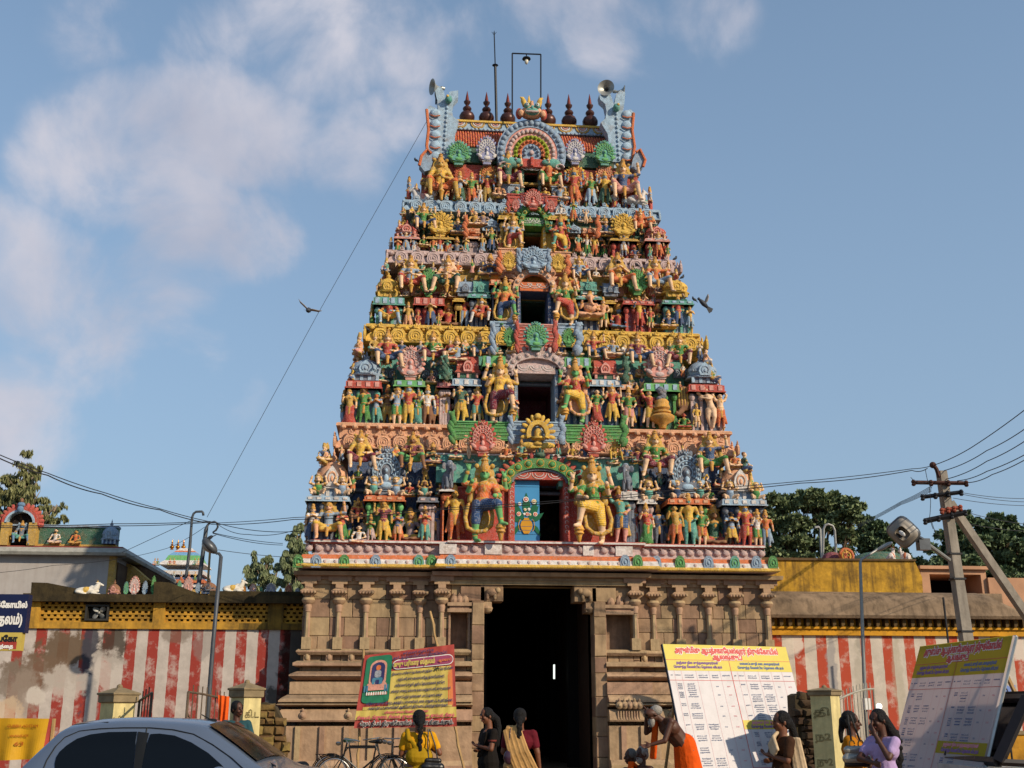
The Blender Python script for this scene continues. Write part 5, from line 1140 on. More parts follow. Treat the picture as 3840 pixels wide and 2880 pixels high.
# lower pink body and green side monsters
zb_ = Z(1993,628,y); ga.prism([(cx-ro*.7,zb_),(cx+ro*.7,zb_),(cx+ro*.75,zb_+.12),(cx+ro*.25,zc_-hh_*.18),(cx-ro*.25,zc_-hh_*.18),(cx-ro*.75,zb_+.12)], y-.05, y+.4, 5)
for s_ in (-1,1):
    ga.ell((cx+s_*ro*.62,y-.06,zc_-hh_*.30),(.26,.1,.17),6); ga.ell((cx+s_*ro*.40,y-.08,zc_-hh_*.28),(.13,.08,.1),6); ga.ell((cx+s_*ro*.46,y-.16,zc_-hh_*.24),(.04,.03,.04),4)
    ga.tube([(cx+s_*ro*(.78+.15*math.cos(q)*(1-q/8)),y-.1,zc_-hh_*.42+.13*math.sin(q)*(1-q/8)) for q in [j*.6 for j in range(10)]], .035, 6, 4)
ga.tube([(cx,y-.1,zb_),(cx,y-.12,zb_+.3)], .06, 6, 5)
# face
zf_ = Z(1993,425,y)
ga.ell((cx,y-.02,zf_),(.38,.3,.22),7); ga.ell((cx,y-.22,zf_-.06),(.24,.14,.13),6)
for s_ in (-1,1):
    ga.ell((cx+s_*.17,y-.25,zf_+.13),(.10,.1,.11),6); ga.ell((cx+s_*.17,y-.34,zf_+.13),(.055,.04,.06),8); ga.ell((cx+s_*.17,y-.372,zf_+.13),(.022,.015,.025),9)
    ga.ell((cx+s_*.40,y-.02,zf_-.05),(.12,.12,.20),5); ga.ell((cx+s_*.36,y-.2,zf_-.12),(.10,.08,.12),7)
    ga.tube([(cx+s_*.22,y-.1,zf_+.2),(cx+s_*.27,y-.1,zf_+.38),(cx+s_*.30,y-.1,zf_+.48),(cx+s_*.38,y-.1,zf_+.52)], [.08,.09,.06,.015], 8, 10)
ga.ell((cx,y-.33,zf_+.03),(.05,.05,.08),6); ga.tube([(cx-.2,y-.3,zf_-.1),(cx,y-.36,zf_-.14),(cx+.2,y-.3,zf_-.1)], .035, 6, 4)
ga.tube([(cx,y-.15,zf_+.15),(cx,y-.18,zf_+.34)], [.07,.05], 8, 7); ga.tube([(cx-.08,y-.05,zf_+.2),(cx-.08,y-.05,zf_+.62)], [.1,.01], 8, 10)
ga.build('roof_arch', [pm('b'), pm('k'), mat('paint_lime','#8d9a2c',var=.25,bump=.3,dirt=.3), pm('o'), pm('p'), pm('r'), pm('t'), pm('e'), pm('w'), pm('z'), pm('y')], tower, autos=R(60))
# kalasha finials
FINM = mat('dark_copper', '#4a2820', rough=.38, var=.3, scale=4, bump=.1, metal=.3, spec=.5); FINT = mat('copper_tip', '#6a2a20', rough=.45, var=.3, bump=.1, metal=.3)
def finial_mesh():
    b = MB(); b.lathe((0,0,0), [(.30,0),(.26,.04),(.17,.07),(.20,.10),(.36,.2),(.37,.27),(.30,.35),(.16,.39),(.13,.42),(.20,.45),(.215,.49),(.17,.53),(.09,.55),(.07,.59),(.15,.65),(.165,.69),(.10,.71),(.06,.85),(.005,1.0)], 20, [0]*15+[1]*3)
    return b.build('finial', [FINM, FINT], mesh_only=True, autos=R(50))
fm = finial_mesh()
for px, yt, yb_ in ((1751,341,455),(1824,344,456),(1904,348,457),(2056,350,459),(2134,353,461),(2213,352,463)):
    y = 4.0; p = P(px,yb_,y); o = link('kalasha_finial', fm, tower); p.z = zt0+.02; h = P(px,yt,y).z-p.z; o.location = (p.x-XC,y-4,p.z); w_ = X(px+29,400,y)-X(px-29,400,y); o.scale = (w_/.74,w_/.74,h)
# loudspeakers, bulb frame and lightning rod: fixed on the tower but lift off
HORN = mat('loudspeaker_grey', '#9a9a94', rough=.4, var=.15, bump=.1, metal=.4)
def horn(px, py, y, dirv, s, label):
    p = P(px,py,y); e_ = empty('loudspeaker', p, label, 'loudspeaker', 'horn loudspeakers on the tower roof')
    b = MB(); b.lathe((0,0,0), [(.04,-.34),(.07,-.34),(.08,-.2),(.05,-.18),(.06,-.08),(.12,.04),(.22,.12),(.31,.16),(.32,.18),(.30,.17),(.2,.12),(.1,.04),(.04,-.04)], 24, 0)
    b.v = [tuple(Vector(v)*s) for v in b.v]; M = Vector(dirv).to_track_quat('Z','Y').to_matrix(); b.v = [tuple(M@Vector(v)) for v in b.v]
    b.build('horn', [HORN], e_, autos=R(50), local=True); b2 = MB(); b2.tube([(0,0,0),(0,.05,-.7*s)], .025, 6); b2.ell(tuple(M@Vector((0,0,.02))*s), .05*s); b2.build('bracket', [mat('rusty_iron','#3a302a',metal=.5,rough=.6)], e_, local=True)
horn(1636, 328, 2.9, (-1,-.35,-.1), .85, 'grey horn loudspeaker on the left roof horn facing left')
horn(2275, 336, 2.9, (-.35,-1,-.1), .88, 'grey horn loudspeaker on the right roof horn facing the viewer')
horn(2326, 345, 3.1, (1,-.2,-.15), .75, 'grey horn loudspeaker behind the other one on the right roof horn')
IRON = mat('dark_iron', '#25262a', rough=.5, metal=.4, var=.2, bump=.1)
y = 3.6; b = MB(); a0, a1, a2 = P(1862,455,y), P(1857,245,y), P(1853,120,y); b.tube([a0,a1], .045, 8); b.tube([a1,a2], .02, 6); b.lathe(a1, [(.02,-.06),(.11,0),(.02,.06)], 8)
for k in range(4): b.tube([a2-Vector((0,0,.12)), a2+Vector((.08*math.cos(k*1.57),.08*math.sin(k*1.57),.0))], .008, 4)
o = b.build('lightning_rod', [IRON]); tag(o, 'thin dark lightning rod standing on the tower roof ridge', 'lightning rod')
y = 3.3; e_ = empty('roof_lamp_frame', P(1975,330,y), 'tall black square frame with a hanging bulb above the tower roof', 'lamp')
b = MB(); b.tube([P(1921,440,y),P(1921,200,y)], .025, 6); b.tube([P(1921,200,y),P(2028,204,y)], .025, 6); b.tube([P(2028,204,y),P(2028,440,y)], .025, 6); b.build('frame', [IRON], e_)
p = P(1974,212,y); b = MB(); b.lathe(p, [(.03,0),(.13,-.06),(.15,-.1),(.05,-.09)], 12); b.tube([p+Vector((0,0,.1)),p], .02, 5); b.build('lamp_shade', [IRON], e_)
b = MB(); b.lathe(p, [(.02,-.3),(.06,-.24),(.07,-.17),(.04,-.1)], 12); b.build('bulb', [mat('bulb_glass','#cfc9b8')], e_, smooth=True)
# ================================================================== ground
g = MB(); g.quad((-600,-120,0),(600,-120,0),(600,900,0),(-600,900,0)); o = g.build('ground', [mat('dusty_ground','#7d6a55',rough=.95,var=.3,scale=.6,bump=.5,bscale=12,dirt=.4,dirtcol='#4b3d30')]); struct(o)
# ================================================================== left compound wall
YW = 0.9
def stripes(name, white, red, x_of, period, stains_and_shade, y, redw=.5, phase=0, faded=.5):
    "lime-washed wall with painted red bands, flaking and damp-stained"
    m = bpy.data.materials.new(name); m.use_nodes = True; t = m.node_tree; n = t.nodes; l = t.links; b = n['Principled BSDF']; b.inputs['Roughness'].default_value = .9; b.inputs['Specular IOR Level'].default_value = .1
    tcn = n.new('ShaderNodeTexCoord'); sp = n.new('ShaderNodeSeparateXYZ'); l.new(tcn.outputs['Object'], sp.inputs[0])
    nw = n.new('ShaderNodeTexNoise'); nw.inputs['Scale'].default_value = 5; l.new(tcn.outputs['Object'], nw.inputs['Vector'])
    q = n.new('ShaderNodeMath'); q.operation = 'MULTIPLY_ADD'; l.new(nw.outputs['Fac'], q.inputs[0]); q.inputs[1].default_value = .035; l.new(sp.outputs['X'], q.inputs[2])
    d = n.new('ShaderNodeMath'); d.operation = 'MULTIPLY_ADD'; l.new(q.outputs[0], d.inputs[0]); d.inputs[1].default_value = 1/period; d.inputs[2].default_value = phase
    fr_ = n.new('ShaderNodeMath'); fr_.operation = 'FRACT'; l.new(d.outputs[0], fr_.inputs[0])
    lt = n.new('ShaderNodeMath'); lt.operation = 'LESS_THAN'; l.new(fr_.outputs[0], lt.inputs[0]); lt.inputs[1].default_value = redw
    nf = n.new('ShaderNodeTexNoise'); nf.inputs['Scale'].default_value = 2.2; nf.inputs['Detail'].default_value = 9; nf.inputs['Roughness'].default_value = .72; l.new(tcn.outputs['Object'], nf.inputs['Vector'])
    rf = n.new('ShaderNodeMapRange'); l.new(nf.outputs['Fac'], rf.inputs[0]); rf.inputs[1].default_value = .5; rf.inputs[2].default_value = .62; rf.inputs[3].default_value = 1; rf.inputs[4].default_value = 1-faded
    mu = n.new('ShaderNodeMath'); mu.operation = 'MULTIPLY'; l.new(lt.outputs[0], mu.inputs[0]); l.new(rf.outputs[0], mu.inputs[1])
    c1 = n.new('ShaderNodeMix'); c1.data_type = 'RGBA'; l.new(mu.outputs[0], c1.inputs[0])
    wr = n.new('ShaderNodeValToRGB'); l.new(nf.outputs['Fac'], wr.inputs[0]); wr.color_ramp.elements[0].position = .3; wr.color_ramp.elements[0].color = tuple(x*.68 for x in lin(white))+(1,); wr.color_ramp.elements[1].position = .65; wr.color_ramp.elements[1].color = lin(white)+(1,)
    l.new(wr.outputs[0], c1.inputs[6]); c1.inputs[7].default_value = lin(red)+(1,)
    cur = c1.outputs[2]
    # damp stains, plus tower shadow painted in on the left: blotches with places of their own
    for (sx, sz, rx_, rz_, col, amt) in stains_and_shade:
        v = n.new('ShaderNodeCombineXYZ'); 
        a = n.new('ShaderNodeMath'); a.operation = 'MULTIPLY_ADD'; l.new(sp.outputs['X'], a.inputs[0]); a.inputs[1].default_value = 1/rx_; a.inputs[2].default_value = -sx/rx_
        c = n.new('ShaderNodeMath'); c.operation = 'MULTIPLY_ADD'; l.new(sp.outputs['Z'], c.inputs[0]); c.inputs[1].default_value = 1/rz_; c.inputs[2].default_value = -sz/rz_
        l.new(a.outputs[0], v.inputs[0]); l.new(c.outputs[0], v.inputs[1]); ln = n.new('ShaderNodeVectorMath'); ln.operation = 'LENGTH'; l.new(v.outputs[0], ln.inputs[0])
        nn = n.new('ShaderNodeTexNoise'); nn.inputs['Scale'].default_value = 3.2; nn.inputs['Detail'].default_value = 8; nn.inputs['Roughness'].default_value = .65; l.new(tcn.outputs['Object'], nn.inputs['Vector'])
        e = n.new('ShaderNodeMath'); e.operation = 'MULTIPLY_ADD'; l.new(nn.outputs['Fac'], e.inputs[0]); e.inputs[1].default_value = 2.2; l.new(ln.outputs['Value'], e.inputs[2])
        r = n.new('ShaderNodeMapRange'); l.new(e.outputs[0], r.inputs[0]); r.inputs[1].default_value = 2.15; r.inputs[2].default_value = 1.85; r.inputs[3].default_value = 0; r.inputs[4].default_value = amt
        mx = n.new('ShaderNodeMix'); mx.data_type = 'RGBA'; l.new(r.outputs[0], mx.inputs[0]); l.new(cur, mx.inputs[6]); mx.inputs[7].default_value = lin(col)+(1,); cur = mx.outputs[2]
    l.new(cur, b.inputs['Base Color'])
    bp = n.new('ShaderNodeBump'); bp.inputs['Strength'].default_value = .4; bp.inputs['Distance'].default_value = .03; l.new(nf.outputs['Fac'], bp.inputs['Height']); l.new(bp.outputs[0], b.inputs['Normal'])
    return m
def WX(px, py=2600): return P(px, py, YW).x
lw = empty('compound_wall', (-12, YW, 0), 'left temple compound wall with red and white stripes, yellow lattice vents and a mossy top', 'wall')
# red bands at px (y~2500) 545..590, 625..., period ~83px
per = (WX(1000,2500)-WX(585,2500))/5
mst = stripes('striped_limewash_left', '#c9bdb2', '#97352c', None, per, [], YW, redw=.5, phase=0, faded=.55)
zst = Z(700, 2360, YW)
blots = []
def st(px, py, wpx, hpx, col, amt): 
    p = P(px,py,YW); blots.append((p.x+12, p.z, wpx/4180*30.8, hpx/4180*30.8, col, amt))
st(245,2440,115,75,'#62503f',.95); st(150,2525,130,70,'#6c5848',.9); st(60,2560,70,80,'#75685c',.8); st(90,2600,60,90,'#8d7d70',.7); st(335,2440,30,190,'#3c3d47',.9); st(425,2425,50,80,'#403830',.9); st(660,2385,60,30,'#6a5c50',.6); st(760,2420,40,60,'#7c7570',.5); st(1100,2480,50,220,'#14130f',.85); st(1040,2650,60,80,'#22201c',.8); st(250,2560,90,60,'#b5aba1',.75); st(400,2520,60,80,'#b5aba1',.75); st(130,2610,40,30,'#bdb3a8',.9); st(345,2640,25,80,'#8d8a86',.6); st(20,2680,60,60,'#c2a98c',.7)  # the two near-black blotches beside the tower paint its shadow into the limewash
bpy.data.materials.remove(mst)
ph = 1-((WX(548,2500)+12)/per)%1
mst = stripes('striped_limewash_left', '#bcb1a8', '#8f3a32', None, per, blots, YW, redw=.49, phase=ph, faded=.62)
xwl, xwr = WX(-500), XC-5.9
b = MB(); b.box(xwl, xwr, YW, YW+.5, 0, zst); b.build('striped_face', [mst], lw)
YEL = mat('ochre_paint_weathered', '#b98a30', rough=.85, var=.35, scale=3, bump=.4, dirt=.9, dirtcol='#4a3d24', streak=.5)
MOSS = mat('mossy_concrete', '#433822', rough=.95, var=.45, scale=3, bump=.8, dirt=.75, dirtcol='#17140d', streak=.6)
xa = WX(100,2340)
b = MB(); z0, z1, z2, z3 = zst, Z(700,2336,YW), Z(700,2270,YW), Z(700,2262,YW)
b.box(xa, WX(880), YW-.07, YW+.55, z0, z1); 
cols = [(100,152),(320,322),(408,412),(575,618),(1008,1062)]
for l, r in ((100,152),(576,620)): b.box(WX(l,2300), WX(r,2300), YW-.07, YW+.5, z1, z3)
b.box(xa, xwr, YW+.35, YW+.5, z1, z3); b.build('yellow_band', [YEL], lw)
# lattice: rows of small bricks with gaps
DOC = mat('ochre_paint_mouldy', '#7d6126', rough=.9, var=.5, scale=2.5, bump=.5, dirt=.95, dirtcol='#1d180f', streak=.95)
b = MB(); b.box(WX(880), xwr, YW-.072, YW+.55, z0, z1); b.box(WX(1006,2300), WX(1064,2300), YW-.07, YW+.5, z1, z3); b.build('mouldy_band', [DOC], lw)
la = MB(); rowh = (z3-z1)/5
for seg in ((152,320),(410,576),(620,1006),(1064,1200)):
    x0, x1 = WX(seg[0],2300), WX(seg[1],2300); n = max(1, int((x1-x0)/.155)); 
    for r in range(5):
        la.box(x0, x1, YW+.02, YW+.12, z1+r*rowh, z1+r*rowh+rowh*.42)
        if r < 5:
            for i in range(n): xx = x0+(i+.5*(r%2))*(x1-x0)/n; la.box(xx, xx+.075, YW+.03, YW+.12, z1+r*rowh+rowh*.42, z1+(r+1)*rowh)
la.build('lattice_vent', [YEL], lw)
# mossy coping and stepped parapet
b = MB(); zc0, zc1 = z3, Z(700,2232,YW-.1)
b.box(xa-.1, xwr, YW-.25, YW+.6, zc0, zc1)
b.prism([(WX(114,2200),zc1),(WX(280,2240),zc1),(WX(280,2220),Z(280,2205,YW)),(WX(175,2180),Z(175,2184,YW)),(WX(114,2180),Z(114,2182,YW))], YW+.1, YW+.5)
b.prism([(WX(575,2200),zc1),(WX(760,2240),zc1),(WX(760,2240),zc1+.02),(WX(630,2180),Z(630,2182,YW)),(WX(575,2180),Z(575,2180,YW))], YW+.1, YW+.5)
b.box(WX(760), WX(1110), YW-.1, YW+.5, zc1, zc1+.12)
b.build('mossy_coping', [MOSS], lw)
# ventilation fan set in the lattice
fx0, fx1, fz0, fz1 = WX(322,2300), WX(410,2300), Z(365,2328,YW), Z(365,2268,YW)
fe = empty('ventilation_fan', ((fx0+fx1)/2, YW, fz0), 'grey four-bladed fan in a dark square hole of the yellow lattice', 'fan')
DG = mat('dark_grey_metal', '#35332f', rough=.6, metal=.2); 
b = MB(); b.box(fx0, fx1, YW+.18, YW+.2, fz0, fz1); 
for a in ((fx0,fx0+.05,fz0,fz1),(fx1-.05,fx1,fz0,fz1),(fx0+.05,fx1-.05,fz0,fz0+.05),(fx0+.05,fx1-.05,fz1-.05,fz1)): b.box(a[0],a[1],YW-.09,YW+.18,a[2],a[3])
b.build('fan_frame', [DG], fe); b = MB(); c = Vector(((fx0+fx1)/2+.03, YW+.02, (fz0+fz1)/2))
for k in range(4):
    an = k*math.pi/2+.75; Mr = Matrix.Rotation(-an,3,'Y')@Matrix.Rotation(.5,3,'X'); b.ell(c+Vector((.125*math.cos(an),0,.125*math.sin(an))), (.09,.012,.075), M=Mr)
b.ell(c+Vector((0,-.02,0)), .045); b.build('fan_blades', [mat('fan_blade_grey','#8d8c86',rough=.45,metal=.3)], fe, smooth=True)
# bulls and small shrine ornaments on the coping
bullm = [mat('bull_white','#cfc9bd',rough=.7,var=.15,dirt=.2), pm('y'), pm('y'), pm('y'), pm('y'), pm('z')]
for (pl, pr, pt, pb, y, lab) in ((270,378,2172,2234,YW+.1,'white reclining bull statue with yellow saddle cloth near the left end of the wall top'),(826,920,2165,2226,YW+.2,'grey-white reclining bull statue with yellow saddle on the wall top near the lamp pole')):
    px = (pl+pr)/2; p = P(px,pb,y); w_ = P(pr,pb,y).x-P(pl,pb,y).x; h = P(px,pt,y).z-p.z; o = link('bull_statue', BUL, None); o.location = p; o.scale = (w_/1.1, w_/1.1, h/.97); setmats(o, bullm); tag(o, lab, 'bull statue', 'bull statues on the wall')
    p.z -= 0
orn = [(402,450,2172,2234,'k','N','k','brown domed shrine model at the left of the ornament row'),(460,480,2180,2234,'f','t','G','small teal arch ornament beside the brown shrine model'),(480,522,2160,2234,'f','k','w','large pink arch ornament of the ornament row'),(530,552,2178,2234,'f','b','i','small blue arch ornament right of the large pink one'),(562,582,2158,2234,'f','g','G','green ornament before the sloping parapet'),
       (660,680,2176,2230,'f','t','G','small teal ornament behind the mossy slope'),(684,722,2162,2232,'f','k','p','pink arch ornament left of the lamp pole'),(730,752,2185,2226,'f','b','i','small blue ornament left of the grey shrine model'),(752,812,2166,2226,'k','N','q','grey-brown domed shrine model beside the lamp pole'),
       (907,923,2196,2230,'f','y','o','small yellow ornament right of the grey bull'),(932,962,2188,2230,'f','k','w','peach arch ornament, second right of the grey bull'),(972,984,2200,2230,'f','t','G','tiny teal ornament between peach and white arches'),(994,1036,2186,2230,'f','w','v','white arch ornament in the row by the tower'),(1044,1058,2204,2230,'f','y','x','small yellow ornament right of the white arch'),(1066,1096,2190,2232,'f','e','r','peach-red arch ornament nearest the tower'),(1104,1124,2204,2232,'f','i','w','pale ornament half hidden by the tower corner')]
for (l, r, t_, b_, kd, c1_, c2_, lab) in orn:
    y = YW+.35; px = (l+r)/2; p = P(px,b_+2,y); w_ = P(r,b_,y).x-P(l,b_,y).x; h = P(px,t_,y).z-p.z
    o = link('wall_ornament', KUTA if kd == 'k' else FAN, None); o.location = p; o.scale = (w_, w_*.7, h); setmats(o, [pm(c1_), pm(c2_)]); tag(o, lab, 'stucco ornament', 'stucco ornaments along the wall top')
# ------------------------------------------------------------------ white hall behind the left wall
YB = 12.0
def BX(px, py=2100, y=YB): return P(px, py, y).x
def BZ(py, px=200, y=YB): return P(px, py, y).z
hall = empty('temple_hall', (-16, YB, 0), 'white-walled temple hall with a painted dark green parapet and a shrine niche on its roof', 'building')
WHT = mat('hall_limewash', '#a8a29e', rough=.9, var=.14, scale=1.5, bump=.2, dirt=.25, dirtcol='#7d6a60', streak=.2); RB = mat('sooty_brown_wall', '#5f4937', rough=.95, var=.4, scale=2, bump=.5, dirt=.7, dirtcol='#241a13', streak=.6)
xh = BX(428,2160); b = MB(); zt_ = BZ(2072)
b.box(BX(-300), xh, YB, YB+9, 0, zt_, 0); b.box(xh-.22, xh+.01, YB-.03, YB+.2, 0, zt_, 1); b.box(xh, xh+.06, YB+.2, YB+9.5, 0, zt_-.3, 2)
b.build('hall_wall', [WHT, pm('x'), RB], hall)
b = MB(); ze = BZ(2050); b.sweep([(BX(-300),YB),(xh+.05,YB),(xh+.05,YB+9)], [(-.3,zt_-.1),(.35,zt_-.12),(.40,zt_-.02),(.28,ze-.06),(.2,ze),(-.3,ze)], [0,0,0,1,1]); b.build('eave', [mat('eave_grey','#9a9890',var=.2,dirt=.4), mat('eave_red','#7d3a32',var=.3,dirt=.4)], hall, autos=R(35))
b = MB(); zp1 = BZ(1975); b.box(BX(-300), BX(436,2000), YB+.1, YB+.5, ze, zp1, 0); b.box(BX(-300), BX(438,2000), YB+.04, YB+.55, zp1, zp1+.08, 1); b.box(BX(-300), BX(438,2000), YB+.05, YB+.55, ze, ze+.10, 2)
b.build('painted_parapet', [pm('d'), pm('b'), pm('x')], hall)
p0 = P(412,2042,YB+.1); w_ = BX(442,2042)-BX(380,2042); hh_ = P(412,1945,YB).z-p0.z; o = link('corner_pavilion', KUTA, hall); o.location = p0-wloc(hall); o.scale = (w_*1.02,w_,hh_); setmats(o, [pm('b'), pm('i'), pm('n')])
for px, yt, yb_, c in ((205,1968,2040,'swp'),(281,1974,2042,'coc')):
    p = P(px,yb_,YB-.05); h = P(px,yt,YB-.05).z-p.z; o = link('seated_sage_statue', proto('cb', POSES['cb']), hall); o.location = p-wloc(hall); o.scale = (h*1.25,h*1.1,h*1.12); setmats(o, clr(c))
# niche with flame arch
n0 = P(80,2044,YB-.2); z1 = BZ(1905); rx = (BX(150,1990)-BX(8,1990))/2; cx = BX(79,1990); zs = BZ(1965)
b = MB(); arch_strip(b, cx, zs, rx*.80, (z1-zs)*.8, YB-.25, YB+.4, rx*.18, 0, a0=-.15, a1=math.pi+.15); arch_strip(b, cx, zs, rx*.68, (z1-zs)*.66, YB-.28, YB+.4, rx*.12, 1, a0=-.1, a1=math.pi+.1)
for i in range(15):
    an = -.1+(math.pi+.2)*i/14; b.ell((cx+rx*1.0*math.cos(an), YB-.1, zs+(z1-zs)*1.02*math.sin(an)), (.09,.08,.16), 0, M=Matrix.Rotation(math.pi/2-an,3,'Y'))
b.ell((cx,YB-.3,z1+.05),(.14,.12,.10),2); b.ell((cx,YB-.3,z1+.2),(.07,.08,.10),3); b.ell((cx,YB-.35,z1-.12),(.12,.08,.13),2)
for s_ in (-1,1): b.box(cx+s_*rx*.72-.14, cx+s_*rx*.72+.14, YB-.28, YB+.3, ze, zs, 4)
b.prism([(cx+rx*.7*math.cos(q), zs+(z1-zs)*.66*math.sin(q)) for q in [math.pi*i/14 for i in range(15)]]+[(cx-rx*.7,ze),(cx+rx*.7,ze)], YB+.05, YB+.3, 5)
b.build('shrine_niche', [pm('r'), pm('i'), pm('B'), pm('N'), pm('x'), pm('z')], hall, autos=R(50))
p = P(75,2044,YB-.1); h = P(75,1945,YB-.1).z-p.z; o = link('niche_deity_statue', proto('br', POSES['br']), hall); o.location = p-wloc(hall); o.scale = (h*1.4,h,h); setmats(o, clr('Bqti'))
# lower sooty roof stretch that runs back from the hall, with its hatch
b = MB(); YS = 16.; pts = [(428,2072),(640,2178),(640,2260),(428,2260)]; b.prism([(BX(x_,y_,YS-1.5), P(x_,y_,YS-1.5).z) for x_, y_ in pts][::-1], YS-1.5, YS+2); b.build('sloping_side_wall', [RB], hall)
b = MB(); c = P(505,2150,YS-2); b.prism([(c.x-.28,c.z-.5),(c.x+.2,c.z-.5),(c.x+.62,c.z-.28),(c.x-.1,c.z+.3),(c.x-.35,c.z+.35)], c.y-.4, c.y+.6); b.build('roof_hatch', [pm('x')], hall)
# ------------------------------------------------------------------ distant small tower with golden finials
YV = 34.0
def VX(px,py=2100): return P(px,py,YV).x
def VZ(py,px=660): return P(px,py,YV).z
vt = empty('sanctum_tower', (VX(660), YV+3, 0), 'small distant blue-roofed temple tower with three golden finials', 'temple tower')
cx = VX(660); hw = (VX(745,2150)-VX(572,2150))/2
b = MB(); sq = lambda h_: [(cx-h_,YV+3+h_),(cx-h_,YV+3-h_),(cx+h_,YV+3-h_),(cx+h_,YV+3+h_)]
b.box(cx-hw*.9, cx+hw*.9, YV+3-hw*.9, YV+3+hw*.9, 0, VZ(2150), 0)
for (pt, pb, k_, m) in ((2125,2140,1.0,1),(2160,2172,1.05,2),(2180,2190,1.1,1),(2198,2215,1.12,3)): b.box(cx-hw*k_, cx+hw*k_, YV+3-hw*k_, YV+3+hw*k_, VZ(pb), VZ(pt), m)
b.build('tower_tiers', [pm('n'), pm('w'), pm('o'), pm('x')], vt)
b = MB(); V3 = lambda py: P(660,py,YV+3-hw*.5).z
prof = [(hw*1.45,V3(2122)),(hw*1.35,V3(2112)),(hw*1.15,V3(2104)),(hw*.98,V3(2084)),(hw*.72,V3(2070)),(hw*.60,V3(2064)),(hw*.36,P(660,2058,YV+3).z)]
b.lathe((cx,YV+3,0), prof, 4, [1,1,2,0,3,1], rot=R(45)); b.build('hipped_roof', [mat('roof_scale_blue','#6f9cc0',var=.4,scale=14,bump=.5), pm('w'), pm('G'), pm('o')], vt, autos=R(30))
for px in (644,666,687):
    p = P(px,2061,YV+3); h = P(px,2024,YV+3).z-p.z; o = link('golden_finial', fm, vt); o.location = p-wloc(vt); o.scale = (h*.62,h*.62,h*1.05); setmats(o, [mat('gilded','#b8761c',rough=.3,metal=.7,bump=.05)]*2)
for px, c in ((580,'osk'),(636,'srG'),(652,'soe'),(742,'ssk'),(590,'igG'),(730,'gti')):
    p = P(px,2120,YV); h = P(px,2092,YV).z-p.z; o = link('tower_statue', proto('cc', POSES['cc']), vt); o.location = p-wloc(vt); o.scale = (h*1.2,h,h*1.2); setmats(o, clr(c))
for i, px in enumerate((600,622,650,678,706,730)):
    p = P(px,2180,YV-.2); h = P(px,2142,YV-.2).z-p.z; o = link('tower_statue', proto('sp', POSES['sp']), vt); o.location = p-wloc(vt); o.scale = (h*1.2,h,h); setmats(o, clr(['sgi','sry','tiw','sbo','srw','syg'][i]))
# ================================================================== right side: compound wall with curved eave
YR = 1.2
def RX(px,py=2350,y=YR): return P(px,py,y).x
rw = empty('compound_wall', (12, YR, 0), 'right temple compound wall with red and white stripes under a yellow bracketed cornice and a sloping concrete eave', 'wall')
zt2 = Z(3300,2384,YR); perR = (RX(3385,2500)-RX(2990,2500))/4.75; phR = 1-((RX(2985,2500)-12)/perR)%1
blots = []
def st2(px, py, wpx, hpx, col, amt): 
    p = P(px,py,YR); blots.append((p.x-12, p.z, wpx/4180*31, hpx/4180*31, col, amt))
st2(2990,2410,22,50,'#c9bdb0',.9); st2(3120,2500,20,140,'#8c8888',.7); st2(3230,2600,20,200,'#a09888',.5); st2(3370,2560,22,190,'#a39a86',.5); st2(3820,2430,40,50,'#cabfb2',.9); st2(3230,2400,20,60,'#8c867c',.5)
mr_ = stripes('striped_limewash_right', '#c8bcae', '#a84a36', None, perR, blots, YR, redw=.47, phase=phR, faded=.55)
x0 = xR-.3; x1 = RX(4300)
b = MB(); b.box(x0, x1, YR, YR+.5, 0, zt2); b.build('striped_face', [mr_], rw)
YE2 = mat('ochre_paint_bright', '#c98f1c', rough=.8, var=.22, scale=3, bump=.3, dirt=.35, dirtcol='#5a4526', streak=.3)
b = MB(); za, zb, zc_ = Z(3300,2384,YR), Z(3300,2358,YR), Z(3300,2320,YR)
b.box(x0, x1, YR-.10, YR+.4, za, za+(zb-za)*.9, 0); b.box(x0, x1, YR-.16, YR+.4, za+(zb-za)*.9, zb+.04, 0); b.box(x0, x1, YR-.04, YR+.4, zb+.04, zc_+.05, 0)
n = 46
for i in range(n):
    xx = x0+.1+i*(x1-x0-.2)/n; b.prism([(xx,zb+.06),(xx+.05,zb+.04),(xx+.10,zb+.10),(xx+.10,zc_),(xx,zc_)], YR-.26, YR-.04, 1)
b.build('bracketed_cornice', [YE2, mat('bracket_dark','#59431f',var=.4,dirt=.5)], rw)
CONC = mat('weathered_concrete', '#85705a', rough=.95, var=.4, scale=1.6, bump=.6, bscale=16, dirt=.55, dirtcol='#3d3227', streak=.75)
zd = Z(3300,2222,YR+.7); b = MB()
pf = [(YR-.42,zc_-.02),(YR-.46,zc_+.06),(YR-.40,zc_+.16)]+[(YR-.40+1.1*(1-math.cos(q)), zc_+.16+(zd-zc_-.16)*math.sin(q)) for q in [math.pi/2*i/6 for i in range(1,7)]]
xe = RX(3815,2330,YR)
def eavestrip(pf, x0, x1f, m=0):
    k = len(pf); vs = [(x0,y,z) for y,z in pf]+[(x1f(i),y,z) for i,(y,z) in enumerate(pf)]; b.add(vs, [(i,i+1,i+1+k,i+k) for i in range(k-1)], m)
eavestrip(pf, x0-.2, lambda i: RX(3795-i*14,2330,YR) if i > 2 else xe)
b.add([(x0-.2,YR-.42,zc_-.02),(xe,YR-.42,zc_-.02),(xe,YR+.4,zc_-.02),(x0-.2,YR+.4,zc_-.02)], [(0,1,2,3)])
pe = [(RX(3795-i*14,2330,YR) if i>2 else xe, y, z) for i,(y,z) in enumerate(pf)]; b.add(pe+[(xe+.02,YR+.7,zd),(xe+.02,YR+.7,zc_)], [list(range(len(pe)+2))])
b.build('sloping_eave', [CONC], rw, autos=R(50))
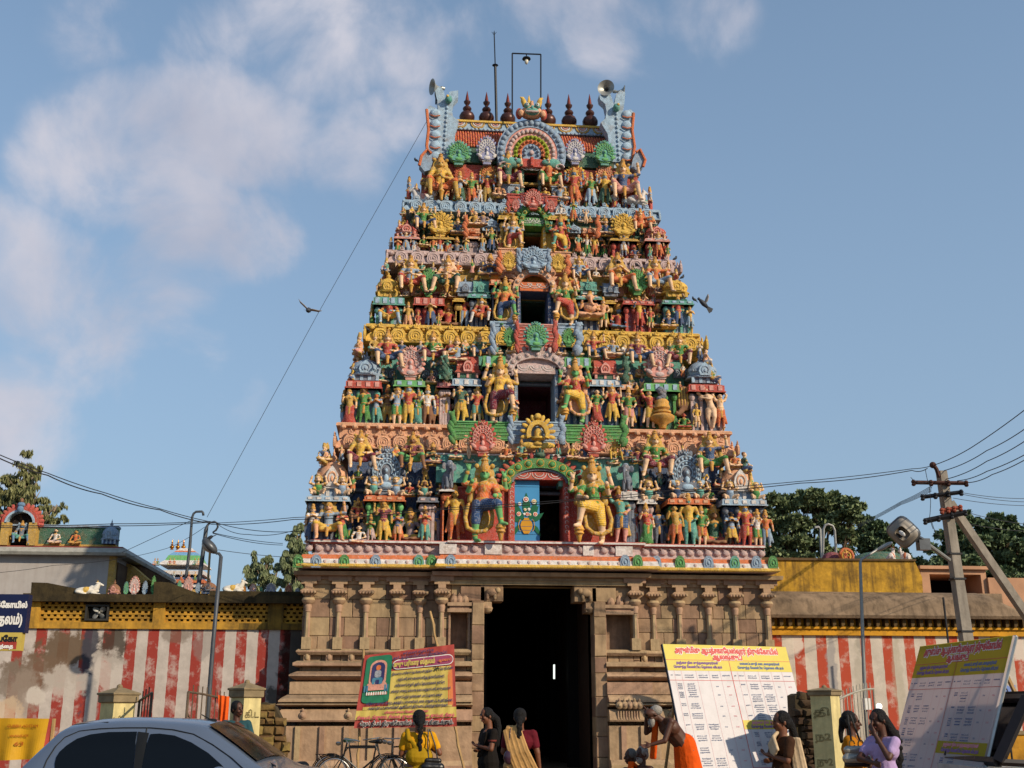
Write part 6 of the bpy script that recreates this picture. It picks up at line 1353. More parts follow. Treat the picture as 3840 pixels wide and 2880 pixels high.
# ochre block above
YO = 2.0; OCH = mat('ochre_wall_streaked', '#b58a2c', rough=.9, var=.5, scale=3.2, bump=.5, dirt=1.0, dirtcol='#4a3820', streak=1.0)
ob = empty('ochre_roof_block', (14, YO, 0), 'streaked ochre parapet block above the sloping eave right of the tower', 'building')
b = MB(); pz = lambda px,py: P(px,py,YO)
q = [pz(2780,2230), pz(3462,2230), pz(3458,2165), pz(3430,2104), pz(2780,2098)]; b.prism([(v.x,v.z) for v in q], YO, YO+6); b.build('parapet', [OCH], ob)
b = MB(); q = [pz(2780,2100), pz(3432,2104), pz(3432,2098), pz(2780,2090)]; b.prism([(v.x,v.z) for v in q], YO-.06, YO+6.05); b.build('coping', [mat('coping_brown','#5d4526',var=.3,dirt=.5,streak=.4)], ob)
# pink building with an opening
YP = 3.2; PK = mat('pink_plaster', '#b58a6c', rough=.9, var=.2, scale=1.5, bump=.2, dirt=.4, dirtcol='#7d5a45')
pk = empty('pink_building', (17, YP, 0), 'flat-roofed salmon pink building with a dark rectangular opening behind the utility pole', 'building')
pq = lambda px,py: P(px,py,YP); xa, xb, xc_, xd = pq(3455,2180).x, pq(3488,2180).x, pq(3680,2180).x, pq(3700,2180).x; zt_ = pq(3500,2135).z; zlo = pq(3500,2225).z; zot = pq(3500,2153).z
b = MB(); b.box(xa, xb, YP, YP+5, 0, zt_); b.box(xb, xc_, YP, YP+5, zot, zt_); b.box(xb, xc_, YP, YP+5, 0, zlo); b.box(xc_, xd, YP, YP+5, 0, zt_); b.box(xb, xc_, YP+1.8, YP+5, zlo, zot)
b.box(xd, pq(4300,2180).x, YP-.1, YP+5, 0, pq(3760,2168).z); b.build('plaster_wall', [PK], pk)
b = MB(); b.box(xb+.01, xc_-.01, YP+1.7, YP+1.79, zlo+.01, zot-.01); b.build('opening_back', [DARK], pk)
b = MB(); b.box(xa-.05, xd+.08, YP-.12, YP+5.1, zt_, zt_+.1); b.build('roof_edge', [PK], pk)
# statues and lamps over the ochre block
b = MB(); p = P(3174,2085,6.5); r_ = .23; b.tube([p+Vector((r_*math.cos(q),0,r_*math.sin(q))) for q in [2*math.pi*i/28 for i in range(29)]], .05, 6, 0); b.tube([p+Vector((r_*.62*math.cos(q),0,r_*.62*math.sin(q))) for q in [2*math.pi*i/24 for i in range(25)]], .035, 6, 1)
o = b.build('ring_halo_ornament', [pm('o'), pm('y')]); tag(o, 'round orange ring ornament on the ochre parapet', 'ornament')
st_ = link('haloed_statue', proto('br', POSES['br']), None); p2 = P(3174,2108,6.3); h = P(3174,2052,6.3).z-p2.z; st_.location = p2; st_.scale = (h*.9,h*.8,h); setmats(st_, clr('oroy')); tag(st_, 'orange seated statue in front of the round ring ornament', 'statue')
b = MB(); p = P(3122,2108,7); b.ell(p+Vector((0,0,.05)), (.38,.3,.3)); b.box(p.x-.4,p.x+.4,p.y-.2,p.y+.3,p.z-1,p.z-.05); o = b.build('dark_red_dome', [pm('m')]); tag(o, 'small dark red dome behind the ochre parapet', 'ornament')
for px, s_, lab in ((3345,1,'left white bull statue seen over the ochre parapet'),(3398,-1,'right white bull statue seen over the ochre parapet')):
    p = P(px,2108,6.0); h = P(px,2040,6.0).z-p.z; o = link('bull_statue', BUL, None); o.location = p; o.scale = (s_*h*.62,h*.9,h*1.0); o.rotation_euler = (0,0,s_*.7); setmats(o, [pm('w'), pm('o'), pm('y'), pm('y'), pm('y'), pm('z')]); tag(o, lab, 'bull statue', 'bull statues behind the ochre parapet')
p = P(3290,2106,8.5); b = MB(); b.ell(p+Vector((.1,0,-.1)), (1.2,.9,.45)); o = b.build('shrine_dome', [pm('d')], smooth=True); tag(o, 'low dark green dome behind the white bull statues', 'dome')
GAL = mat('galvanised_steel', '#8f8f8c', rough=.45, metal=.5, var=.15, bump=.05)
b = MB(); y = 9.0; b.tube([P(3082,2110,y),P(3076,1985,y),P(3070,1976,y),P(3056,1978,y)], .05, 6); o = b.build('lamp_pole', [GAL]); tag(o, 'thin grey lamp pole with a short bent top behind the ochre wall', 'lamp post')
b = MB(); y = 8.0; b.tube([P(3137,2110,y),P(3130,1990,y),P(3122,1972,y),P(3105,1966,y),P(3094,1970,y),P(3088,1985,y),P(3085,2110,y)], .045, 8); o = b.build('pipe_hoop', [GAL]); tag(o, 'inverted U-shaped steel pipe behind the ochre wall', 'pipe')
# ================================================================== lettering
def vis(t):
    out = []
    for ch in t:
        if ch in 'ொோௌ':
            out.insert(len(out)-1, {'ொ':'ெ','ோ':'ே','ௌ':'ெ'}[ch]); out.append({'ொ':'ா','ோ':'ா','ௌ':'ௗ'}[ch])
        elif ch in 'ெேை': out.insert(len(out)-1, ch)
        else: out.append(ch)
    return ''.join(out)
TXT = {}
def glyphs(t, bold=.04):
    k = (t, bold)
    if k in TXT: return TXT[k]
    c = bpy.data.curves.new('t', 'FONT'); c.body = vis(t); c.size = 1; c.fill_mode = 'NONE' if any(ord(x) > 2000 for x in t) else 'BOTH'; c.bevel_depth = bold; c.bevel_resolution = 0; c.resolution_u = 2
    o = bpy.data.objects.new('t', c); COL.objects.link(o); dg = bpy.context.evaluated_depsgraph_get(); dg.update()
    me = bpy.data.meshes.new_from_object(o.evaluated_get(dg)); bpy.data.objects.remove(o); bpy.data.curves.remove(c)
    v = [tuple(q.co) for q in me.vertices]; f = [list(p.vertices) for p in me.polygons]; bpy.data.meshes.remove(me)
    x0 = min(q[0] for q in v); x1 = max(q[0] for q in v); TXT[k] = ([(a-x0, b, z) for a, b, z in v], f, x1-x0); return TXT[k]
class Board:
    "flat board: origin at its top-left corner, u along the width, d down the face, n out of the face"
    def __init__(s, tl, u, d, n, W, H): s.o, s.u, s.d, s.n, s.W, s.H = Vector(tl), Vector(u), Vector(d), Vector(n), W, H
    def pt(s, a, b, h=0): return s.o+s.u*(a*s.W)+s.d*(b*s.H)+s.n*h
    def rect(s, mb, a0, b0, a1, b1, h, m):
        mb.add([s.pt(a0,b1,h), s.pt(a1,b1,h), s.pt(a1,b0,h), s.pt(a0,b0,h)], [(0,1,2,3)], m)
    def poly(s, mb, pts, h, m): mb.add([s.pt(a,b,h) for a, b in pts], [list(range(len(pts)))], m)
    def text(s, mb, t, a, b, w, hgt, h, m, bold=.04, slope=0):
        "text centred at a, baseline b, width w (board fractions), letter height hgt"
        v, f, L_ = glyphs(t, bold); sx = w*s.W/L_; sy = hgt*s.H/.75
        mb.add([s.o+s.u*(a*s.W-w*s.W/2+x*sx)+s.d*(b*s.H-y*sy-slope*x*sx)+s.n*(h+z*.02) for x, y, z in v], f, m)
def flat(name, c, rough=.5, **k): return mat(name, c, rough=rough, bump=0, var=k.pop('var',.06), **k)
VR, VY, VG, VB, VW, VK = flat('vinyl_red','#9c3a30',var=.25), flat('vinyl_yellow','#b8a24e',var=.2,scale=2), flat('vinyl_green','#1d6b4b',var=.3), flat('vinyl_navy','#2a2a55'), flat('vinyl_white','#d9d6d0'), flat('vinyl_black','#1c1a1c')
VO, VP, VC, VM = flat('vinyl_orange','#c66a35',var=.2), flat('vinyl_magenta','#8d3a5a'), flat('vinyl_teal','#3b6f86'), flat('vinyl_crimson','#b5485a')
BAM = mat('bamboo', '#a58558', rough=.7, var=.35, scale=3, bump=.2)
# --- red festival banner -----------------------------------------------------
yb1 = -4.2
TL, TR, BR, BL = P(1367,2458,yb1), P(1703,2416,yb1), P(1713,2724,yb1-.25), P(1327,2731,yb1-.25)
be = empty('banner', (BL+BR)/2, 'red and yellow banner with green picture panel on bamboo poles before the tower base', 'banner')
def pq_(a, b, h=0):
    top = TL.lerp(TR, a); bot = BL.lerp(BR, a); return top.lerp(bot, b)+Vector((0,-h,0))
class QB(Board):
    def __init__(s): s.W = (TR-TL).length*1.07; s.H = (BL-TL).length
    def pt(s, a, b, h=0):
        w_ = .007*math.sin(a*60+b*3)*(.3+b)+.006*math.sin(a*23+1)
        return pq_(a, b, (h*2.6 if h > 0 else h)+w_*.8)
    def text(s, mb, t, a, b, w, hgt, h, m, bold=.04):
        v, f, L_ = glyphs(t, bold); sx = w/L_; sy = hgt/.75
        mb.add([s.pt(a-w/2+x*sx, b-y*sy, h+z*.01+.004) for x, y, z in v], f, m)
q = QB(); b = MB()
def grid(fn, nu, nv, m, mb):
    o = len(mb.v)
    for j in range(nv+1):
        for i in range(nu+1): mb.v.append(tuple(fn(i/nu, j/nv)))
    for j in range(nv):
        for i in range(nu): mb.f.append([o+(j+1)*(nu+1)+i, o+(j+1)*(nu+1)+i+1, o+j*(nu+1)+i+1, o+j*(nu+1)+i]); mb.m.append(m)
grid(lambda a, c: q.pt(a, c), 60, 30, 0, b); grid(lambda a, c: q.pt(a, c, -.03), 60, 4, 0, b)
grid(lambda a, c: q.pt(.31+a*.64, .30+c*.46, .004), 40, 16, 1, b); grid(lambda a, c: q.pt(.30+a*.66, .26+c*.08, .004), 40, 3, 1, b)
grid(lambda a, c: q.pt(.06+a*.9, .72+c*.04, .004), 40, 2, 1, b); grid(lambda a, c: q.pt(.0+a*1.0, .765+c*.125, .006), 60, 6, 1, b)
for k in range(3): grid(lambda a, c: q.pt(.92+k*.025+a*.025, .30+c*.44, .004), 2, 12, 3 if k < 2 else 0, b)
def rrect(a0, b0, a1, b1, r, h, m, n=5):
    pts = []
    for cx, cy, s0 in ((a1-r,b0+r,-90),(a1-r,b1-r,0),(a0+r,b1-r,90),(a0+r,b0+r,180)):
        for i in range(n+1): t = R(s0+90*i/n); pts.append((cx+r*math.cos(t), cy+r*math.sin(t)))
    c = q.pt((a0+a1)/2,(b0+b1)/2,h); ps = [q.pt(x,y,h) for x,y in pts]; b.add([c]+ps, [(0,1+(i+1)%len(ps),1+i) for i in range(len(ps))], m)
rrect(.035,.03,.315,.67,.05,.010,2); rrect(.325,.115,.985,.245,.06,.012,4); rrect(.33,.125,.98,.235,.055,.014,7)
# generic garlanded shrine picture inside the green panel
rrect(.085,.09,.265,.46,.085,.014,8); rrect(.105,.12,.245,.42,.07,.017,5); rrect(.07,.40,.28,.50,.03,.018,8)
rrect(.15,.16,.20,.23,.025,.020,3); rrect(.14,.23,.21,.33,.03,.020,9); rrect(.12,.33,.23,.42,.02,.020,10); rrect(.155,.36,.195,.42,.01,.022,5)
for i in range(18): rrect(.075+.012*i,.52+.01*(i%2),.085+.012*i,.565,.005,.018, 8 if i%2 else 6)
for xx in (.045,.07,.255,.28): rrect(xx,.43,xx+.018,.52,.006,.019,10)
q.text(b,'ஸ்ரீ ஏலவார் குழலி சமேத',.60,.052,.34,.03,.016,5,.035)
q.text(b,'அ/மி. ஆபத்சகாயேஸ்வரர் திருக்கோயில்',.62,.105,.60,.035,.016,5,.035)
q.text(b,'குரு பரிகார ஸ்தலம்',.56,.205,.45,.06,.02,1,.055); q.text(b,'-ஆலங்குடி',.89,.195,.15,.03,.02,3,.04)
q.text(b,'இவ்வாலய ஸ்ரீகுரு தெட்சிணாமூர்த்திக்கு',.545,.315,.43,.03,.012,5,.035); q.text(b,'24',.80,.305,.055,.055,.012,11,.03); q.text(b,'நெய் தீபங்கள்',.91,.300,.15,.03,.012,5,.035)
for i, (t, a, w_) in enumerate((('ஏற்றி ஸ்ரீ குருபகவான் ஸ்ரீஆபத்சகாயேஸ்வரர்,',.64,.50),('ஸ்ரீஏலவார் குழலி ஆகிய தெய்வங்களை ஒருசேர',.63,.52),('மூன்று முறை வலமாக வலம் வந்தால் ஸ்ரீ குருபகவான்',.64,.62),('அருள் பெற்று நன்மைகள் பல பெறலாம் என்று',.62,.48))):
    q.text(b, t, a, .395+.077*i, w_, .034, .012, 5, .035)
q.text(b,'ஸ்ரீகுரு அருள் பெற்ற அகத்திய மாமுனிவர், காக புஜண்டர், சப்தரிஷிகள்,',.53,.695,.88,.034,.012,5,.035)
q.text(b,'வல்ல நாட்டு சுவாமிகள் ஆகியோர் திருவாய் மலர்ந்துள்ளார்கள்.',.52,.755,.80,.034,.012,5,.035)
q.text(b,'பரிகாரம் செய்ய வேண்டிய ராசிகள்',.50,.815,.44,.028,.014,12,.045)
q.text(b,'ரிஷபம், மிதுனம், சிம்மம், துலாம், தனுசு, கும்பம், மீனம்',.50,.88,.96,.04,.014,12,.045)
q.text(b,'நெய் தீபம் திருக்கோயில் உள்ளே கிடைக்கும்.',.51,.968,.92,.052,.010,6,.075); q.text(b,'நெய் தீபம் திருக்கோயில் உள்ளே கிடைக்கும்.',.51,.968,.92,.052,.018,11,.035)
b.build('banner_sheet', [VR, VY, VG, VO, VW, VB, VW, VP, flat('vinyl_peach','#c48a78',var=.4,scale=40), flat('vinyl_grey','#8d8f96',var=.4,scale=40), VC, VK, VM], be)
for (x0, y0, x1, y1, dy) in ((1612,2292,1742,2900,.06),(1363,2436,1340,2900,.05)):
    a_ = P(x0,y0,yb1+dy+.1); c_ = P(x1,y1,yb1+dy-.1); c_ = a_+(c_-a_)*((a_.z)/(a_.z-c_.z)); pb = MB(); n = 14
    pts = [a_.lerp(c_, i/n)+Vector((.015*math.sin(i*2.1),0,0)) for i in range(n+1)]; pb.tube(pts, [.028+.006*(i%2) for i in range(n+1)], 7); o = pb.build('bamboo_pole', [BAM], be)
# --- big white notice boards ---------------------------------------------------
RED_, PIN, BLU = flat('print_red','#c0453f'), flat('print_pink','#c98088'), flat('print_blue','#606d8c')
def notice(name, label, bd, dark, rows_seed, yel, wht, edge, title, sub):
    e_ = empty(name, bd.pt(.5,1), label, 'notice board', 'white and yellow notice boards'); b = MB(); r = random.Random(rows_seed)
    T = .025
    c = [bd.pt(a,b_,h) for h in (0,-T) for a, b_ in ((0,1),(1,1),(1,0),(0,0))]; b.add(c, [(0,1,2,3),(7,6,5,4),(4,5,1,0),(5,6,2,1),(6,7,3,2),(7,4,0,3)], 1)
    h = .003; bd.rect(b,0,0,1,.118,h,0); bd.rect(b,0,.118,1,.198,h,0); bd.rect(b,0,.116,1,.119,h*2,2); bd.rect(b,0,.268,1,.271,h*2,2); bd.rect(b,.494,.119,.498,.90,h*2,2)
    bd.rect(b,.498,.56,1,.626,h,0); bd.rect(b,.498,.895,1,.898,h*2,2)
    for a in (.045,.10,.215,.315,.405,.545,.60,.715,.82,.91): bd.rect(b,a,.198,a+.0012,1 if a < .49 else .895,h*2,3)
    if title:
        for m_, bo, hh in ((6,.14,.006),(2,.065,.009)):
            bd.text(b, title, .5, .062, .84, .040, hh, m_, bo); bd.text(b, sub, .49, .108, .24, .036, hh, m_, bo)
        bd.text(b,'தஞ்சை நில குத்தகைதாரர்கள்',.24,.147,.33,.018,.006,5,.06); bd.text(b,'செலுத்த வேண்டிய தொகை விபரம்',.24,.178,.38,.018,.006,5,.06)
        bd.text(b,'மனைப்பகுதி வாடகைதாரர்கள்',.745,.147,.33,.018,.006,4,.06); bd.text(b,'செலுத்த வேண்டிய தொகை விபரம்',.745,.178,.38,.018,.006,4,.06)
        bd.text(b,'தஞ்சை நில குத்தகைதாரர்கள்',.745,.585,.36,.018,.006,3,.06); bd.text(b,'செலுத்த வேண்டிய தொகை விபரம்',.745,.615,.38,.018,.006,5,.06)
        bd.text(b,'திருக்கோயில்',.66,.94,.18,.02,.006,2,.06)
    # table entries: rows of Tamil words, as printed
    WORDS = ['ஆலங்குடி','தஞ்சாவூர்','வலங்கைமான்','குமார்','முருகன்','வட்டம்','கோவிந்தன்','நகர்','ராமன்','செல்வம்']
    def word(a, bb, w_, m_): bd.text(b, r.choice(WORDS), a, bb, w_, .0085, .005, m_, .03)
    for off in (0, .5):
        for a, w_ in ((.022,.015),(.07,.04),(.157,.07),(.265,.07),(.36,.05),(.448,.06)):
            for k in range(1 if w_ < .045 or a > .44 else 2): word(a+off, .235+.016*k, w_, 4)
        bb = .30
        while bb < (.98 if off == 0 else (.55)):
            n = r.choice((3,3,4)); 
            for k in range(n): word(.157+off, bb+.0155*k, r.uniform(.055,.085), 4)
            if r.random() < (.35 if off == 0 else .9):
                for k in range(n): word(.265+off, bb+.0155*k, r.uniform(.055,.085), 4)
            for k in range(r.choice((1,2,4))): word(.07+off, bb+.012*k, .035, 4)
            bd.text(b, str(r.randint(100,999)), .36+off, bb+.018, .022, .009, .005, 4, .02); bd.text(b, str(r.randint(100,999)), .45+off, bb+.018, .026, .009, .005, 3, .02); bb += r.uniform(.062,.085)
        if off:
            bb = .655
            while bb < .86:
                for k in range(3): word(.68, bb+.0155*k, r.uniform(.05,.08), 4)
                for k in range(3): word(.585, bb+.012*k, .035, 4)
                bb += .066
    b.build('board_face', [yel, wht, RED_, PIN, BLU, flat('print_violet','#7a5a8a'), VW], e_)
    fb = MB(); 
    for (a0,b0,a1,b1) in ((0,0,1,0),(0,1,1,1),(0,0,0,1),(1,0,1,1),(.5,0,.5,1),(0,.55,1,.55)): fb.tube([bd.pt(a0,b0,-.045), bd.pt(a1,b1,-.045)], .02, 4)
    fb.build('board_frame', [mat('board_frame_steel','#b9b9b4',rough=.4,metal=.4,bump=0) if edge else IRON], e_)
    # props holding it up
    for a in (.12, .88):
        pb = MB(); t_ = bd.pt(a,.12,-.06); f_ = Vector((t_.x-bd.n.x*.9, t_.y-bd.n.y*.9, 0)); pb.tube([t_, f_], .03, 6); pb.build('prop', [BAM], e_)
    return e_
a_ = R(17); Ln = R(18); u = Vector((math.cos(a_), math.sin(a_), 0)); nh_ = Vector((-math.sin(a_), math.cos(a_), 0))
d_ = -(nh_*math.sin(Ln)+Vector((0,0,1))*math.cos(Ln)); nn = u.cross(-d_); nn = -nn if nn.y > 0 else nn
tl = P(2485,2415,-8.2); Wd = (P(2946,2420,-8.2+.82).x-tl.x)/math.cos(a_)
bd1 = Board(tl, u, d_, nn, Wd, (tl.z-.25)/math.cos(Ln))
notice('notice_board', 'white board with yellow heading and ruled table, just right of the gateway', bd1, 0, 3, flat('board_yellow','#bfae38'), flat('board_white','#bdb8ba',dirt=.12), False, 'அருள்மிகு ஆபத்சகாயேஸ்வரர் திருக்கோயில்', 'ஆலங்குடி')
def transl(name, c, k=.55):
    m = bpy.data.materials.new(name); m.use_nodes = True; t = m.node_tree; n = t.nodes; l = t.links; n.clear(); o = n.new('ShaderNodeOutputMaterial'); d = n.new('ShaderNodeBsdfDiffuse'); tr = n.new('ShaderNodeBsdfTranslucent'); mx = n.new('ShaderNodeMixShader')
    d.inputs[0].default_value = lin(c)+(1,); tr.inputs[0].default_value = lin(c)+(1,); mx.inputs[0].default_value = k; l.new(d.outputs[0], mx.inputs[1]); l.new(tr.outputs[0], mx.inputs[2]); l.new(mx.outputs[0], o.inputs[0]); return m
tl2 = P(3451,2424,-14.3); tr2 = P(3799,2382,-16.75)
u = tr2-tl2; u.z = 0; Wd = u.length; u.normalize(); nh_ = Vector((-u.y, u.x, 0)); nh_ = nh_ if nh_.x > 0 else -nh_      # leans back towards +x
Ln = R(21); d_ = -(nh_*math.sin(Ln)+Vector((0,0,1))*math.cos(Ln)); nn = u.cross(-d_); nn = nn if nn.x < 0 else -nn
bd2 = Board(tl2, u, d_, nn, Wd, (tl2.z-.2)/math.cos(Ln))
notice('notice_board', 'white board with yellow heading, leaning at the far right, light coming through it', bd2, 0, 5, transl('vinyl_backlit_yellow','#c4b448'), transl('vinyl_backlit_white','#dccfcc'), True, 'அருள்மிகு ஆபத்சகாயேஸ்வரர் திருக்கோயில்', 'ஆலங்குடி')
# --- blue shop sign at the left edge, yellow sheet below -----------------------
e_ = empty('shop_sign', P(40,2340,-6), 'dark blue and yellow sign with white lettering at the left picture edge', 'sign')
y = -6.0; p0, p1 = P(-260,2226,y), P(100,2226,y); x1 = P(100,2300,y).x; zt_, zm, zb_ = P(40,2228,y).z, P(40,2372,y).z, P(40,2440,y).z; x0 = P(-330,2300,y).x
b = MB(); b.box(x0,x1,y,y+.25,zm,zt_,0); b.box(x0+.0,x1-.04,y-.01,y+.2,zb_,zm,1); b.box(x0,x1-.12,y-.014,y-.01,zb_+.03,zb_+.18,2)
bd = Board((x0,y-.004,zt_),(1,0,0),(0,0,-1),(0,-1,0),x1-x0,zt_-zb_)
bd.text(b,'திருக்கோயில்',.80,.24,.40,.10,.004,3,.06); bd.text(b,'(குருஸ்தலம்)',.72,.53,.50,.17,.004,3,.05); bd.text(b,'கும்பகோ',.80,.84,.30,.10,.014,4,.06); bd.text(b,'குடந்தை',.82,.955,.20,.06,.018,3,.06)
b.build('sign_panel', [mat('sign_navy','#141c40',rough=.4,var=.1,bump=0,dirt=.2,dirtcol='#2b2b33'), VY, VR, VW, VK], e_); b = MB(); b.tube([(x0+.3,y+.15,0),(x0+.3,y+.15,zt_)],.06,8); b.build('sign_post', [IRON], e_)
y = -12.5; e_ = empty('tarpaulin_banner', P(90,2800,y), 'faded yellow sheet with red edge and faint lettering behind the car', 'banner')
b = MB(); A,B_,C_,D_ = P(-250,2690,y),P(200,2695,y),P(170,2845,y),P(-250,2862,y)
n_ = 24
fnb = lambda a, c: A.lerp(B_,a).lerp(D_.lerp(C_,a),c)+Vector((0,.03*math.sin(a*26)*(.4+c)-.0,0))
grid(lambda a, c: fnb(a*.965,c), 48, 8, 0, b); grid(lambda a, c: fnb(.965+a*.035,c), 2, 8, 1, b)
v, f, L_ = glyphs('ST.JOSEPH', .02)
for t, a, c, w_, hh in (('GUBBH ADSTAM',.76,.22,.26,.075),('WANDER',.74,.45,.16,.06),('63',.745,.66,.07,.10)):
    v, f, L_ = glyphs(t, .02); b.add([fnb(a-w_/2+x*w_/L_, c-yy*hh/.75)+Vector((0,-.03,0)) for x, yy, z in v], f, 2)
b.build('sheet', [mat('tarp_yellow','#c09014',rough=.5,var=.25,scale=2,bump=.2,dirt=.3,dirtcol='#7a5c14'), VR, flat('faded_red','#b4621c')], e_)
b = MB(); b.tube([(A.x,A.y+.03,0),(A.x,A.y+.03,A.z)],.03,6); b.tube([(B_.x,B_.y+.03,0),(B_.x,B_.y+.03,B_.z)],.03,6); b.build('post', [BAM], e_)
# --- gate pillars, gates, rubble walls ------------------------------------------
PY = mat('pillar_limewash', '#cdbc84', rough=.9, var=.25, scale=3, bump=.4, dirt=.45, dirtcol='#6f6a50', streak=.4); PC = mat('pillar_cap', '#87765a', rough=.95, var=.3, scale=4, bump=.4, dirt=.5, dirtcol='#40382a')
def pillar(pl, pr, ptop, pcapb, y, label, mark=None, rz=45, s_=.40):
    px = (pl+pr)/2; c = P(px,pcapb,y); zt_ = P(px,ptop,y).z; zb_ = c.z; hw = (P(pr,pcapb,y).x-P(pl,pcapb,y).x)/2/1.30; e_ = empty('gate_pillar', (c.x,y,0), label, 'gate pillar', 'gate pillars before the compound walls', )
    a = R(rz-45); b = MB(); b.lathe((c.x,y,0),[(hw*1.12,0),(hw*1.10,zb_-.02)],4,0,rot=a+R(0)); b.build('shaft',[PY],e_)
    b = MB(); b.lathe((c.x,y,zb_),[(hw*1.15,-.02),(hw*1.3,0),(hw*1.3,(zt_-zb_)*.4),(hw*1.42,(zt_-zb_)*.45),(hw*1.42,(zt_-zb_)*.55),(hw*.4,(zt_-zb_)*.85),(.05,(zt_-zb_)*.9)],4,0,rot=a); b.ell((c.x,y,zt_-.02),.05); b.build('cap',[PC],e_)
    if mark:
        for i, t in enumerate(mark):
            n2_ = Vector((-math.sin(R(45)),-math.cos(R(45)),0)) if i < 10 else 0; u_ = Vector((math.cos(R(45)),-math.sin(R(45)),0))
            bb = MB(); side = mark[t]; u_ = Vector((math.cos(R(45)), math.sin(R(45))*side, 0)); n2_ = Vector((math.sin(R(45))*side, -math.cos(R(45)),0)); dist = hw*1.10*math.cos(R(45))+.012
            v, f, L_ = glyphs(t.strip(), .02); w_ = .3; bb.add([Vector((c.x,y,zb_-.35-.42*i))+n2_*dist+u_*((x/L_-.5)*w_)+Vector((0,0,yy*.16)) for x, yy, z in v], f, 0); bb.build('painted_mark',[flat('mark_grey','#7d7048')],e_)
    return hw
pillar(367,520,2572,2632,-10.4,'left gate pillar with a pyramid cap, just behind the roof of the silver car',{'கி.வு':1})
pillar(857,990,2555,2613,-9.0,'gate pillar with a pyramid cap between the orange cloth and the rubble wall',{'கி.ட':1})
pillar(3028,3157,2575,2606,-9.6,'gate pillar with a pyramid cap between the two notice boards',{'தி':-1,'ந2':-1,'நு2':-1})
RUB = mat('rubble_stone', '#7a6138', rough=.95, var=.45, scale=5, bump=.6, dirt=.35, dirtcol='#2f2415', island=.3); RUD = mat('rubble_joint', '#3f3626', rough=1, var=.3, bump=.5)
def rubble(name, pl, pr, prof, y, th, label, col=RUB):
    e_ = empty(name, (P((pl+pr)/2,2700,y).x, y, 0), label, 'wall'); x0, x1 = P(pl,2700,y).x, P(pr,2700,y).x; b = MB()
    pts = [(P(a,b_,y).x, P(a,b_,y).z) for a, b_ in prof]; b.prism([(x1,0)]+pts[::-1]+[(x0,0)] if pts[0][0] < pts[-1][0] else pts, y+.06, y+th, 0); b.build('mortar_core',[RUD],e_)
    b = MB(); topz = lambda x: max(.3, next((pts[i][1]+(pts[i+1][1]-pts[i][1])*(x-pts[i][0])/(pts[i+1][0]-pts[i][0]+1e-9) for i in range(len(pts)-1) if pts[i][0]-1e-6 <= x <= pts[i+1][0]+1e-6), .3))
    z = .02
    while z < 2.8:
        h = rnd.uniform(.13,.24); x = x0+rnd.uniform(-.1,0)
        while x < x1:
            w_ = rnd.uniform(.15,.34)
            if z+h*.5 < topz(min(max(x+w_/2,x0),x1)):
                k0 = len(b.v); b.block(x+.008, x+w_-.008, y-rnd.uniform(0,.05), y+.15, z+.008, z+h*.9-.004, 0, ch=.05)
                for q_ in range(k0, len(b.v)): vv = b.v[q_]; b.v[q_] = (vv[0]+rnd.uniform(-.022,.022), vv[1]+rnd.uniform(-.02,.02), vv[2]+rnd.uniform(-.022,.022))
            x += w_*.96
        z += h*.9
    b.build('rubble_face',[col],e_,autos=R(50))
rubble('rubble_wall', 975, 1062, [(972,2640),(990,2632),(1010,2640),(1030,2650),(1050,2690),(1062,2720)], -5.2, .6, 'short yellowish rubble wall between the gate pillar and the tower base')
rubble('rubble_wall', 2985, 3052, [(2985,2608),(3000,2600),(3030,2600),(3052,2602)], -9.0, .5, 'dark rubble wall end behind the right edge of the straight notice board', mat('dark_rubble','#4a3a2a',rough=.95,var=.4,scale=5,bump=.6,island=.4))
o = MB(); y=-3.5; x0, x1 = P(3480,2700,y).x, P(4200,2700,y).x; zt_ = P(3700,2755,y).z; o.box(x0,x1,y,y+.4,0,zt_,0); o.box(x0,x1,y-.04,y+.44,zt_,zt_+.08,1); o = o.build('low_wall',[mat('orange_stained_wall','#b78328',rough=.95,var=.45,scale=2.5,bump=.5,dirt=.6,dirtcol='#5a4a30'),PC]); tag(o,'low orange-stained wall behind the foot of the leaning notice board','wall')
GI = mat('gate_iron', '#6a5a4a', rough=.7, metal=.3, var=.3); GB = mat('gate_black','#1d1c1c',rough=.5,metal=.3)
def gate(label, x0p, x1p, topf, yb_px, y0, y1, m, n=7, diag=True, bottom=.15, group='iron gates'):
    "barred leaf from pixel column x0p to x1p; its frame swings in depth from y0 to y1"
    P0 = P(x0p,2700,y0); P1 = P(x1p,2700,y1); e_ = empty('iron_gate', ((P0.x+P1.x)/2,(y0+y1)/2,0), label, 'gate', group); b = MB(); tops = []
    for i in range(n+1):
        t = i/n; base = P0.lerp(P1,t); px = x0p+(x1p-x0p)*t; z_ = P(px, topf(t), y0+(y1-y0)*t).z; base.z = bottom; top = Vector((base.x,base.y,z_)); tops.append(top)
        b.tube([base, top+Vector((0,0,.12 if 0 < i < n else 0))], .022 if i in (0,n) else .010, 6)
    b.tube(tops, .02, 6); b.tube([Vector((P0.x,P0.y,bottom)),Vector((P1.x,P1.y,bottom))], .02, 6); mid = .95; b.tube([Vector((P0.x,P0.y,mid)),Vector((P1.x,P1.y,mid))], .016, 6)
    if diag: b.tube([tops[0]-Vector((0,0,.3)), Vector((P1.x,P1.y,bottom))], .014, 6)
    b.build('gate_leaf', [m], e_)
gate('half open dark gate leaf right of the left gate pillar', 517, 561, lambda t: 2628-30*t, 0, -10.2, -11.6, GB, n=4)
gate('rusty barred gate leaf with a curved top in front of the striped wall', 698, 850, lambda t: 2595+14*t*t+18*t, 0, -10.8, -9.2, GI, n=9)
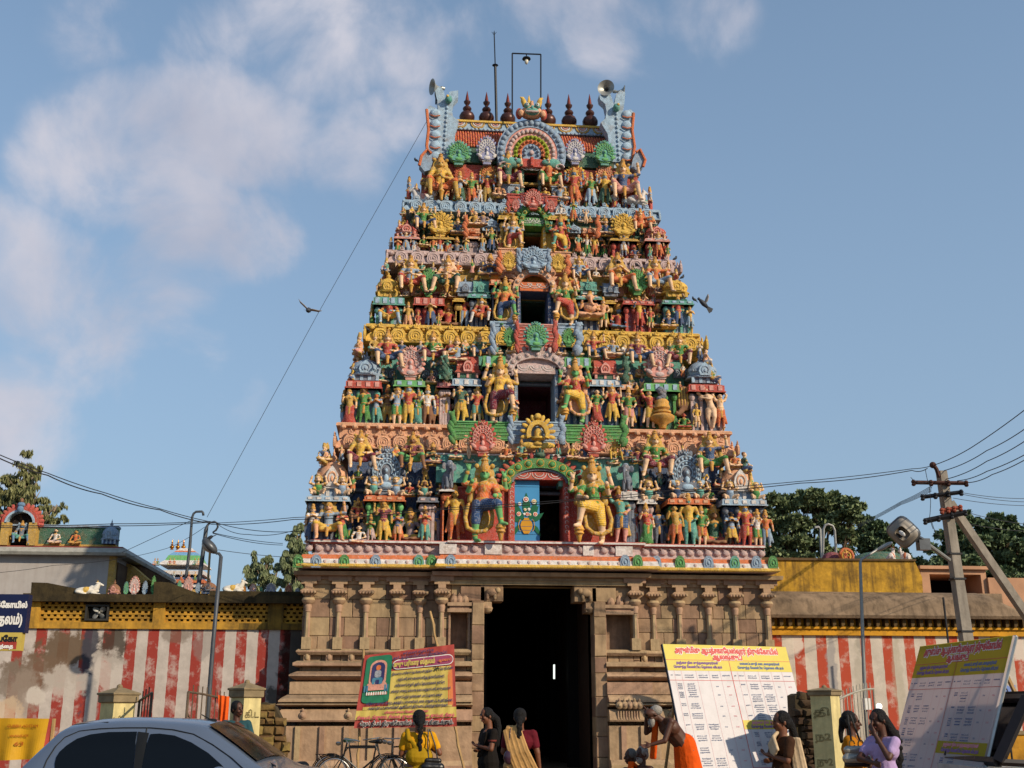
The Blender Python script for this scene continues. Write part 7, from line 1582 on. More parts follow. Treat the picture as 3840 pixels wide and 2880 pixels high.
gate('pale barred gate leaf with a rising curved top right of the right gate pillar', 3128, 3286, lambda t: 2634-34*math.sin(t*math.pi*.6)-18*t, 0, -9.4, -8.0, mat('gate_pale','#a09a8c',rough=.6,metal=.2,var=.3), n=12, diag=False)
gate('black-framed barred gate leaf behind the leaning notice board', 3640, 3778, lambda t: 2640-54*t if t < .7 else 2590, 0, -5.5, -7.0, GB, n=8)
# orange cloth drying on a line
y = -9.8; b = MB(); A, B_ = P(818,2606,y), P(860,2612,y); 
grid(lambda a, c: A.lerp(B_,a)+Vector((.03*math.sin(c*3)*(1-a), .05*math.sin(a*14+c*2)*(.3+c)*.8, -c*(.74+.06*a))), 16, 12, 0, b); o = b.build('hanging_cloth',[mat('orange_cloth','#d4540f',rough=.85,var=.2,bump=.3)], smooth=True); tag(o,'bright orange cloth hung over the gate beside the pillar','cloth')
# ------------------------------------------------------------------ poles and lamps
def pole(name, pts, rad, m, label, cat, group=None, n=8, parts=None):
    b = MB(); b.tube(pts, rad, n); p = Vector(pts[0]); p.z = 0; e_ = empty(name, p, label, cat, group); b.build('pole', [m], e_, smooth=True); return e_
def drop(px, py, y): p = P(px,py,y); return Vector((p.x,p.y,0))
POL = mat('pole_grey', '#4e5258', rough=.5, metal=.3, var=.2, bump=.05)
y = 3.5; pole('street_lamp', [Vector((P(695,2180,y).x-.1,y,0))]+[P(*q,y) for q in ((697,2170),(712,2050),(720,1941),(726,1926),(735,1919),(757,1918),(761,1922),(763,1933))], [.045]*3+[.035]*6, POL, 'thin dark lamp pole with a short hooked top left of the thicker hooked pole', 'street lamp', 'lamp poles behind the left wall')
y = 3.8; pole('street_lamp', [Vector((P(746,2185,y).x-.1,y,0))]+[P(*q,y) for q in ((746,2185),(773,1985),(778,1970),(788,1960),(804,1956),(814,1962),(817,1976),(810,1988),(797,1997))], [.065,.065,.06,.035,.03,.03,.03,.03,.03,.02], POL, 'thicker grey pole with a curled hook where the overhead wires meet', 'street lamp', 'lamp poles behind the left wall')
y = 5; pole('street_lamp', [Vector((P(780,2175,y).x,y,0)), P(780,2175,y), P(788,2060,y)], .035, BAM, 'thin brown pole right of the hooked poles', 'street lamp', 'lamp poles behind the left wall')
y = -2.5; e_ = pole('street_lamp', [Vector((P(783,2640,y).x-.02,y,0)), P(785,2595,y), P(800,2400,y), P(829,2086,y)], [.06,.055,.05,.045], POL, 'street lamp with grey cobra head before the striped wall, a pigeon on it', 'street lamp')
def lamp_head(e_, a, c, r, m, m2, arm_from):
    "cobra head from a (neck) to c (tip)"
    a, c = Vector(a), Vector(c); d = (c-a); L_ = d.length; M = d.to_track_quat('X','Z').to_matrix(); b = MB(); b.ell(a.lerp(c,.55), (L_*.52,r,r*.62), 0, nu=16, nv=9, M=M); b.build('lamp_head', [m], e_, smooth=True)
    b = MB(); b.ell(a.lerp(c,.6)+M@Vector((0,0,-r*.3)), (L_*.36,r*.75,r*.5), 0, nu=14, nv=8, M=M); b.build('lamp_glass', [m2], e_, smooth=True); b = MB(); b.tube([arm_from, a+ (arm_from-a)*.4+Vector((0,0,.03)), a, a.lerp(c,.15)], .035, 7); b.build('lamp_arm', [m], e_)
GLS = mat('lamp_glass','#8f8d85',rough=.25,spec=.6,bump=0,var=.1); LH = mat('lamp_grey_metal','#55585c',rough=.4,metal=.4,bump=.05)
lamp_head(e_, P(814,2076,y), P(764,2024,y), .19, LH, GLS, P(829,2086,y))
# pigeons and crows
def bird(px, py, y, s_, rz, label, group=None, m=None, tilt=-.5):
    p = P(px,py,y); b = MB(); M = Matrix.Rotation(rz,3,'Z')@Matrix.Rotation(tilt,3,'Y'); T_ = lambda v: p+M@(Vector(v)*s_)
    b.ell(T_((0,0,.4)), (.55*s_,.26*s_,.26*s_), 0, M=M); b.ell(T_((.45,0,.68)), (.2*s_,.15*s_,.2*s_), 0, M=M); b.tube([T_((.35,0,.5)),T_((.45,0,.7))],.15*s_,8); b.tube([T_((.6,0,.68)),T_((.78,0,.64))],[.05*s_,.01*s_],5,1); b.tube([T_((-.35,0,.38)),T_((-1.05,0,.25))],[.2*s_,.12*s_],6,0,flat=.35)
    for q_ in (-1,1): b.ell(T_((-.1,q_*.2,.42)), (.5*s_,.07*s_,.2*s_), 2, M=M); b.tube([T_((.02,q_*.1,.2)),p+Vector((q_*.03*s_,0,0))],.03*s_,4,1)
    o = b.build('pigeon', [m or mat('pigeon_slate','#3a3d45',rough=.6,var=.3,bump=0), mat('beak_dark','#241f1c',bump=0), mat('pigeon_wing','#2b2d33',rough=.6,var=.3,bump=0)], smooth=True); o['kind_note'] = ''; del o['kind_note']; tag(o, label, 'pigeon', group); return o
PG = 'pigeons perched on the tower and lamp'
bird(790, 2027, -2.5, .17, math.pi*.97, 'dark pigeon perched on the cobra head street lamp', PG, tilt=.6)
for px, py, y, rz, lab in ((1243,1748,.3,2.6,'dark pigeon on the peach corner dome at the left of the lowest storey'),(2370,1732,-.3,1.5,'dark pigeon on the grey elephant at the right of the first door'),(1557,606,2.6,3.0,'black bird on the left edge of the top storey'),(1614,1100,1.3,.5,'dark pigeon on the red ledge of the third storey'),(2386,1000,1.5,2.9,'pigeon on the green fan ornament of the third storey'),
        (2600,1128,1.4,3.3,'dark pigeon at the right end of the third storey ledge'),(1228,1700,.9,.2,'dark pigeon behind the left corner dome'),(2562,1045,1.9,0,'dark pigeon beside the gold dome on the right'),(1360,1440,.8,2.8,'black pigeon at the left edge of the second storey roof'),(2535,975,2.0,0,'dark pigeon at the right end of the white cornice'),(2160,1035,1.4,2.2,'white pigeon on the orange ledge of the third storey'),(1372,1240,1.2,3.1,'black bird on the left end of the yellow cornice'),(2090,1196,1.2,1.2,'small dark pigeon on the blue bracket of the third storey')):
    bird(px, py, y, .14, rz, lab, PG, m=mat('pigeon_white','#d8d4cc',bump=0) if 'white' in lab.split()[0] else None)
def flying(px, py, y, wings, body_dir, label, s_=1):
    p = P(px,py,y); b = MB(); bd_ = Vector(body_dir).normalized(); b.tube([p+bd_*.20*s_, p+bd_*.12*s_, p, p-bd_*.15*s_], [.03*s_,.06*s_,.075*s_,.04*s_], 8, 0); b.ell(p+bd_*.22*s_, .045*s_, 0)
    side = bd_.cross(Vector((0,1,0))).normalized(); b.add([p-bd_*.1*s_-side*.03*s_, p-bd_*.1*s_+side*.03*s_, p-bd_*.30*s_+side*.10*s_, p-bd_*.33*s_, p-bd_*.30*s_-side*.10*s_, p-bd_*.2*s_+Vector((0,.015,0))], [(0,1,2,3,4),(1,0,5)], 1)
    for w_ in wings:
        pts = [p]+[p+Vector(v)*s_ for v in w_]; rad = [.07*s_,.085*s_,.07*s_,.015*s_][:len(pts)]; b.tube(pts, rad, 8, 2, flat=.2)
    o = b.build('flying_pigeon', [mat('pigeon_slate','#3a3d45'), mat('pigeon_wing','#2b2d33'), mat('pigeon_underwing','#8f8378',rough=.7,var=.2,bump=0)], smooth=True); tag(o, label, 'pigeon', 'pigeons in flight')
flying(1157, 1163, -5, [[(-.10,0,.10),(-.22,0,.21),(-.27,.0,.30)],[(.10,0,.01),(.25,0,-.02),(.34,0,-.005)]], (.05,.9,.35), 'pigeon gliding with spread wings in the sky left of the tower', .9)
flying(2640, 1140, -4, [[(.08,.05,.10),(.13,.05,.24),(.15,.05,.34)]], (-.7,-.2,.6), 'pigeon with a raised wing flying off the right side of the tower', .85)
# ------------------------------------------------------------------ concrete utility pole with cross arms
CP = mat('pole_concrete', '#938a7e', rough=.85, var=.25, scale=3, bump=.4, dirt=.3, streak=.3)
yu = -4.5; e_ = empty('utility_pole', Vector((P(3630,2410,yu).x+.1, yu, 0)), 'concrete utility pole with three cross arms and a leaning concrete strut', 'utility pole')
b = MB(); top = P(3530,1768,yu); bot = P(3625,2410,yu); bot = top+(bot-top)*(top.z/(top.z-bot.z)); k = 10
for i in range(k):
    a, c = top.lerp(bot,i/k), top.lerp(bot,(i+1)/k); w0, w1 = .085+.07*i/k, .085+.07*(i+1)/k
    b.add([(a.x-w0,yu-.12,a.z),(a.x+w0,yu-.12,a.z),(a.x+w0,yu+.12,a.z),(a.x-w0,yu+.12,a.z),(c.x-w1,yu-.12,c.z),(c.x+w1,yu-.12,c.z),(c.x+w1,yu+.12,c.z),(c.x-w1,yu+.12,c.z)], [(4,5,1,0),(5,6,2,1),(6,7,3,2),(7,4,0,3),(0,1,2,3)])
b.build('pole_shaft', [CP], e_)
b = MB(); top2 = P(3560,1885,yu+.3); b2 = P(3850,2310,yu+.3); b2 = top2+(b2-top2)*(top2.z/(top2.z-b2.z)); d_ = (b2-top2).normalized(); pr = d_.cross(Vector((0,1,0))).normalized()*.085
b.add([top2-pr+Vector((0,-.1,0)),top2+pr+Vector((0,-.1,0)),b2+pr+Vector((0,-.1,0)),b2-pr+Vector((0,-.1,0)),top2-pr+Vector((0,.1,0)),top2+pr+Vector((0,.1,0)),b2+pr+Vector((0,.1,0)),b2-pr+Vector((0,.1,0))], [(0,1,2,3),(7,6,5,4),(4,5,1,0),(1,5,6,2),(2,6,7,3),(3,7,4,0)]); b.build('pole_strut', [CP], e_)
RUS = mat('rusty_arm', '#4a2f28', rough=.8, var=.3, metal=.2)
for (x0_, y0_, x1_, y1_, m, th) in ((3424,1809,3622,1812,RUS,.05),(3458,1864,3603,1846,IRON,.05),(3530,1915,3600,1903,mat('arm_red','#8a4432',rough=.8,bump=0),.045),(3468,1954,3618,1922,IRON,.065)):
    b = MB(); a, c = P(x0_,y0_,yu-.16), P(x1_,y1_,yu-.16); b.tube([a,c], th, 4)
    for t in (0, .33, .66, 1): pp = a.lerp(c,t); b.lathe((pp.x,pp.y-.02,pp.z-.09), [(.03,0),(.055,.03),(.04,.07),(.06,.10),(.03,.15)], 8)
    b.build('cross_arm', [m], e_)
b = MB(); b.tube([P(3500,1742,yu-.1),P(3512,1760,yu-.12),P(3522,1790,yu-.13)], .05, 6); b.ell(P(3498,1744,yu-.1), .08); b.build('top_bracket', [RUS], e_)
for y_px in (2085, 2178, 2370):
    b = MB(); c = top.lerp(bot,(y_px-1768)/(2410-1768)*(top-P(3625,2410,yu)).length/(top-bot).length); b.box(c.x-.15,c.x+.15,yu-.14,yu+.14,c.z-.02,c.z+.02); b.build('pole_band', [IRON], e_)
# big street lamp clamped to it (seen from below)
le = empty('street_lamp', P(3500,2060,yu-.6), 'large square-headed street lamp on an arm clamped to the utility pole', 'street lamp')
hc = P(3388,1995,yu-.9); fwd = (P(3440,2040,yu-.9)-P(3340,1955,yu-.9)).normalized(); side = _f.cross(fwd).normalized(); nrm = (CAM-hc).normalized(); nrm = (nrm+Vector((-.2,0,-.2))).normalized(); side = nrm.cross(fwd).normalized(); fwd = side.cross(nrm)
M = Matrix((fwd, side, nrm)).transposed(); b = MB()
def superell(mb, c, r, m, ex=.5, nu=20, nv=10, zcut=None):
    vs = []; 
    for i in range(1,nv):
        th = math.pi*i/nv
        for j in range(nu):
            ph = 2*math.pi*j/nu; sg = lambda v: math.copysign(abs(v)**ex, v); x, y_, z = sg(math.cos(ph))*math.sin(th)**.6, sg(math.sin(ph))*math.sin(th)**.6, math.cos(th); vs.append(c+M@Vector((x*r[0],y_*r[1],z*r[2])))
    o = len(mb.v); mb.v += [tuple(v) for v in vs]
    for i in range(nv-2):
        for j in range(nu): mb.f.append([o+i*nu+j,o+(i+1)*nu+j,o+(i+1)*nu+(j+1)%nu,o+i*nu+(j+1)%nu]); mb.m.append(m)
    mb.f.append([o+j for j in range(nu)][::-1]); mb.m.append(m); mb.f.append([o+(nv-2)*nu+j for j in range(nu)]); mb.m.append(m)
superell(b, hc, (.33,.30,.15), 0); b.build('lamp_housing', [LH], le, smooth=True)
b = MB(); superell(b, hc+nrm*.05, (.30,.27,.14), 0); b.build('lamp_glass', [mat('lamp_glass_big','#8d857b',rough=.5,spec=.25,bump=0,var=.15)], le, smooth=True); b = MB(); b.ell(hc+nrm*.20, (.09,.05,.02), M=M); b.build('lamp_bulb', [VW], le, smooth=True)
b = MB(); a = P(3440,2018,yu-.8); c = P(3478,2040,yu-.7); d = P(3560,2100,yu-.2); b.tube([a,c],.09,4); b.cbox(P(3462,2042,yu-.75),.26,.2,.26); b.build('gear_box', [LH], le); b = MB(); b.tube([c,d],.045,8); b.build('lamp_arm', [GAL], le)
# slim lamp pole in front of the ochre block
y = -3.0; e2 = pole('street_lamp', [drop(3246,2700,y), P(3244,2640,y), P(3232,2300,y), P(3226,2110,y), P(3230,2098,y), P(3260,2080,y), P(3300,2055,y)], [.055,.05,.045,.04,.035,.03,.03], GAL, 'slim grey street lamp pole with long low arm before the ochre wall', 'street lamp')
b = MB(); M = (P(3336,2038,y)-P(3296,2060,y)).to_track_quat('X','Z').to_matrix(); b.ell(P(3316,2050,y), (.26,.09,.06), M=M); b.build('lamp_head', [GAL], e2, smooth=True)
b = MB(); b.cbox(P(3244,2640,y)+Vector((0,-.1,0)), .16,.1,.26); b.build('fuse_box', [VW], e2)
b = MB(); c = P(3296,2649,-2.5); b.ell(c, .075, 0, nu=16, nv=10); b.tube([c,c+Vector((.02,.1,-.3))], .02, 6, 1); m_ = mat('lit_globe','#ffffff',bump=0); m_.node_tree.nodes['Principled BSDF'].inputs['Emission Color'].default_value = (1,1,1,1); m_.node_tree.nodes['Principled BSDF'].inputs['Emission Strength'].default_value = 1.2
o = b.build('globe_lamp', [m_, IRON], smooth=True); tag(o, 'small bright white globe lamp between the two women by the right gate', 'lamp')
b = MB(); y = -1.0; b.tube([drop(3565,2400,y), P(3555,2400,y), P(3537,2240,y)], .03, 6); o = b.build('thin_rod', [IRON]); tag(o, 'thin iron rod standing left of the utility pole before the eave', 'rod')
b = MB(); v, f, L_ = glyphs('வ', .05); p0 = P(3752,2612,1.18); w_ = P(3812,2612,1.18).x-p0.x; b.add([p0+Vector((x/L_*w_, -.01+z*.01, yy*w_*1.1)) for x, yy, z in v], f, 0); o = b.build('wall_lettering', [flat('letter_blue','#6f86bd')], rw)
# ------------------------------------------------------------------ overhead wires
WIRE = mat('wire_dark', '#2c2b2d', rough=.6, bump=0, var=.1)
def wire(label, pts, r=.012, group='overhead wires', sag=0):
    pts = [P(*q) for q in pts]; out = []; n = 10
    for i in range(len(pts)-1):
        a, c = pts[i], pts[i+1]
        for j in range(n+(i == len(pts)-2)): t = j/n; v = a.lerp(c,t); v.z -= sag*4*t*(1-t); out.append(v)
    b = MB(); b.tube(out, r*.75, 5); o = b.build('overhead_wire', [WIRE]); tag(o, label, 'wire', group)
W = wire
W('upper strand of the sagging cable from the left picture edge to the hooked pole', [(-60,1680,-6),(180,1775,-4),(400,1850,-1),(600,1908,2),(790,1957,3.8)], .016, sag=.02)
W('lower strand of the sagging cable from the left picture edge to the hooked pole', [(-60,1690,-6),(180,1783,-4),(380,1852,-1),(600,1912,2),(790,1962,3.8)], .02, sag=.05)
W('long thin stay wire from the tower roof down to the hooked pole', [(1600,455,2.6),(1190,1180,3.2),(776,1940,3.8)], .010)
W('upper of the two wires crossing the tower front below the first door', [(790,1962,3.8),(1100,1941,-1.5),(1680,1904,-2.5),(2220,1866,-3),(2480,1842,-3.3),(2990,1806,-4),(3420,1758,-4.5),(3500,1745,-4.6)], .012, sag=.02)
W('lower of the two wires crossing the front of the tower below the first door', [(790,1966,3.8),(1100,1948,-1.5),(1620,1912,-2.5),(2200,1872,-3),(2500,1845,-3.3),(3000,1812,-4),(3420,1764,-4.5),(3478,1756,-4.6)], .014, sag=.05)
W('upper wire running left from the hooked pole across the hall parapet', [(790,1955,3.8),(430,1964,4),(0,1972,4.5),(-60,1973,4.5)], .016, sag=.02)
W('lower wire running left from the hooked pole across the hall parapet', [(790,1958,3.8),(430,1972,4),(0,1978,4.5),(-60,1979,4.5)], .016, sag=.03)
W('thin wire from the hall eave up to the hooked pole', [(458,2072,10),(725,1948,3.8)], .012)
W('thin wire from the white hall wall up to the hooked pole', [(-40,2150,8),(200,2120,8),(460,2094,8),(640,2052,6),(770,1975,3.8)], .010, sag=.03)
W('upper wire from the hooked pole to the tower corner on its left side', [(800,1958,3.8),(1130,1992,2.5)], .014, sag=.12)
W('drooping wire from the hooked pole to the tower corner', [(806,1958,3.8),(930,2004,3),(1130,1980,2.5)], .012, sag=.1)
W('lower wire pair, upper strand, from the hooked pole to the trees', [(798,1998,3.8),(1060,2038,12)], .014, sag=.05)
W('lower wire pair, lower strand, from the hooked pole to the trees', [(798,2000,3.8),(1060,2044,12)], .014, sag=.08)
W('faint wire from the cobra lamp to the eave of the tower', [(818,2062,-1),(1125,2092,1.5)], .010, sag=.03)
W('topmost wire from the utility pole to the right picture edge', [(3500,1745,-4.6),(3640,1680,-6),(3900,1492,-9)], .014, sag=.03)
W('second wire from the utility pole up to the right picture edge', [(3540,1765,-4.6),(3700,1690,-6),(3900,1566,-9)], .014, sag=.05)
W('third wire from the utility pole up to the right picture edge', [(3547,1797,-4.6),(3700,1730,-6),(3900,1614,-9)], .014, sag=.05)
W('fourth wire from the utility pole up to the right picture edge', [(3590,1803,-4.6),(3700,1768,-6),(3900,1672,-9)], .014, sag=.04)
W('lowest rising wire from the utility pole to the right picture edge', [(3628,1810,-4.6),(3720,1780,-6),(3900,1690,-9)], .014, sag=.04)
for i, (a, c, l) in enumerate((((3610,1848),(3900,1868),'upper slack wire right of the strut'),((3610,1854),(3900,1882),'second slack wire right of the strut'),((3575,1868),(3900,1896),'third slack wire right of the strut'),((3640,1925),(3900,1968),'dark wire level with the lowest cross arm'),((3560,1950),(3900,1995),'long wire below the lowest cross arm'))):
    W(l, [(a[0],a[1],-4.3),(c[0],c[1],-1)], .010, sag=.06)
for i in range(5): W('strand %s of the wire bundle running left from the utility pole to the trees' % ('one','two','three','four','five')[i], [(3492,1822+i*5,-4.3),(3380,1880+i*3,2),(3215,1968+i*3,22)], .010, 'wire bundle at the utility pole', sag=.02)
for i, pts in enumerate((((3485,1825),(3490,1880),(3486,1940),(3500,1985)),((3470,1760),(3478,1800),(3495,1830)),((3492,1950),(3510,2000),(3530,2005)),((3415,1790),(3450,1812),(3490,1800)))):
    W(('long loose jumper wire hanging beside the utility pole','short jumper wire at the top cross arm','loose jumper wire below the lowest cross arm','slack jumper wire left of the top cross arm')[i], [(a,b_,-4.75) for a, b_ in pts], .010, 'jumper wires', sag=.03)
# ================================================================== trees
def leafmat(name, c, c2):
    m = bpy.data.materials.new(name); m.use_nodes = True; t = m.node_tree; n = t.nodes; l = t.links; b = n['Principled BSDF']; b.inputs['Roughness'].default_value = .6; b.inputs['Specular IOR Level'].default_value = .2
    g = n.new('ShaderNodeNewGeometry'); r = n.new('ShaderNodeValToRGB'); l.new(g.outputs['Random Per Island'], r.inputs[0]); r.color_ramp.elements[0].color = lin(c)+(1,); r.color_ramp.elements[1].color = lin(c2)+(1,); l.new(r.outputs[0], b.inputs['Base Color'])
    return m
BARK = mat('bark', '#4a3b2c', rough=.95, var=.35, scale=3, bump=.6); BARKP = mat('pale_bark', '#8b7b66', rough=.9, var=.3, scale=2, bump=.4)
def tree(label, base, clumps, leaf, size, nl, mat_, bark, group, seed, droop=.0, flat=1.0):
    "clumps: (x, y, z, r) blobs of foliage joined to the trunk by limbs"
    r = np.random.RandomState(seed); e_ = empty('tree', base, label, 'tree', group)
    vs = []; 
    tot = sum(c[3]**2 for c in clumps)
    for (x, y, z, rad) in clumps:
        n = int(nl*rad*rad/tot)
        d = r.normal(size=(n,3)); d /= np.linalg.norm(d,axis=1)[:,None]; rr_ = rad*(.45+.6*r.rand(n)**.6); sub = r.normal(size=(12,3))*rad*.60; sub[:,2] *= flat
        k = r.randint(0,12,n); p = sub[k]+d*(rr_*.30)[:,None]*np.array([1,1,.7*flat]); p += np.array([x,y,z]); p[:,2] -= droop*np.linalg.norm(sub[k][:,:2],axis=1)
        u = r.normal(size=(n,3)); u /= np.linalg.norm(u,axis=1)[:,None]; w_ = np.cross(u, r.normal(size=(n,3))); w_ /= np.linalg.norm(w_,axis=1)[:,None]
        if droop: u = u*.4+np.array([0,0,-1]); u /= np.linalg.norm(u,axis=1)[:,None]
        s_ = size*(.6+.8*r.rand(n))[:,None]; wd = s_*leaf
        vs.append(np.stack([p-w_*wd*.5, p+u*s_*.5-w_*wd*.6, p+u*s_, p+u*s_*.5+w_*wd*.6, ],axis=1).reshape(-1,3))
    V = np.concatenate(vs)-np.array(base); N_ = len(V)//4
    me = bpy.data.meshes.new('crown'); me.vertices.add(len(V)); me.vertices.foreach_set('co', V.ravel()); me.loops.add(len(V)); me.loops.foreach_set('vertex_index', np.arange(len(V))); me.polygons.add(N_); me.polygons.foreach_set('loop_start', np.arange(0,len(V),4)); me.polygons.foreach_set('loop_total', np.full(N_,4)); me.update(calc_edges=True)
    me.materials.append(mat_); link('crown', me, e_)
    b = MB(); B0 = Vector(base); tz = min(c[2] for c in clumps); cx = sum(c[0] for c in clumps)/len(clumps); cy = sum(c[1] for c in clumps)/len(clumps)
    fork = Vector((B0.x*.6+cx*.4, B0.y*.6+cy*.4, tz*.62)); R0 = .035*max(c[2] for c in clumps); b.tube([B0, B0.lerp(fork,.5)+Vector((R0*.4,0,0)), fork], [R0, R0*.8, R0*.7], 10)
    for c in clumps:
        t_ = Vector(c[:3]); m1 = fork.lerp(t_,.5)+Vector((r.uniform(-.3,.3),0,-.12*(t_-fork).length)); b.tube([fork, m1, t_], [R0*.42, R0*.25, R0*.06], 7)
        for k in range(5):
            e2 = t_+Vector((r.uniform(-1,1),r.uniform(-1,1),r.uniform(-.2,.5)*flat))*c[3]*.8; b.tube([m1.lerp(t_,.6+.08*k), e2], [R0*.10, R0*.03], 5)
    b.build('trunk', [bark], e_, smooth=True)
    return e_
G1 = leafmat('leaf_olive','#4f5433','#7d7c52'); G2 = leafmat('leaf_dark','#48563a','#7f8a60'); G3 = leafmat('leaf_grey_green','#55603f','#858c66'); G4 = leafmat('leaf_deep','#42533a','#6d7d58')
def cl(y, lst):
    out = []
    for px, py, rpx, *dy in lst:
        yy = y+(dy[0] if dy else 0); p = P(px,py,yy); out.append((p.x,p.y,p.z,rpx/FPX*(yy-CAM.y)))
    return out
# far left eucalyptus
c = cl(30, [(60,1810,60),(20,1860,70),(100,1740,35),(120,1790,35),(130,1850,40),(30,1930,60),(190,1910,38),(160,1960,35),(215,1895,22),(95,1900,50),(-60,1850,90)])
tree('loose olive-green tree behind the shrine niche at the far left', (c[0][0],30,0), c, .34, .26, 14000, G1, BARKP, 'trees behind the temple', 1, droop=.35)
c = cl(36, [(1105,2010,22),(1110,2050,30),(1090,2090,30),(1120,2110,34),(1080,2140,28),(1110,2170,34),(1130,1970,16),(1095,2200,30),(1140,2080,30)])
tree('tall thin grey-green tree touching the left side of the tower', (c[3][0],36,0), c, .30, .26, 115000, G3, BARKP, 'trees behind the temple', 2, droop=.3)
c = cl(40, [(960,2110,26),(1000,2100,24),(985,2150,34),(940,2160,26),(1025,2160,28),(970,2200,34),(1020,2200,30),(1040,2120,14),(930,2130,14)])
tree('lower grey-green tree between the lamp poles and the tall thin tree', (c[2][0],40,0), c, .30, .26, 15000, G3, BARKP, 'trees behind the temple', 3, droop=.25)
# big rain tree right of the tower
c = cl(38, [(2900,1915,55),(2960,1890,45),(3010,1880,50),(3060,1870,55),(3120,1880,60),(3170,1900,45),(3195,1930,32),(2930,1970,50),(3000,1960,55),(3080,1950,60),(3150,1960,45),(2880,2020,45),(2960,2030,50),(3040,2040,45),(2910,2080,45),(3180,2010,35),(2990,2095,45),(2890,2120,40),(3100,2100,45)])
tree('broad dark rain tree with flat layered crown right of the tower', (P(3030,2200,38).x,38,0), c, .5, .30, 40000, G2, BARK, 'trees behind the right wall', 4, flat=.55)
c = cl(44, [(3240,1965,38),(3290,1985,45),(3340,2000,45),(3220,2030,45),(3290,2050,60),(3360,2080,50),(3200,2090,50),(3420,2120,45),(3300,2130,60),(3450,2160,40),(3250,2150,50),(3400,2190,50)])
tree('dark lower tree behind the large lamp head, joining the rain tree', (P(3300,2200,44).x,44,0), c, .5, .30, 30000, G4, BARK, 'trees behind the right wall', 5, flat=.6)
c = cl(40, [(3620,1960,30),(3680,1975,45),(3560,2020,45),(3640,2040,70),(3760,1965,45),(3830,1990,50),(3730,2040,60),(3800,2080,70),(3540,2100,60),(3620,2120,70),(3700,2150,70),(3500,2160,50),(3900,2060,90),(3560,2200,60),(3800,2180,70)])
tree('rounded dark green tree behind the utility pole at the right edge', (P(3700,2200,40).x,40,0), c, .6, .30, 42000, G4, BARK, 'trees behind the right wall', 6, flat=.85)
# ================================================================== people
SK1 = mat('skin_brown', '#6b4029', rough=.55, var=.12, scale=8, bump=.08, spec=.4); SK2 = mat('skin_dark', '#4b2b1c', rough=.55, var=.12, scale=8, bump=.08, spec=.4); SK3 = mat('skin_light_brown', '#8a583c', rough=.5, var=.1, scale=8, bump=.08, spec=.4)
HAIR = mat('black_hair', '#0d0908', rough=.62, var=.3, scale=20, bump=.9, bscale=90, spec=.25); HGR = mat('grey_hair', '#8e8880', rough=.7, var=.35, scale=25, bump=.5, bscale=60)
EYE = mat('eye_dark', '#120c0a', rough=.3, bump=0); LIP = mat('lip', '#5b2a22', rough=.5, bump=0); EW = mat('eye_white','#b9b0a6',rough=.4,bump=0)
def cloth(name, c, c2=None, sc_=5, st_=0): 
    return mat(name, c, rough=.85, var=.25, scale=sc_, bump=.5, bscale=18, spec=.15, pat=0, stripe=(c2, st_) if c2 and st_ else None)
def hand(f, w, d, n, s=1.0, curl=.5, m=0, thumb=1):
    "palm + four unequal bent fingers + thumb from the side. w wrist, d direction, n palm normal"
    d = Vector(d).normalized(); n = Vector(n); n = (n-d*n.dot(d)).normalized(); x = d.cross(n)*thumb; w = Vector(w)
    f.c(w, w+d*.045*s, .021*s, .026*s, m); f.c(w+d*.03*s-x*.018*s, w+d*.075*s-x*.024*s, .017*s, .014*s, m); f.c(w+d*.03*s+x*.018*s, w+d*.078*s+x*.02*s, .018*s, .014*s, m)
    for k, L_ in ((-1.5,.058),(-.5,.072),(.5,.078),(1.5,.068)):
        b0 = w+d*.078*s+x*(k*.0175*s); d1 = (d+n*curl*.5).normalized(); d2 = (d*(1-curl*.6)+n*curl*1.2).normalized(); b1 = b0+d1*L_*.5*s; b2 = b1+d2*L_*.5*s
        f.c(b0, b1, .0095*s, .0085*s, m); f.c(b1, b2, .0085*s, .0072*s, m)
    t0 = w+d*.025*s+x*.028*s; t1 = t0+(d*.6+x*.8+n*.2).normalized()*.035*s; f.c(t0, t1, .012*s, .010*s, m); f.c(t1, t1+(d+x*.15+n*.35).normalized()*.03*s, .010*s, .008*s, m)
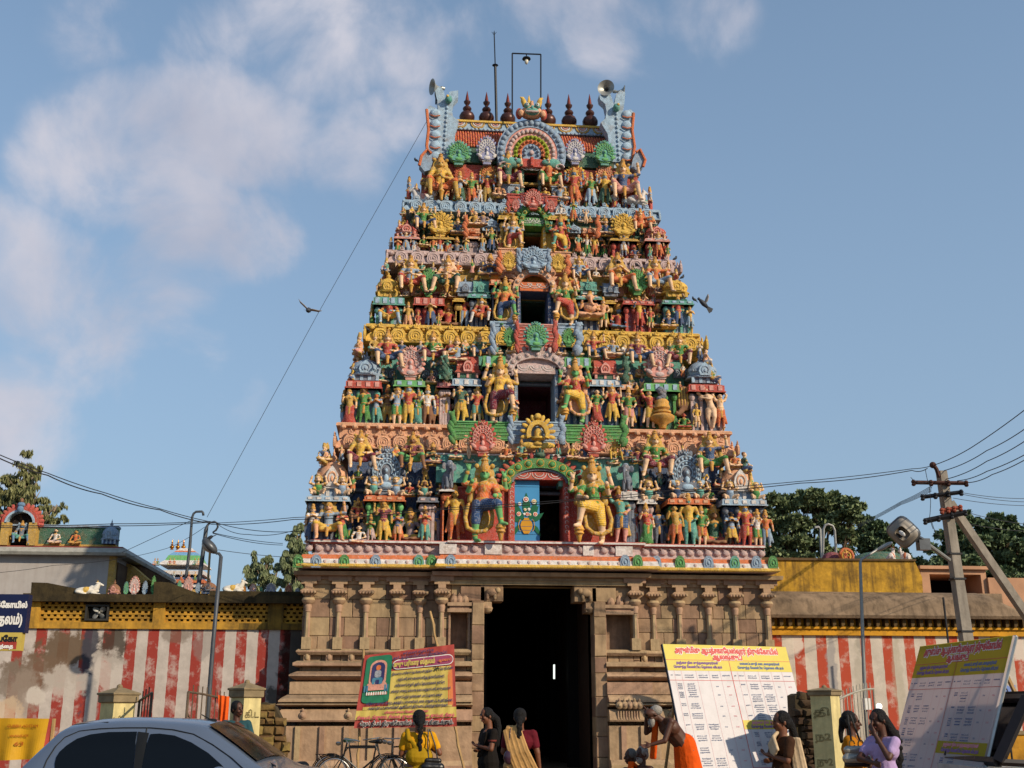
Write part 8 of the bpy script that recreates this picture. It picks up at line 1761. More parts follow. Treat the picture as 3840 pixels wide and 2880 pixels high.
def body(J, s=1.0, female=True, face=True):
    "continuous skin surface. J: joints in metres, facing -Y before rotation"
    f = Fig(); H = J['head']; N = J['neck']; hd = J.get('face', Vector((0,-1,0))).normalized(); up = (H-N).normalized(); rt = hd.cross(up).normalized()
    M = Matrix((rt, -hd, up)).transposed()
    T_ = lambda a, b, c: H+M@Vector((a,b,c))
    f.e(T_(0,.012,.03), (.073*s,.090*s,.088*s), 0, M=M); f.e(T_(0,-.022,-.035), (.056*s,.062*s,.075*s), 0, M=M); f.c(T_(0,-.055,-.085), T_(0,-.04,-.08), .024, .035, 0)
    f.c(T_(0,-.088,.012), T_(0,-.108,-.022), .009, .014, 0); f.e(T_(0,-.090,-.055), (.024,.012,.006), 1, bias=.003, M=M); f.e(T_(0,-.088,-.068), (.022,.012,.006), 1, bias=.003, M=M)
    for q in (-1,1):
        f.e(T_(q*.030,-.086,.010), (.011,.006,.005), 2, bias=.003, M=M); f.e(T_(q*.032,-.086,.032), (.019,.006,.004), 2, bias=.003, M=M)
        f.e(T_(q*.076,.012,-.008), (.010,.018,.030), 0, M=M); f.e(T_(q*.034,-.060,-.025), (.022,.025,.024), 0, M=M)
    f.c(N-up*.02, H+up*-.04+M@Vector((0,.02,0)), .052*s, .050*s, 0)
    C, W, P_ = J['chest'], J['waist'], J['hip']; sl_, sr = J['sl'], J['sr']
    cw = .125 if female else .145
    ax = (sr-sl_).normalized()
    f.c(C-ax*.06, C+ax*.06, cw*.85, cw*.85, 0); f.c(C, W, cw*.95, cw*.85, 0); f.c(W-ax*.03, P_-ax*.05, .10, .12, 0); f.c(W+ax*.03, P_+ax*.05, .10, .12, 0); f.c(sl_, sr, .055, .055, 0); f.c(N-up*.03, C+up*.08, .055, .075, 0)
    for a, b, c in (('sl','el','wl'),('sr','er','wr')):
        f.c(J[a], J[b], .050*s, .038*s, 0); f.c(J[b], J[c], .036*s, .023*s, 0)
    for q, (hk, kk, ak) in enumerate((('hl','kl','al'),('hr','kr','ar'))):
        f.c(J[hk], J[kk], .085, .056, 0); f.c(J[kk], J[ak], .052, .034, 0); fd = J.get('feet', hd); fd = Vector((fd.x,fd.y,0)).normalized(); f.c(J[ak]-Vector((0,0,.04)), J[ak]+fd*.14-Vector((0,0,.055)), .034, .022, 0)
    for w_, e_, k in (('wl','el',-1),('wr','er',1)):
        d = J[w_]-J[e_]; n = J.get('n'+w_[1], Vector((0,-1,0))); hand(f, J[w_], d, n, 1.0, J.get('curl',.6), 0, k)
    return f
def joints(h=1.55, **k):
    s = h/1.6; V = Vector
    J = dict(head=V((0,0,1.50*s)), neck=V((0,.01,1.34*s)), chest=V((0,.01,1.19*s)), waist=V((0,0,1.0*s)), hip=V((0,0,.86*s)), sl=V((-.17,.01,1.285*s)), sr=V((.17,.01,1.285*s)), el=V((-.22,.04,1.02*s)), er=V((.22,.04,1.02*s)), wl=V((-.20,-.06,.80*s)), wr=V((.20,-.06,.80*s)),
             hl=V((-.085,0,.84*s)), hr=V((.085,0,.84*s)), kl=V((-.09,-.02,.45*s)), kr=V((.09,-.02,.45*s)), al=V((-.09,.02,.08)), ar=V((.09,.02,.08)))
    for a, b in k.items(): J[a] = V(b) if isinstance(b, (tuple, list)) else b
    return J
def person(px, pytop, y, label, J, rz, skin, parts, group=None, female=True, rise=0):
    "parts: list of (name, Fig, materials, voxel)"
    top = P(px, pytop, y); e_ = empty('person', (top.x, y, 0), label, 'person', group); ztop = J['head'].z+.125+rise; k = top.z/ztop if J.get('stand', True) else 1
    e_.rotation_euler = (0,0,rz); e_.scale = (k,k,k)
    if not J.get('stand', True): e_.location.z = top.z-ztop
    me = body(J, female=female).mesh('body', [skin, LIP, EYE, EW], .0085, 2); link('body', me, e_)
    for nm, f, ms, vx in parts: link(nm, f.mesh(nm, ms, vx, 2), e_)
    return e_
def hair(J, kind='bun', length=.35, back=(0,1,0), extra=None):
    f = Fig(); H = J['head']; N = J['neck']; hd = J.get('face', Vector((0,-1,0))).normalized(); up = (H-N).normalized(); rt = hd.cross(up).normalized(); M = Matrix((rt,-hd,up)).transposed(); T_ = lambda a, b, c: H+M@Vector((a,b,c))
    f.e(T_(0,.030,.048), (.086,.090,.082), 0, M=M); f.e(T_(0,.055,.0), (.080,.065,.085), 0, M=M)
    for q in (-1,1): f.e(T_(q*.062,.0,.030), (.024,.055,.05), 0, M=M)
    if kind == 'braid':
        n = 12
        for i in range(n):
            p = T_(.0,.115,-.06)+Vector((.012*math.sin(i*2.4),.03+.012*i*0,-length*i/n)); f.e(p, (.034-.012*i/n,.03,.036), 0)
        f.e(T_(0,.11,-.03), (.05,.04,.05), 0)
    elif kind == 'bun': f.e(T_(0,.13,-.02), (.055,.05,.055), 0, M=M)
    elif kind == 'tail':
        pts = extra
        for a, b in zip(pts, pts[1:]): f.c(a[0], b[0], a[1], b[1], 0)
        f.c(T_(0,.09,.0), pts[0][0], .06, pts[0][1], 0)
    return f
def blouse(J, sleeve=.55, m=0, low=.0, full=False):
    f = Fig(); C, W, N = J['chest'], J['waist'], J['neck']; ax = (J['sr']-J['sl']).normalized(); f.c(C-ax*.065, C+ax*.065, .122, .122, m); f.c(C-Vector((0,0,.02)), C.lerp(W, 1.0 if full else .5), .128, .115, m); f.c(J['sl'].lerp(C,.1), J['sr'].lerp(C,.1), .066, .066, m)
    for a, b in (('sl','el'),('sr','er')): f.c(J[a], J[a].lerp(J[b], sleeve), .064, .058, m)
    if full: f.c(W-ax*.03, J['hip']-ax*.05, .118, .142, m); f.c(W+ax*.03, J['hip']+ax*.05, .118, .142, m)
    return f
def skirt(J, m=0, w=.20, folds=True):
    f = Fig(); P_ = J['hip']; W = J['waist']; f.c(W.lerp(P_,.35), P_, .125, .145, m)
    g = Vector((P_.x, P_.y, .08)); f.c(P_-Vector((.06,0,.03)), g-Vector((.08,0,0)), .125, w*.8, m); f.c(P_+Vector((.06,0,-.03)), g+Vector((.08,0,0)), .125, w*.8, m)
    if folds:
        for i in range(11):
            a = i*.571; f.c(P_+Vector((.16*math.cos(a),.13*math.sin(a),-.02)), g+Vector((.25*math.cos(a),.19*math.sin(a),0)), .014, .022, m)
    return f
def drape(f, a, b, wid, n, m=0, r=.016, sag=.0, bulge=(0,0,0)):
    "pleated cloth from a to b made of parallel folds"
    a, b, wid = Vector(a), Vector(b), Vector(wid)
    for i in range(n):
        t = i/(n-1)-.5; p = a+wid*t*.75; q = b+wid*t; mid = p.lerp(q,.5)+Vector(bulge)-Vector((0,0,sag*(1-abs(t)))); rr_ = r*(1+.25*(i%2)); f.c(p, mid, rr_, rr_*1.1, m); f.c(mid, q, rr_*1.1, rr_, m)
V = Vector
# 1 woman in yellow seen from behind, black shoulder bag
J = joints(1.56, er=(.27,.07,1.04), wr=(.15,-.12,1.12), el=(-.22,-.02,1.03), wl=(-.12,-.2,1.05)); bl_ = blouse(J, .62); sa = skirt(J); 
for i in range(7): sa.c(V((-.16,.10,1.26-.0*i)), V((.10+.02*i,.17,.98-.05*i)), .018, .02, 0)
sa.c(V((-.05,.07,1.0)),V((.06,.07,1.0)),.125,.125,0); sa.c(V((-.15,.02,1.32)),V((-.15,.12,1.22)),.035,.03,0)
YB1 = cloth('yellow_blouse','#c98f12'); YS1 = cloth('ochre_saree','#9c7a10')
bag = Fig(); bag.c(V((.07,.17,.88)),V((.27,.17,.87)),.055,.055,0); bag.c(V((.09,.17,.96)),V((.25,.17,.95)),.035,.035,0)
st = Fig(); st.c(V((.11,.12,1.34)),V((.10,.16,1.16)),.010,.010,0); st.c(V((.10,.16,1.16)),V((.11,.18,.97)),.010,.010,0); st.c(V((.13,.12,1.34)),V((.19,.17,1.16)),.010,.010,0); st.c(V((.19,.17,1.16)),V((.23,.18,.97)),.010,.010,0)
w1 = person(1572, 2661, -14.8, 'woman in a yellow saree seen from behind with a long braid', J, math.pi+.12, SK1, [('hair', hair(J,'braid',.42), [HAIR], .007), ('blouse', bl_, [YB1], .009), ('saree', sa, [YS1], .009)], 'people in front of the temple')
w1.scale.x *= -1
bg_ = empty('handbag', w1.location, 'black leather shoulder bag carried by the woman in yellow', 'handbag'); bg_.rotation_euler = w1.rotation_euler; bg_.scale = w1.scale
BLK = mat('black_leather','#14110f',rough=.35,var=.2,bump=.2,spec=.5); link('bag_body', bag.mesh('bag_body',[BLK],.008,2), bg_); link('strap', st.mesh('strap',[BLK],.006,1), bg_)
# 2 woman in black, turned left
J = joints(1.57, head=(.0,-.03,1.485), face=(.15,-1,-.05), er=(.22,-.05,1.04), wr=(.03,-.155,1.08), el=(-.22,-.05,1.05), wl=(-.03,-.165,1.02), nr=(0,0,1), nl=(0,0,1)); bl_ = blouse(J,.5,full=True); bl_.e(J['sr'].lerp(J['er'],.48),(.064,.064,.012),1,bias=.006); sa = skirt(J,0); drape(sa,(.10,-.10,1.25),(-.02,-.12,.95),(.16,0,.03),6,0)
BK1 = cloth('black_saree','#17120f',None); person(1832, 2652, -13.4, 'woman in a black dress with arms folded, facing left before the doorway', J, -1.25, SK1, [('hair', hair(J,'tail',extra=[(V((0,.13,1.44)),.05),(V((.0,.16,1.33)),.045),(V((.02,.15,1.2)),.03),(V((.0,.15,1.08)),.02)]), [HAIR], .007), ('dress', bl_, [BK1, mat('dull_red_trim','#6d2a20',bump=0)], .009), ('skirt', sa, [BK1], .009)], 'people in front of the temple')
# 3 woman with beige saree and maroon blouse from behind
J = joints(1.56, el=(-.22,.0,1.03), wl=(-.15,-.15,.95), er=(.23,.03,1.02), wr=(.26,.0,.80), curl=.5); bl_ = blouse(J,.6); sa = skirt(J); dr = Fig()
drape(dr,(-.11,.10,1.33),(.13,.19,.72),(.26,.02,.10),9,0,.017,bulge=(-.02,.06,0)); drape(dr,(-.12,-.04,1.33),(-.12,.10,1.33),(.10,0,0),5,0,.016,bulge=(0,0,.02)); dr.c(V((-.12,.08,.85)),V((.12,.08,.85)),.1,.1,0); dr.c(V((.0,.06,1.0)),V((.0,.05,.85)),.12,.13,0)
MB_ = cloth('maroon_blouse','#5c1420'); BE = mat('beige_silk','#b88c52',rough=.6,var=.3,scale=6,bump=.4,bscale=20,spec=.3); pr_ = Fig(); pr_.e(V((-.14,.17,.97)),(.07,.05,.09),0); pr_.c(V((-.12,.12,1.33)),V((-.15,.18,1.03)),.008,.008,0)
w3 = person(1950, 2655, -14.6, 'woman with a beige pleated saree over a maroon blouse seen from behind', J, math.pi-.15, SK1, [('hair', hair(J,'braid',.30), [HAIR], .007), ('blouse', bl_, [MB_], .009), ('saree', sa, [BE], .009), ('saree_drape', dr, [BE], .008)], 'people in front of the temple')
w3.scale.x *= -1
bg_ = empty('handbag', w3.location, 'small purple purse hanging at the back of the woman in beige', 'handbag'); bg_.rotation_euler = w3.rotation_euler; bg_.scale = w3.scale; link('purse', pr_.mesh('purse',[mat('purple_shiny','#3d2232',rough=.25,var=.3,bump=.2,spec=.6)],.007,2), bg_)
# 4 bent man in orange
J = joints(1.6, hip=(0,.10,.86), waist=(0,.0,1.02), chest=(0,-.16,1.20), neck=(0,-.30,1.31), head=(0,-.41,1.37), face=(0,-1,-.7), sl=(-.19,-.22,1.28), sr=(.19,-.22,1.28), el=(-.2,-.42,1.13), wl=(-.12,-.45,1.36), er=(.22,-.34,1.03), wr=(.16,-.52,.98), hl=(-.085,.1,.84), hr=(.085,.1,.84), kl=(-.1,.0,.45), kr=(.1,.0,.45), al=(-.1,.1,.08), ar=(.1,.1,.08), feet=V((0,-1,0)))
dh = skirt(J,0,.2); dh.c(V((0,.07,.97)),V((0,.12,.60)),.16,.20,0); bd_ = Fig(); H=J['head']; bd_.e(H+V((0,-.02,-.09)),(.06,.05,.08),0); bd_.e(H+V((0,.06,.06)),(.085,.09,.075),0); tw = Fig(); drape(tw,(-.12,-.30,1.36),(-.14,-.36,.80),(.06,.03,0),4,0,.02)
OR = cloth('saffron_cloth','#d4500c'); person(2545, 2646, -12.6, 'bare-backed elderly man in a saffron dhoti bending forward towards the tower base', J, -1.35, SK2, [('hair_and_beard', bd_, [HGR], .008), ('dhoti', dh, [OR], .010), ('shoulder_cloth', tw, [OR], .009)], 'people in front of the temple', female=False)
# 5, 6 seated elderly men
def seatedJ(): return joints(1.55, stand=False, hl=(-.09,0,.84), hr=(.09,0,.84), kl=(-.26,-.30,.98), kr=(.26,-.30,.98), al=(-.1,-.30,.62), ar=(.1,-.30,.62), el=(-.25,-.12,1.05), er=(.25,-.12,1.05), wl=(-.2,-.32,1.02), wr=(.2,-.32,1.02))
for px, py, lab, sk, hm, rz, cap in ((2362,2806,'seated dark man with short ash-grey hair, left of the seated two',SK2,mat('ash_hair','#5f5852',rough=.8,var=.3,bump=.4,bscale=60),-1.2,0),(2405,2797,'seated grey-haired bearded man with orange shoulder cloth, right of the two',SK2,HGR,-1.0,1)):
    J = seatedJ(); hf = hair(J,'none'); H = J['head']
    if cap: hf.e(H+V((0,-.05,-.08)),(.055,.045,.06),0)
    lo = Fig(); lo.c(V((-.1,0,.82)),V((-.26,-.30,.95)),.13,.09,0); lo.c(V((.1,0,.82)),V((.26,-.30,.95)),.13,.09,0); lo.c(V((-.1,-.2,.72)),V((.1,-.2,.72)),.1,.1,0); tw = Fig(); drape(tw,(-.13,-.10,1.33),(-.13,-.17,1.0),(.09,0,0),4,0,.02); drape(tw,(-.13,.10,1.2),(-.13,-.10,1.33),(.09,0,0),4,0,.02)
    person(px, py, -12.2 if cap else -12.0, lab, J, rz, sk, [('hair', hf, [hm], .008), ('dhoti', lo, [OR], .010)]+([('shoulder_cloth', tw, [OR], .009)] if cap else []), 'people in front of the temple', female=False)
# 7 woman in cream saree, profile left
J = joints(1.56, face=(0,-1,.02), er=(.21,-.05,1.05), wr=(.03,-.16,1.10), el=(-.21,-.05,1.05), wl=(-.03,-.17,1.04), nr=(0,0,1), nl=(0,0,1)); bl_ = blouse(J,.7,full=True); sa = skirt(J); dr = Fig()
drape(dr,(-.08,.02,1.35),(.0,.17,.80),(.24,0,.05),8,0,.016,bulge=(.02,.08,0)); drape(dr,(-.10,.02,1.35),(.10,-.14,1.12),(.13,0,.10),6,0,.017,bulge=(0,-.07,.02)); drape(dr,(.15,.08,1.28),(.20,.13,.78),(.06,.12,0),5,0,.018)
CRM = mat('cream_silk','#bfa583',rough=.6,var=.25,scale=5,bump=.4,bscale=16,spec=.3); GBL = cloth('dark_brown_sleeve','#3b2415')
person(2925, 2664, -17.3, 'woman in a cream saree with folded arms, in profile before the white board', J, -1.45, SK1, [('hair', hair(J,'tail',extra=[(V((0,.12,1.43)),.045),(V((0,.155,1.33)),.04),(V((.0,.18,1.2)),.03)]), [HAIR], .007), ('blouse', bl_, [GBL], .009), ('saree', sa, [CRM], .009), ('saree_drape', dr, [CRM], .008)], 'people in front of the temple')
# 8 woman in mustard with silver bag
J = joints(1.56, face=(.35,-1,-.1), er=(.2,-.12,1.05), wr=(.08,-.2,1.26), el=(-.2,.0,1.02), wl=(-.1,-.2,.98)); bl_ = blouse(J,.75,full=True); sa = skirt(J); MU = cloth('mustard_kurta','#a8690c')
w8 = person(3190, 2666, -17.0, 'woman in a mustard dress with a braid, head turned right beside the gate pillar', J, .95, SK2, [('hair', hair(J,'tail',extra=[(V((-.02,.11,1.42)),.04),(V((-.03,.13,1.34)),.03),(V((-.03,.13,1.24)),.02)]), [HAIR], .007), ('kurta', bl_, [MU], .009), ('skirt', sa, [MU], .009)], 'people in front of the temple')
bg_ = empty('handbag', P(3213,2830,-17.35), 'shiny silver-white handbag with ring handles between the two women at right', 'handbag'); p = V((0,0,0)); f = Fig(); f.c(V((-.10,0,.05)),V((.10,0,.05)),.045,.045,0); f.c(V((-.11,0,-.04)),V((.11,0,-.04)),.055,.055,0); f.c(V((-.12,0,-.10)),V((.12,0,-.10)),.03,.03,1,bias=.01)
link('bag_body', f.mesh('bag_body',[mat('silver_leather','#a8a49a',rough=.2,metal=.5,var=.2,bump=.2),BLK],.007,2), bg_); b = MB()
for xx in (-.05,.05): b.tube([(xx+.03*math.cos(q),-.01,.11+.04*math.sin(q)) for q in [j*.55 for j in range(12)]], .008, 6)
b.tube([(-.05,0,.14),(-.06,.02,.42)], .012, 6, 1); b.tube([(.05,0,.14),(-.02,.04,.42)], .012, 6, 1); b.build('handle', [mat('gold_ring','#a8884a',rough=.3,metal=.8,bump=0), BLK], bg_, local=True)
# 9 girl in lilac T-shirt
J = joints(1.57, head=(0,-.04,1.49), face=(0,-1,-.2), er=(.20,-.14,1.10), wr=(.05,-.16,1.34), el=(-.19,-.18,1.08), wl=(.04,-.2,1.04), nr=(0,1,0)); bl_ = blouse(J,.6,full=True); sa = skirt(J,0,.18,False); LI = cloth('lilac_shirt','#a78fb8')
ex = [(V((0,.11,1.43)),.06),(V((.02,.18,1.32)),.06),(V((-.01,.22,1.2)),.055),(V((.03,.22,1.08)),.045),(V((0,.2,.98)),.03)]; hf = hair(J,'tail',extra=ex)
for i in range(16): hf.e(V((.05*math.sin(i*2.1),.19+.05*math.cos(i*1.7),1.36-.024*i)), .03, 0)
person(3298, 2658, -17.6, 'girl in a lilac T-shirt with long curly hair, head bowed and hand at her face', J, -1.15, SK2, [('hair', hf, [HAIR], .007), ('shirt', bl_, [LI], .009), ('skirt', sa, [cloth('dark_skirt','#2b2733')], .010)], 'people in front of the temple')
# 10 man by the pillar
J = joints(1.62, face=(.55,-1,-.1), er=(.22,-.12,1.08), wr=(.2,-.35,1.05), el=(-.23,.0,1.04), wl=(-.15,-.2,.98)); bl_ = blouse(J,.85,full=True); hf = hair(J,'none'); hf.e(J['head']+V((.02,-.075,-.052)),(.03,.012,.008),0); tr_ = Fig(); tr_.c(J['hip'],J['hip'],.15,.15,0)
for q in ('l','r'): tr_.c(J['h'+q],J['k'+q],.10,.08,0); tr_.c(J['k'+q],J['a'+q],.078,.06,0)
person(893, 2628, -11.2, 'man in a dark teal shirt with black hair beside the gate pillar, behind the car', J, .35, SK2, [('hair', hf, [HAIR], .007), ('shirt', bl_, [cloth('teal_shirt','#26474d')], .009), ('trousers', tr_, [cloth('dark_trousers','#23221f')], .010)], 'people in front of the temple', female=False)
# ================================================================== silver-blue hatchback
CARP = mat('silver_blue_paint', '#616c7e', rough=.28, var=.04, scale=2, bump=0, metal=.35, coat=.6, spec=.5); CGL = mat('tinted_glass', '#07090c', rough=.12, var=.05, bump=0, spec=.3); RBR = mat('black_rubber','#101112',rough=.6,var=.1,bump=0)
yn, yf = -17.45, -15.85; ymid = (yn+yf)/2; HW = (yf-yn)/2
car = empty('car', (P(600,2800,ymid).x, ymid, 0), 'silver-blue hatchback car at the lower left, only its roof and windows in frame', 'car')
cz = lambda px, py: P(px, py, yn+.12)
def stn_(px, z=None, py=None):
    p = cz(px, py or 2800); return (p.x, z if z is not None else p.z)
ST = [(stn_(-30,.42)),(stn_(-22,.62)),(stn_(0,.80)),stn_(109,py=2880),stn_(170,py=2808),stn_(229,py=2742),stn_(265,py=2722),stn_(374,py=2707),stn_(468,py=2702),stn_(580,py=2703),stn_(676,py=2707),stn_(760,py=2714),stn_(811,py=2724),stn_(860,py=2750),stn_(930,py=2796),stn_(1014,py=2856),(stn_(1075,.95)),(stn_(1200,.90)),(stn_(1330,.84)),(stn_(1420,.74)),(stn_(1450,.58)),(stn_(1455,.35))]
ZB = .90
def sec(x, zt):
    e = min(1, max(0, (x-ST[0][0])/.5)), min(1, max(0, (ST[-1][0]-x)/.6)); hw = HW*(.86+.14*math.sin(min(e)*math.pi/2)); zb = min(ZB, zt-.03); g = max(0, min(1, (zt-zb)/.5))
    return [(hw*.96,.18),(hw*1.0,.45),(hw*1.0,max(.46,zb-.12)),(hw*.97,zb),(hw*(.97-.15*g),zb+(zt-zb)*.62),(hw*(.94-.24*g),zt-.045*g-.005),(hw*(.80-.20*g),zt-.01*g),(hw*.4,zt+.015*g+.01),(0,zt+.02*g+.012)]
b = MB(); nS = len(sec(0,1)); rowsv = []
for x, zt in ST:
    s_ = sec(x, zt); full = [(-y, z) for y, z in s_]+[(y, z) for y, z in s_[-2::-1]]; rowsv.append([(x, ymid+y, z) for y, z in full])
o0 = 0; k = len(rowsv[0])
for r_ in rowsv: b.v += r_
for i in range(len(rowsv)-1):
    for j in range(k-1):
        glass = 12 <= i <= 14 and 6 <= j <= k-1-7; b.f.append([i*k+j, (i+1)*k+j, (i+1)*k+j+1, i*k+j+1]); b.m.append(0)
b.f.append(list(range(k))); b.m.append(0); b.f.append([ (len(rowsv)-1)*k+j for j in range(k)][::-1]); b.m.append(0)
b.build('body', [CARP], car, autos=R(40))
def surf(x, z, out=.008, side=-1):
    zt = next(ST[i][1]+(ST[i+1][1]-ST[i][1])*(x-ST[i][0])/(ST[i+1][0]-ST[i][0]) for i in range(len(ST)-1) if ST[i][0] <= x <= ST[i+1][0]); s_ = sec(x, zt)
    for (y0, z0), (y1, z1) in zip(s_, s_[1:]):
        if z0 <= z <= z1: return Vector((x, ymid+side*((y0+(y1-y0)*(z-z0)/(z1-z0+1e-9))+out), z))
    return Vector((x, ymid+side*(s_[-3][0]+out), z))
def sidepatch(name, pxs, m, out=.01):
    for side in (-1, 1):
        pts = [P(a, c, yn+.14) for a, c in pxs]; xs_ = [p.x for p in pts]; zs_ = [p.z for p in pts]; c = (sum(xs_)/len(xs_), sum(zs_)/len(zs_)); bb = MB(); n = 6
        ringp = []
        for i in range(len(pts)):
            p, q_ = pts[i], pts[(i+1)%len(pts)]
            for t in (0, .33, .66): v = p.lerp(q_, t); ringp.append((v.x, v.z))
        lay = [[(c[0]+(x-c[0])*f_, c[1]+(z-c[1])*f_) for x, z in ringp] for f_ in (1, .75, .5, .25)]
        for L_ in lay:
            for x, z in L_: bb.v.append(tuple(surf(x, z, out, side)))
        m_ = len(ringp); bb.v.append(tuple(surf(c[0], c[1], out, side)))
        for a in range(3):
            for i in range(m_): f_ = [a*m_+i, a*m_+(i+1)%m_, (a+1)*m_+(i+1)%m_, (a+1)*m_+i]; bb.f.append(f_); bb.m.append(0)
        for i in range(m_): bb.f.append([3*m_+i, 3*m_+(i+1)%m_, 4*m_]); bb.m.append(0)
        bb.build(name, [m], car, smooth=True)
sidepatch('side_window', [(252,2838),(262,2818),(285,2795),(320,2770),(370,2754),(440,2745),(552,2743),(556,2800),(560,2900),(258,2900),(250,2862)], CGL)
sidepatch('side_window', [(606,2752),(640,2750),(700,2757),(770,2782),(840,2820),(895,2862),(925,2890),(925,2900),(594,2900),(598,2800)], CGL)
sidepatch('window_pillar', [(556,2743),(600,2748),(592,2900),(563,2900)], RBR, .012)
ws = MB(); n = 8                                     # windscreen laid on the body between roof and cowl
for i in range(12, 16):
    (x, zt) = ST[i]; s_ = sec(x, zt); w_ = s_[6][0]*1.02 if i > 12 else s_[6][0]*.95
    for j in range(n+1):
        t = j/n*2-1; ws.v.append((x+.004, ymid+t*w_, zt+.03+.02*(1-t*t)-.012*abs(t)))
for i in range(3):
    for j in range(n): ws.f.append([i*(n+1)+j, (i+1)*(n+1)+j, (i+1)*(n+1)+j+1, i*(n+1)+j+1]); ws.m.append(0)
ws.build('windscreen', [CGL], car, smooth=True)
sm = MB()
for line in ([(205,2892),(215,2850),(240,2800),(268,2765),(320,2742),(400,2733),(500,2729),(600,2729),(690,2736),(770,2752),(850,2790),(930,2838),(990,2885)],[(586,2729),(588,2760),(578,2900)],[(262,2722),(300,2716),(420,2709)]):
    pts = [P(a, c, yn+.14) for a, c in line]; sm.tube([surf(p.x, p.z, .004) for p in pts], .006, 5)
sm.build('door_seam', [RBR], car)
b = MB(); p = P(893,2890,yn-.1); b.ell(p+Vector((0,-.02,-.02)), (.09,.10,.075)); b.build('wing_mirror', [CARP], car, smooth=True)
b = MB(); p = surf(P(832,2722,ymid).x-.1, 1.3); pa = Vector((P(806,2722,ymid).x, ymid, ST[11][1]+.03)); b.ell(pa, (.06,.02,.02)); b.tube([pa, pa+Vector((-.12,0,.06))], .006, 5); b.build('roof_aerial', [RBR], car)
b = MB(); b.tube([(P(1090,2880,ymid).x, yn+.35, .985),(P(1010,2850,ymid).x, yn+.75, 1.03)], .01, 5); b.build('wiper', [RBR], car)
for px in (130, 1230):
    for y in (yn+.10, yf-.10):
        b = MB(); cx = P(px,2800,yn).x; k0 = len(b.v); b.lathe((0,0,0), [(.18,-.1),(.29,-.09),(.29,.09),(.18,.1)], 22); b.lathe((0,0,0), [(.02,-.11),(.17,-.11),(.18,-.08)], 14, 1); b.v = [(x+cx, z+y, yy+.29) for x, yy, z in b.v]; b.build('wheel', [RBR, mat('wheel_alloy','#9a9a98',rough=.35,metal=.6,bump=0)], car, autos=R(40))
_c0 = Vector(car.location); car.rotation_euler = (0,0,R(-9)); car.location = _c0+Vector((0,-.1,0))
# --- dark-framed vehicle cut by the right edge ---------------------------------
yv = -17.0; tv = empty('auto_rickshaw', (P(3900,2800,yv).x, yv, 0), 'dark slanted windscreen frame of a vehicle cut by the bottom right corner', 'vehicle'); q_ = lambda a, c, y=yv: P(a, c, y)
b = MB(); A, B_, C_ = q_(3852,2618), q_(3744,2858), q_(3860,2874)
for (a, c) in ((A,B_),):
    for dy in (0, 1.2): b.tube([a+Vector((0,dy,0)), c+Vector((0,dy,0))], .075, 4)
b.tube([B_, B_+Vector((0,1.2,0))], .06, 6); b.tube([A, A+Vector((0,1.2,0))], .06, 6); b.tube([B_, C_+Vector((.6,0,0))], .045, 6); b.build('windscreen_frame', [mat('frame_dark','#1d1718',rough=.4,var=.2,bump=0)], tv)
b = MB(); b.add([A+Vector((.05,.05,0)),B_+Vector((.05,.05,0)),B_+Vector((.05,1.15,0)),A+Vector((.05,1.15,0))],[(0,1,2,3)]); b.build('windscreen', [CGL], tv)
b = MB(); x1 = C_.x+2.4; b.box(B_.x-.15,x1,yv-.02,yv+1.22,.35,B_.z-.06,0); b.box(A.x,x1,yv-.05,yv+1.25,A.z,A.z+.08,1); b.box(x1-.1,x1,yv,yv+1.2,B_.z,A.z,1); b.build('vehicle_body', [mat('vehicle_white','#a9a9a6',rough=.4,bump=0,dirt=.2), RBR], tv)
for cx, cy in ((B_.x+.1, yv+.6),(x1-.4, yv+.12),(x1-.4, yv+1.08)):
    b = MB(); b.lathe((0,0,0), [(.1,-.06),(.22,-.05),(.22,.05),(.1,.06)], 18); b.v = [(x+cx, z+cy, yy+.22) for x, yy, z in b.v]; b.build('wheel', [RBR], tv, autos=R(40))
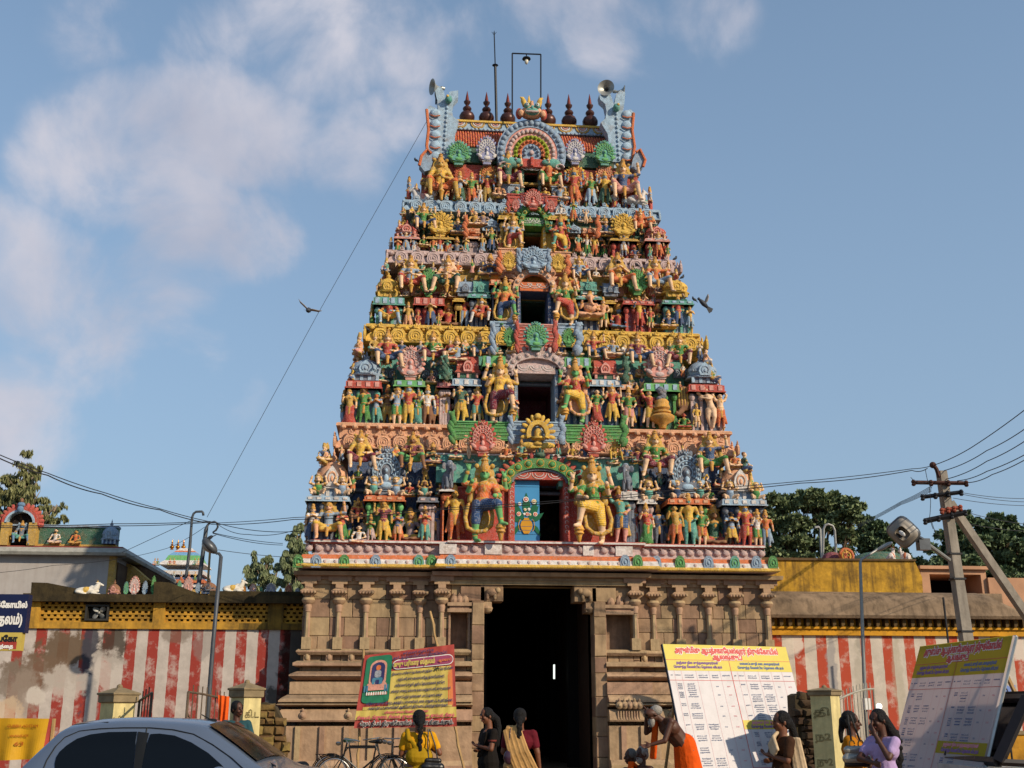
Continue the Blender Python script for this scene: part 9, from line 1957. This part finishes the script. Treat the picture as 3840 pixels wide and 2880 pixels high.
# --- bicycles --------------------------------------------------------------------
BKM = mat('bicycle_black', '#17181a', rough=.35, var=.2, bump=0, metal=.3); CHR = mat('chrome', '#9a9a98', rough=.2, metal=.9, bump=0, var=.1); SAD = mat('saddle_black','#151311',rough=.5,bump=.2)
def bicycle(px, yy, d, label, rz, extra=None):
    p = P(px, 2870, yy); e_ = empty('bicycle', (p.x, yy, 0), label, 'bicycle', 'bicycles parked before the tower base', rz)
    for cx in (-.56, .56):
        b = MB(); T = lambda r, n=32: [(cx+r*math.cos(2*math.pi*i/n), 0, .35+r*math.sin(2*math.pi*i/n)) for i in range(n+1)]
        b.tube(T(.34), .013, 6, 0); b.tube(T(.315), .010, 5, 1)
        for i in range(16): a = 2*math.pi*i/16; b.tube([(cx,.02*(-1)**i,.35),(cx+.31*math.cos(a),0,.35+.31*math.sin(a))], .0022, 3, 1)
        b.tube([(cx,-.05,.35),(cx,.05,.35)], .022, 8, 1); b.tube([(cx+.37*math.cos(a_), 0, .35+.37*math.sin(a_)) for a_ in [R(10)+R(150)*i/10 for i in range(11)]], .010, 6, 2)
        b.build('wheel', [RBR, CHR, BKM], e_, local=True)
    b = MB(); hub_f, hub_r = (-.56,0,.35), (.56,0,.35); head_ = (-.36,0,.86); hlow = (-.40,0,.70); seat = (.20,0,.86); bb = (.10,0,.29)
    for a, c, r in ((head_,seat,.016),(hlow,bb,.018),(seat,bb,.016),(bb,hub_r,.010),(seat,hub_r,.009),(hlow,hub_f,.013),((-.34,0,.95),hlow,.017)): b.tube([a,c], r, 7)
    b.tube([(bb[0]+.1*math.cos(t),-.04,bb[2]+.1*math.sin(t)) for t in [j*.4 for j in range(17)]], .008, 5); b.box(-.02,.60,-.06,-.045,.30,.40); b.box(.45,.85,-.07,.07,.70,.712); b.tube([(.8,.06,.7),(.56,.06,.35)],.007,5); b.tube([(.8,-.06,.7),(.56,-.06,.35)],.007,5); b.build('frame', [BKM], e_, local=True)
    b = MB(); b.tube([(-.33,0,.92),(-.36,0,1.0)], .014, 7); b.tube([(-.12,-.28,.98),(-.28,-.27,1.0),(-.40,-.16,1.02),(-.40,0,1.01),(-.40,.16,1.02),(-.28,.27,1.0),(-.12,.28,.98)], .012, 7); b.tube([(-.2,-.26,.96),(-.36,-.2,.95)],.006,5); b.tube([(-.2,.26,.96),(-.36,.2,.95)],.006,5); b.lathe((-.5,0,.9), [(.02,0),(.05,.02),(.055,.05),(.03,.07)], 12); b.build('handlebar', [CHR], e_, local=True)
    f = Fig(); f.c((.08,0,.965),(.28,0,.97),.022,.05,0); f.c((.26,-.06,.97),(.26,.06,.97),.045,.045,0); link('saddle', f.mesh('saddle',[extra or SAD],.010,2), e_)
    b = MB(); b.tube([(.2,0,.86),(.2,0,.96)], .013, 6); b.build('seat_post', [CHR], e_, local=True)
    b = MB(); b.tube([(bb[0],-.1,bb[2]),(bb[0]+.16,-.1,bb[2]-.06)],.01,5); b.cbox((bb[0]+.17,-.14,bb[2]-.06),.09,.06,.02); b.tube([(bb[0],.1,bb[2]),(bb[0]-.16,.1,bb[2]+.06)],.01,5); b.cbox((bb[0]-.17,.14,bb[2]+.06),.09,.06,.02); b.build('pedals', [BKM], e_, local=True)
    return e_
bicycle(1367, -7.6, 0, 'black bicycle facing left, nearest of the parked bicycles', .12)
bicycle(1345, -6.7, 0, 'black bicycle with a green saddle facing right, behind the nearest one', math.pi-.15, mat('saddle_green','#1d4a34',rough=.4,bump=.1))
bicycle(1500, -7.0, 0, 'bicycle seen almost end-on, half hidden by the woman in yellow', 1.15)
b = MB(); p = P(1517,2790,-7.6); b.ell(p, (.03,.02,.035)); o = b.build('red_reflector',[mat('reflector_red','#d01c0c',rough=.2,bump=0)],smooth=True); tag(o,'red reflector on the end-on bicycle behind the woman in yellow','reflector')
# --- motorbike behind the car -------------------------------------------------------
y = -14.0; mb_ = empty('motorbike', (P(985,2800,y).x, y, 0), 'dark motorbike with a round mirror between the car and the rubble wall', 'motorbike', rz=.5)
b = MB()
for cx in (-.62,.62): b.tube([(cx+.28*math.cos(t),0,.30+.28*math.sin(t)) for t in [2*math.pi*i/24 for i in range(25)]], .05, 8)
b.build('tyres',[RBR],mb_,local=True); f = Fig(); f.e((-.12,0,.78),(.26,.13,.13),0); f.c((.1,0,.76),(.6,0,.80),.09,.08,1); f.c((-.3,0,.5),(.3,0,.42),.10,.14,1); f.c((-.62,0,.3),(-.42,0,.92),.04,.045,1); f.e((-.50,0,.90),(.12,.12,.12),1); f.c((.62,0,.5),(.5,0,.7),.1,.08,0); link('motorbike_body', f.mesh('motorbike_body',[mat('motor_red_black','#2a1214',rough=.25,bump=0,coat=.5),BKM],.012,2), mb_)
b = MB(); b.tube([(-.30,-.36,.98),(-.42,-.2,1.03),(-.44,0,1.02),(-.42,.2,1.03),(-.30,.36,.98)],.014,6)
for q in (-1,1): b.tube([(-.38,q*.26,1.02),(-.40,q*.32,1.17)],.007,5); b.ell((-.40,q*.34,1.20),(.015,.055,.04))
b.build('handlebar',[BKM],mb_,local=True)
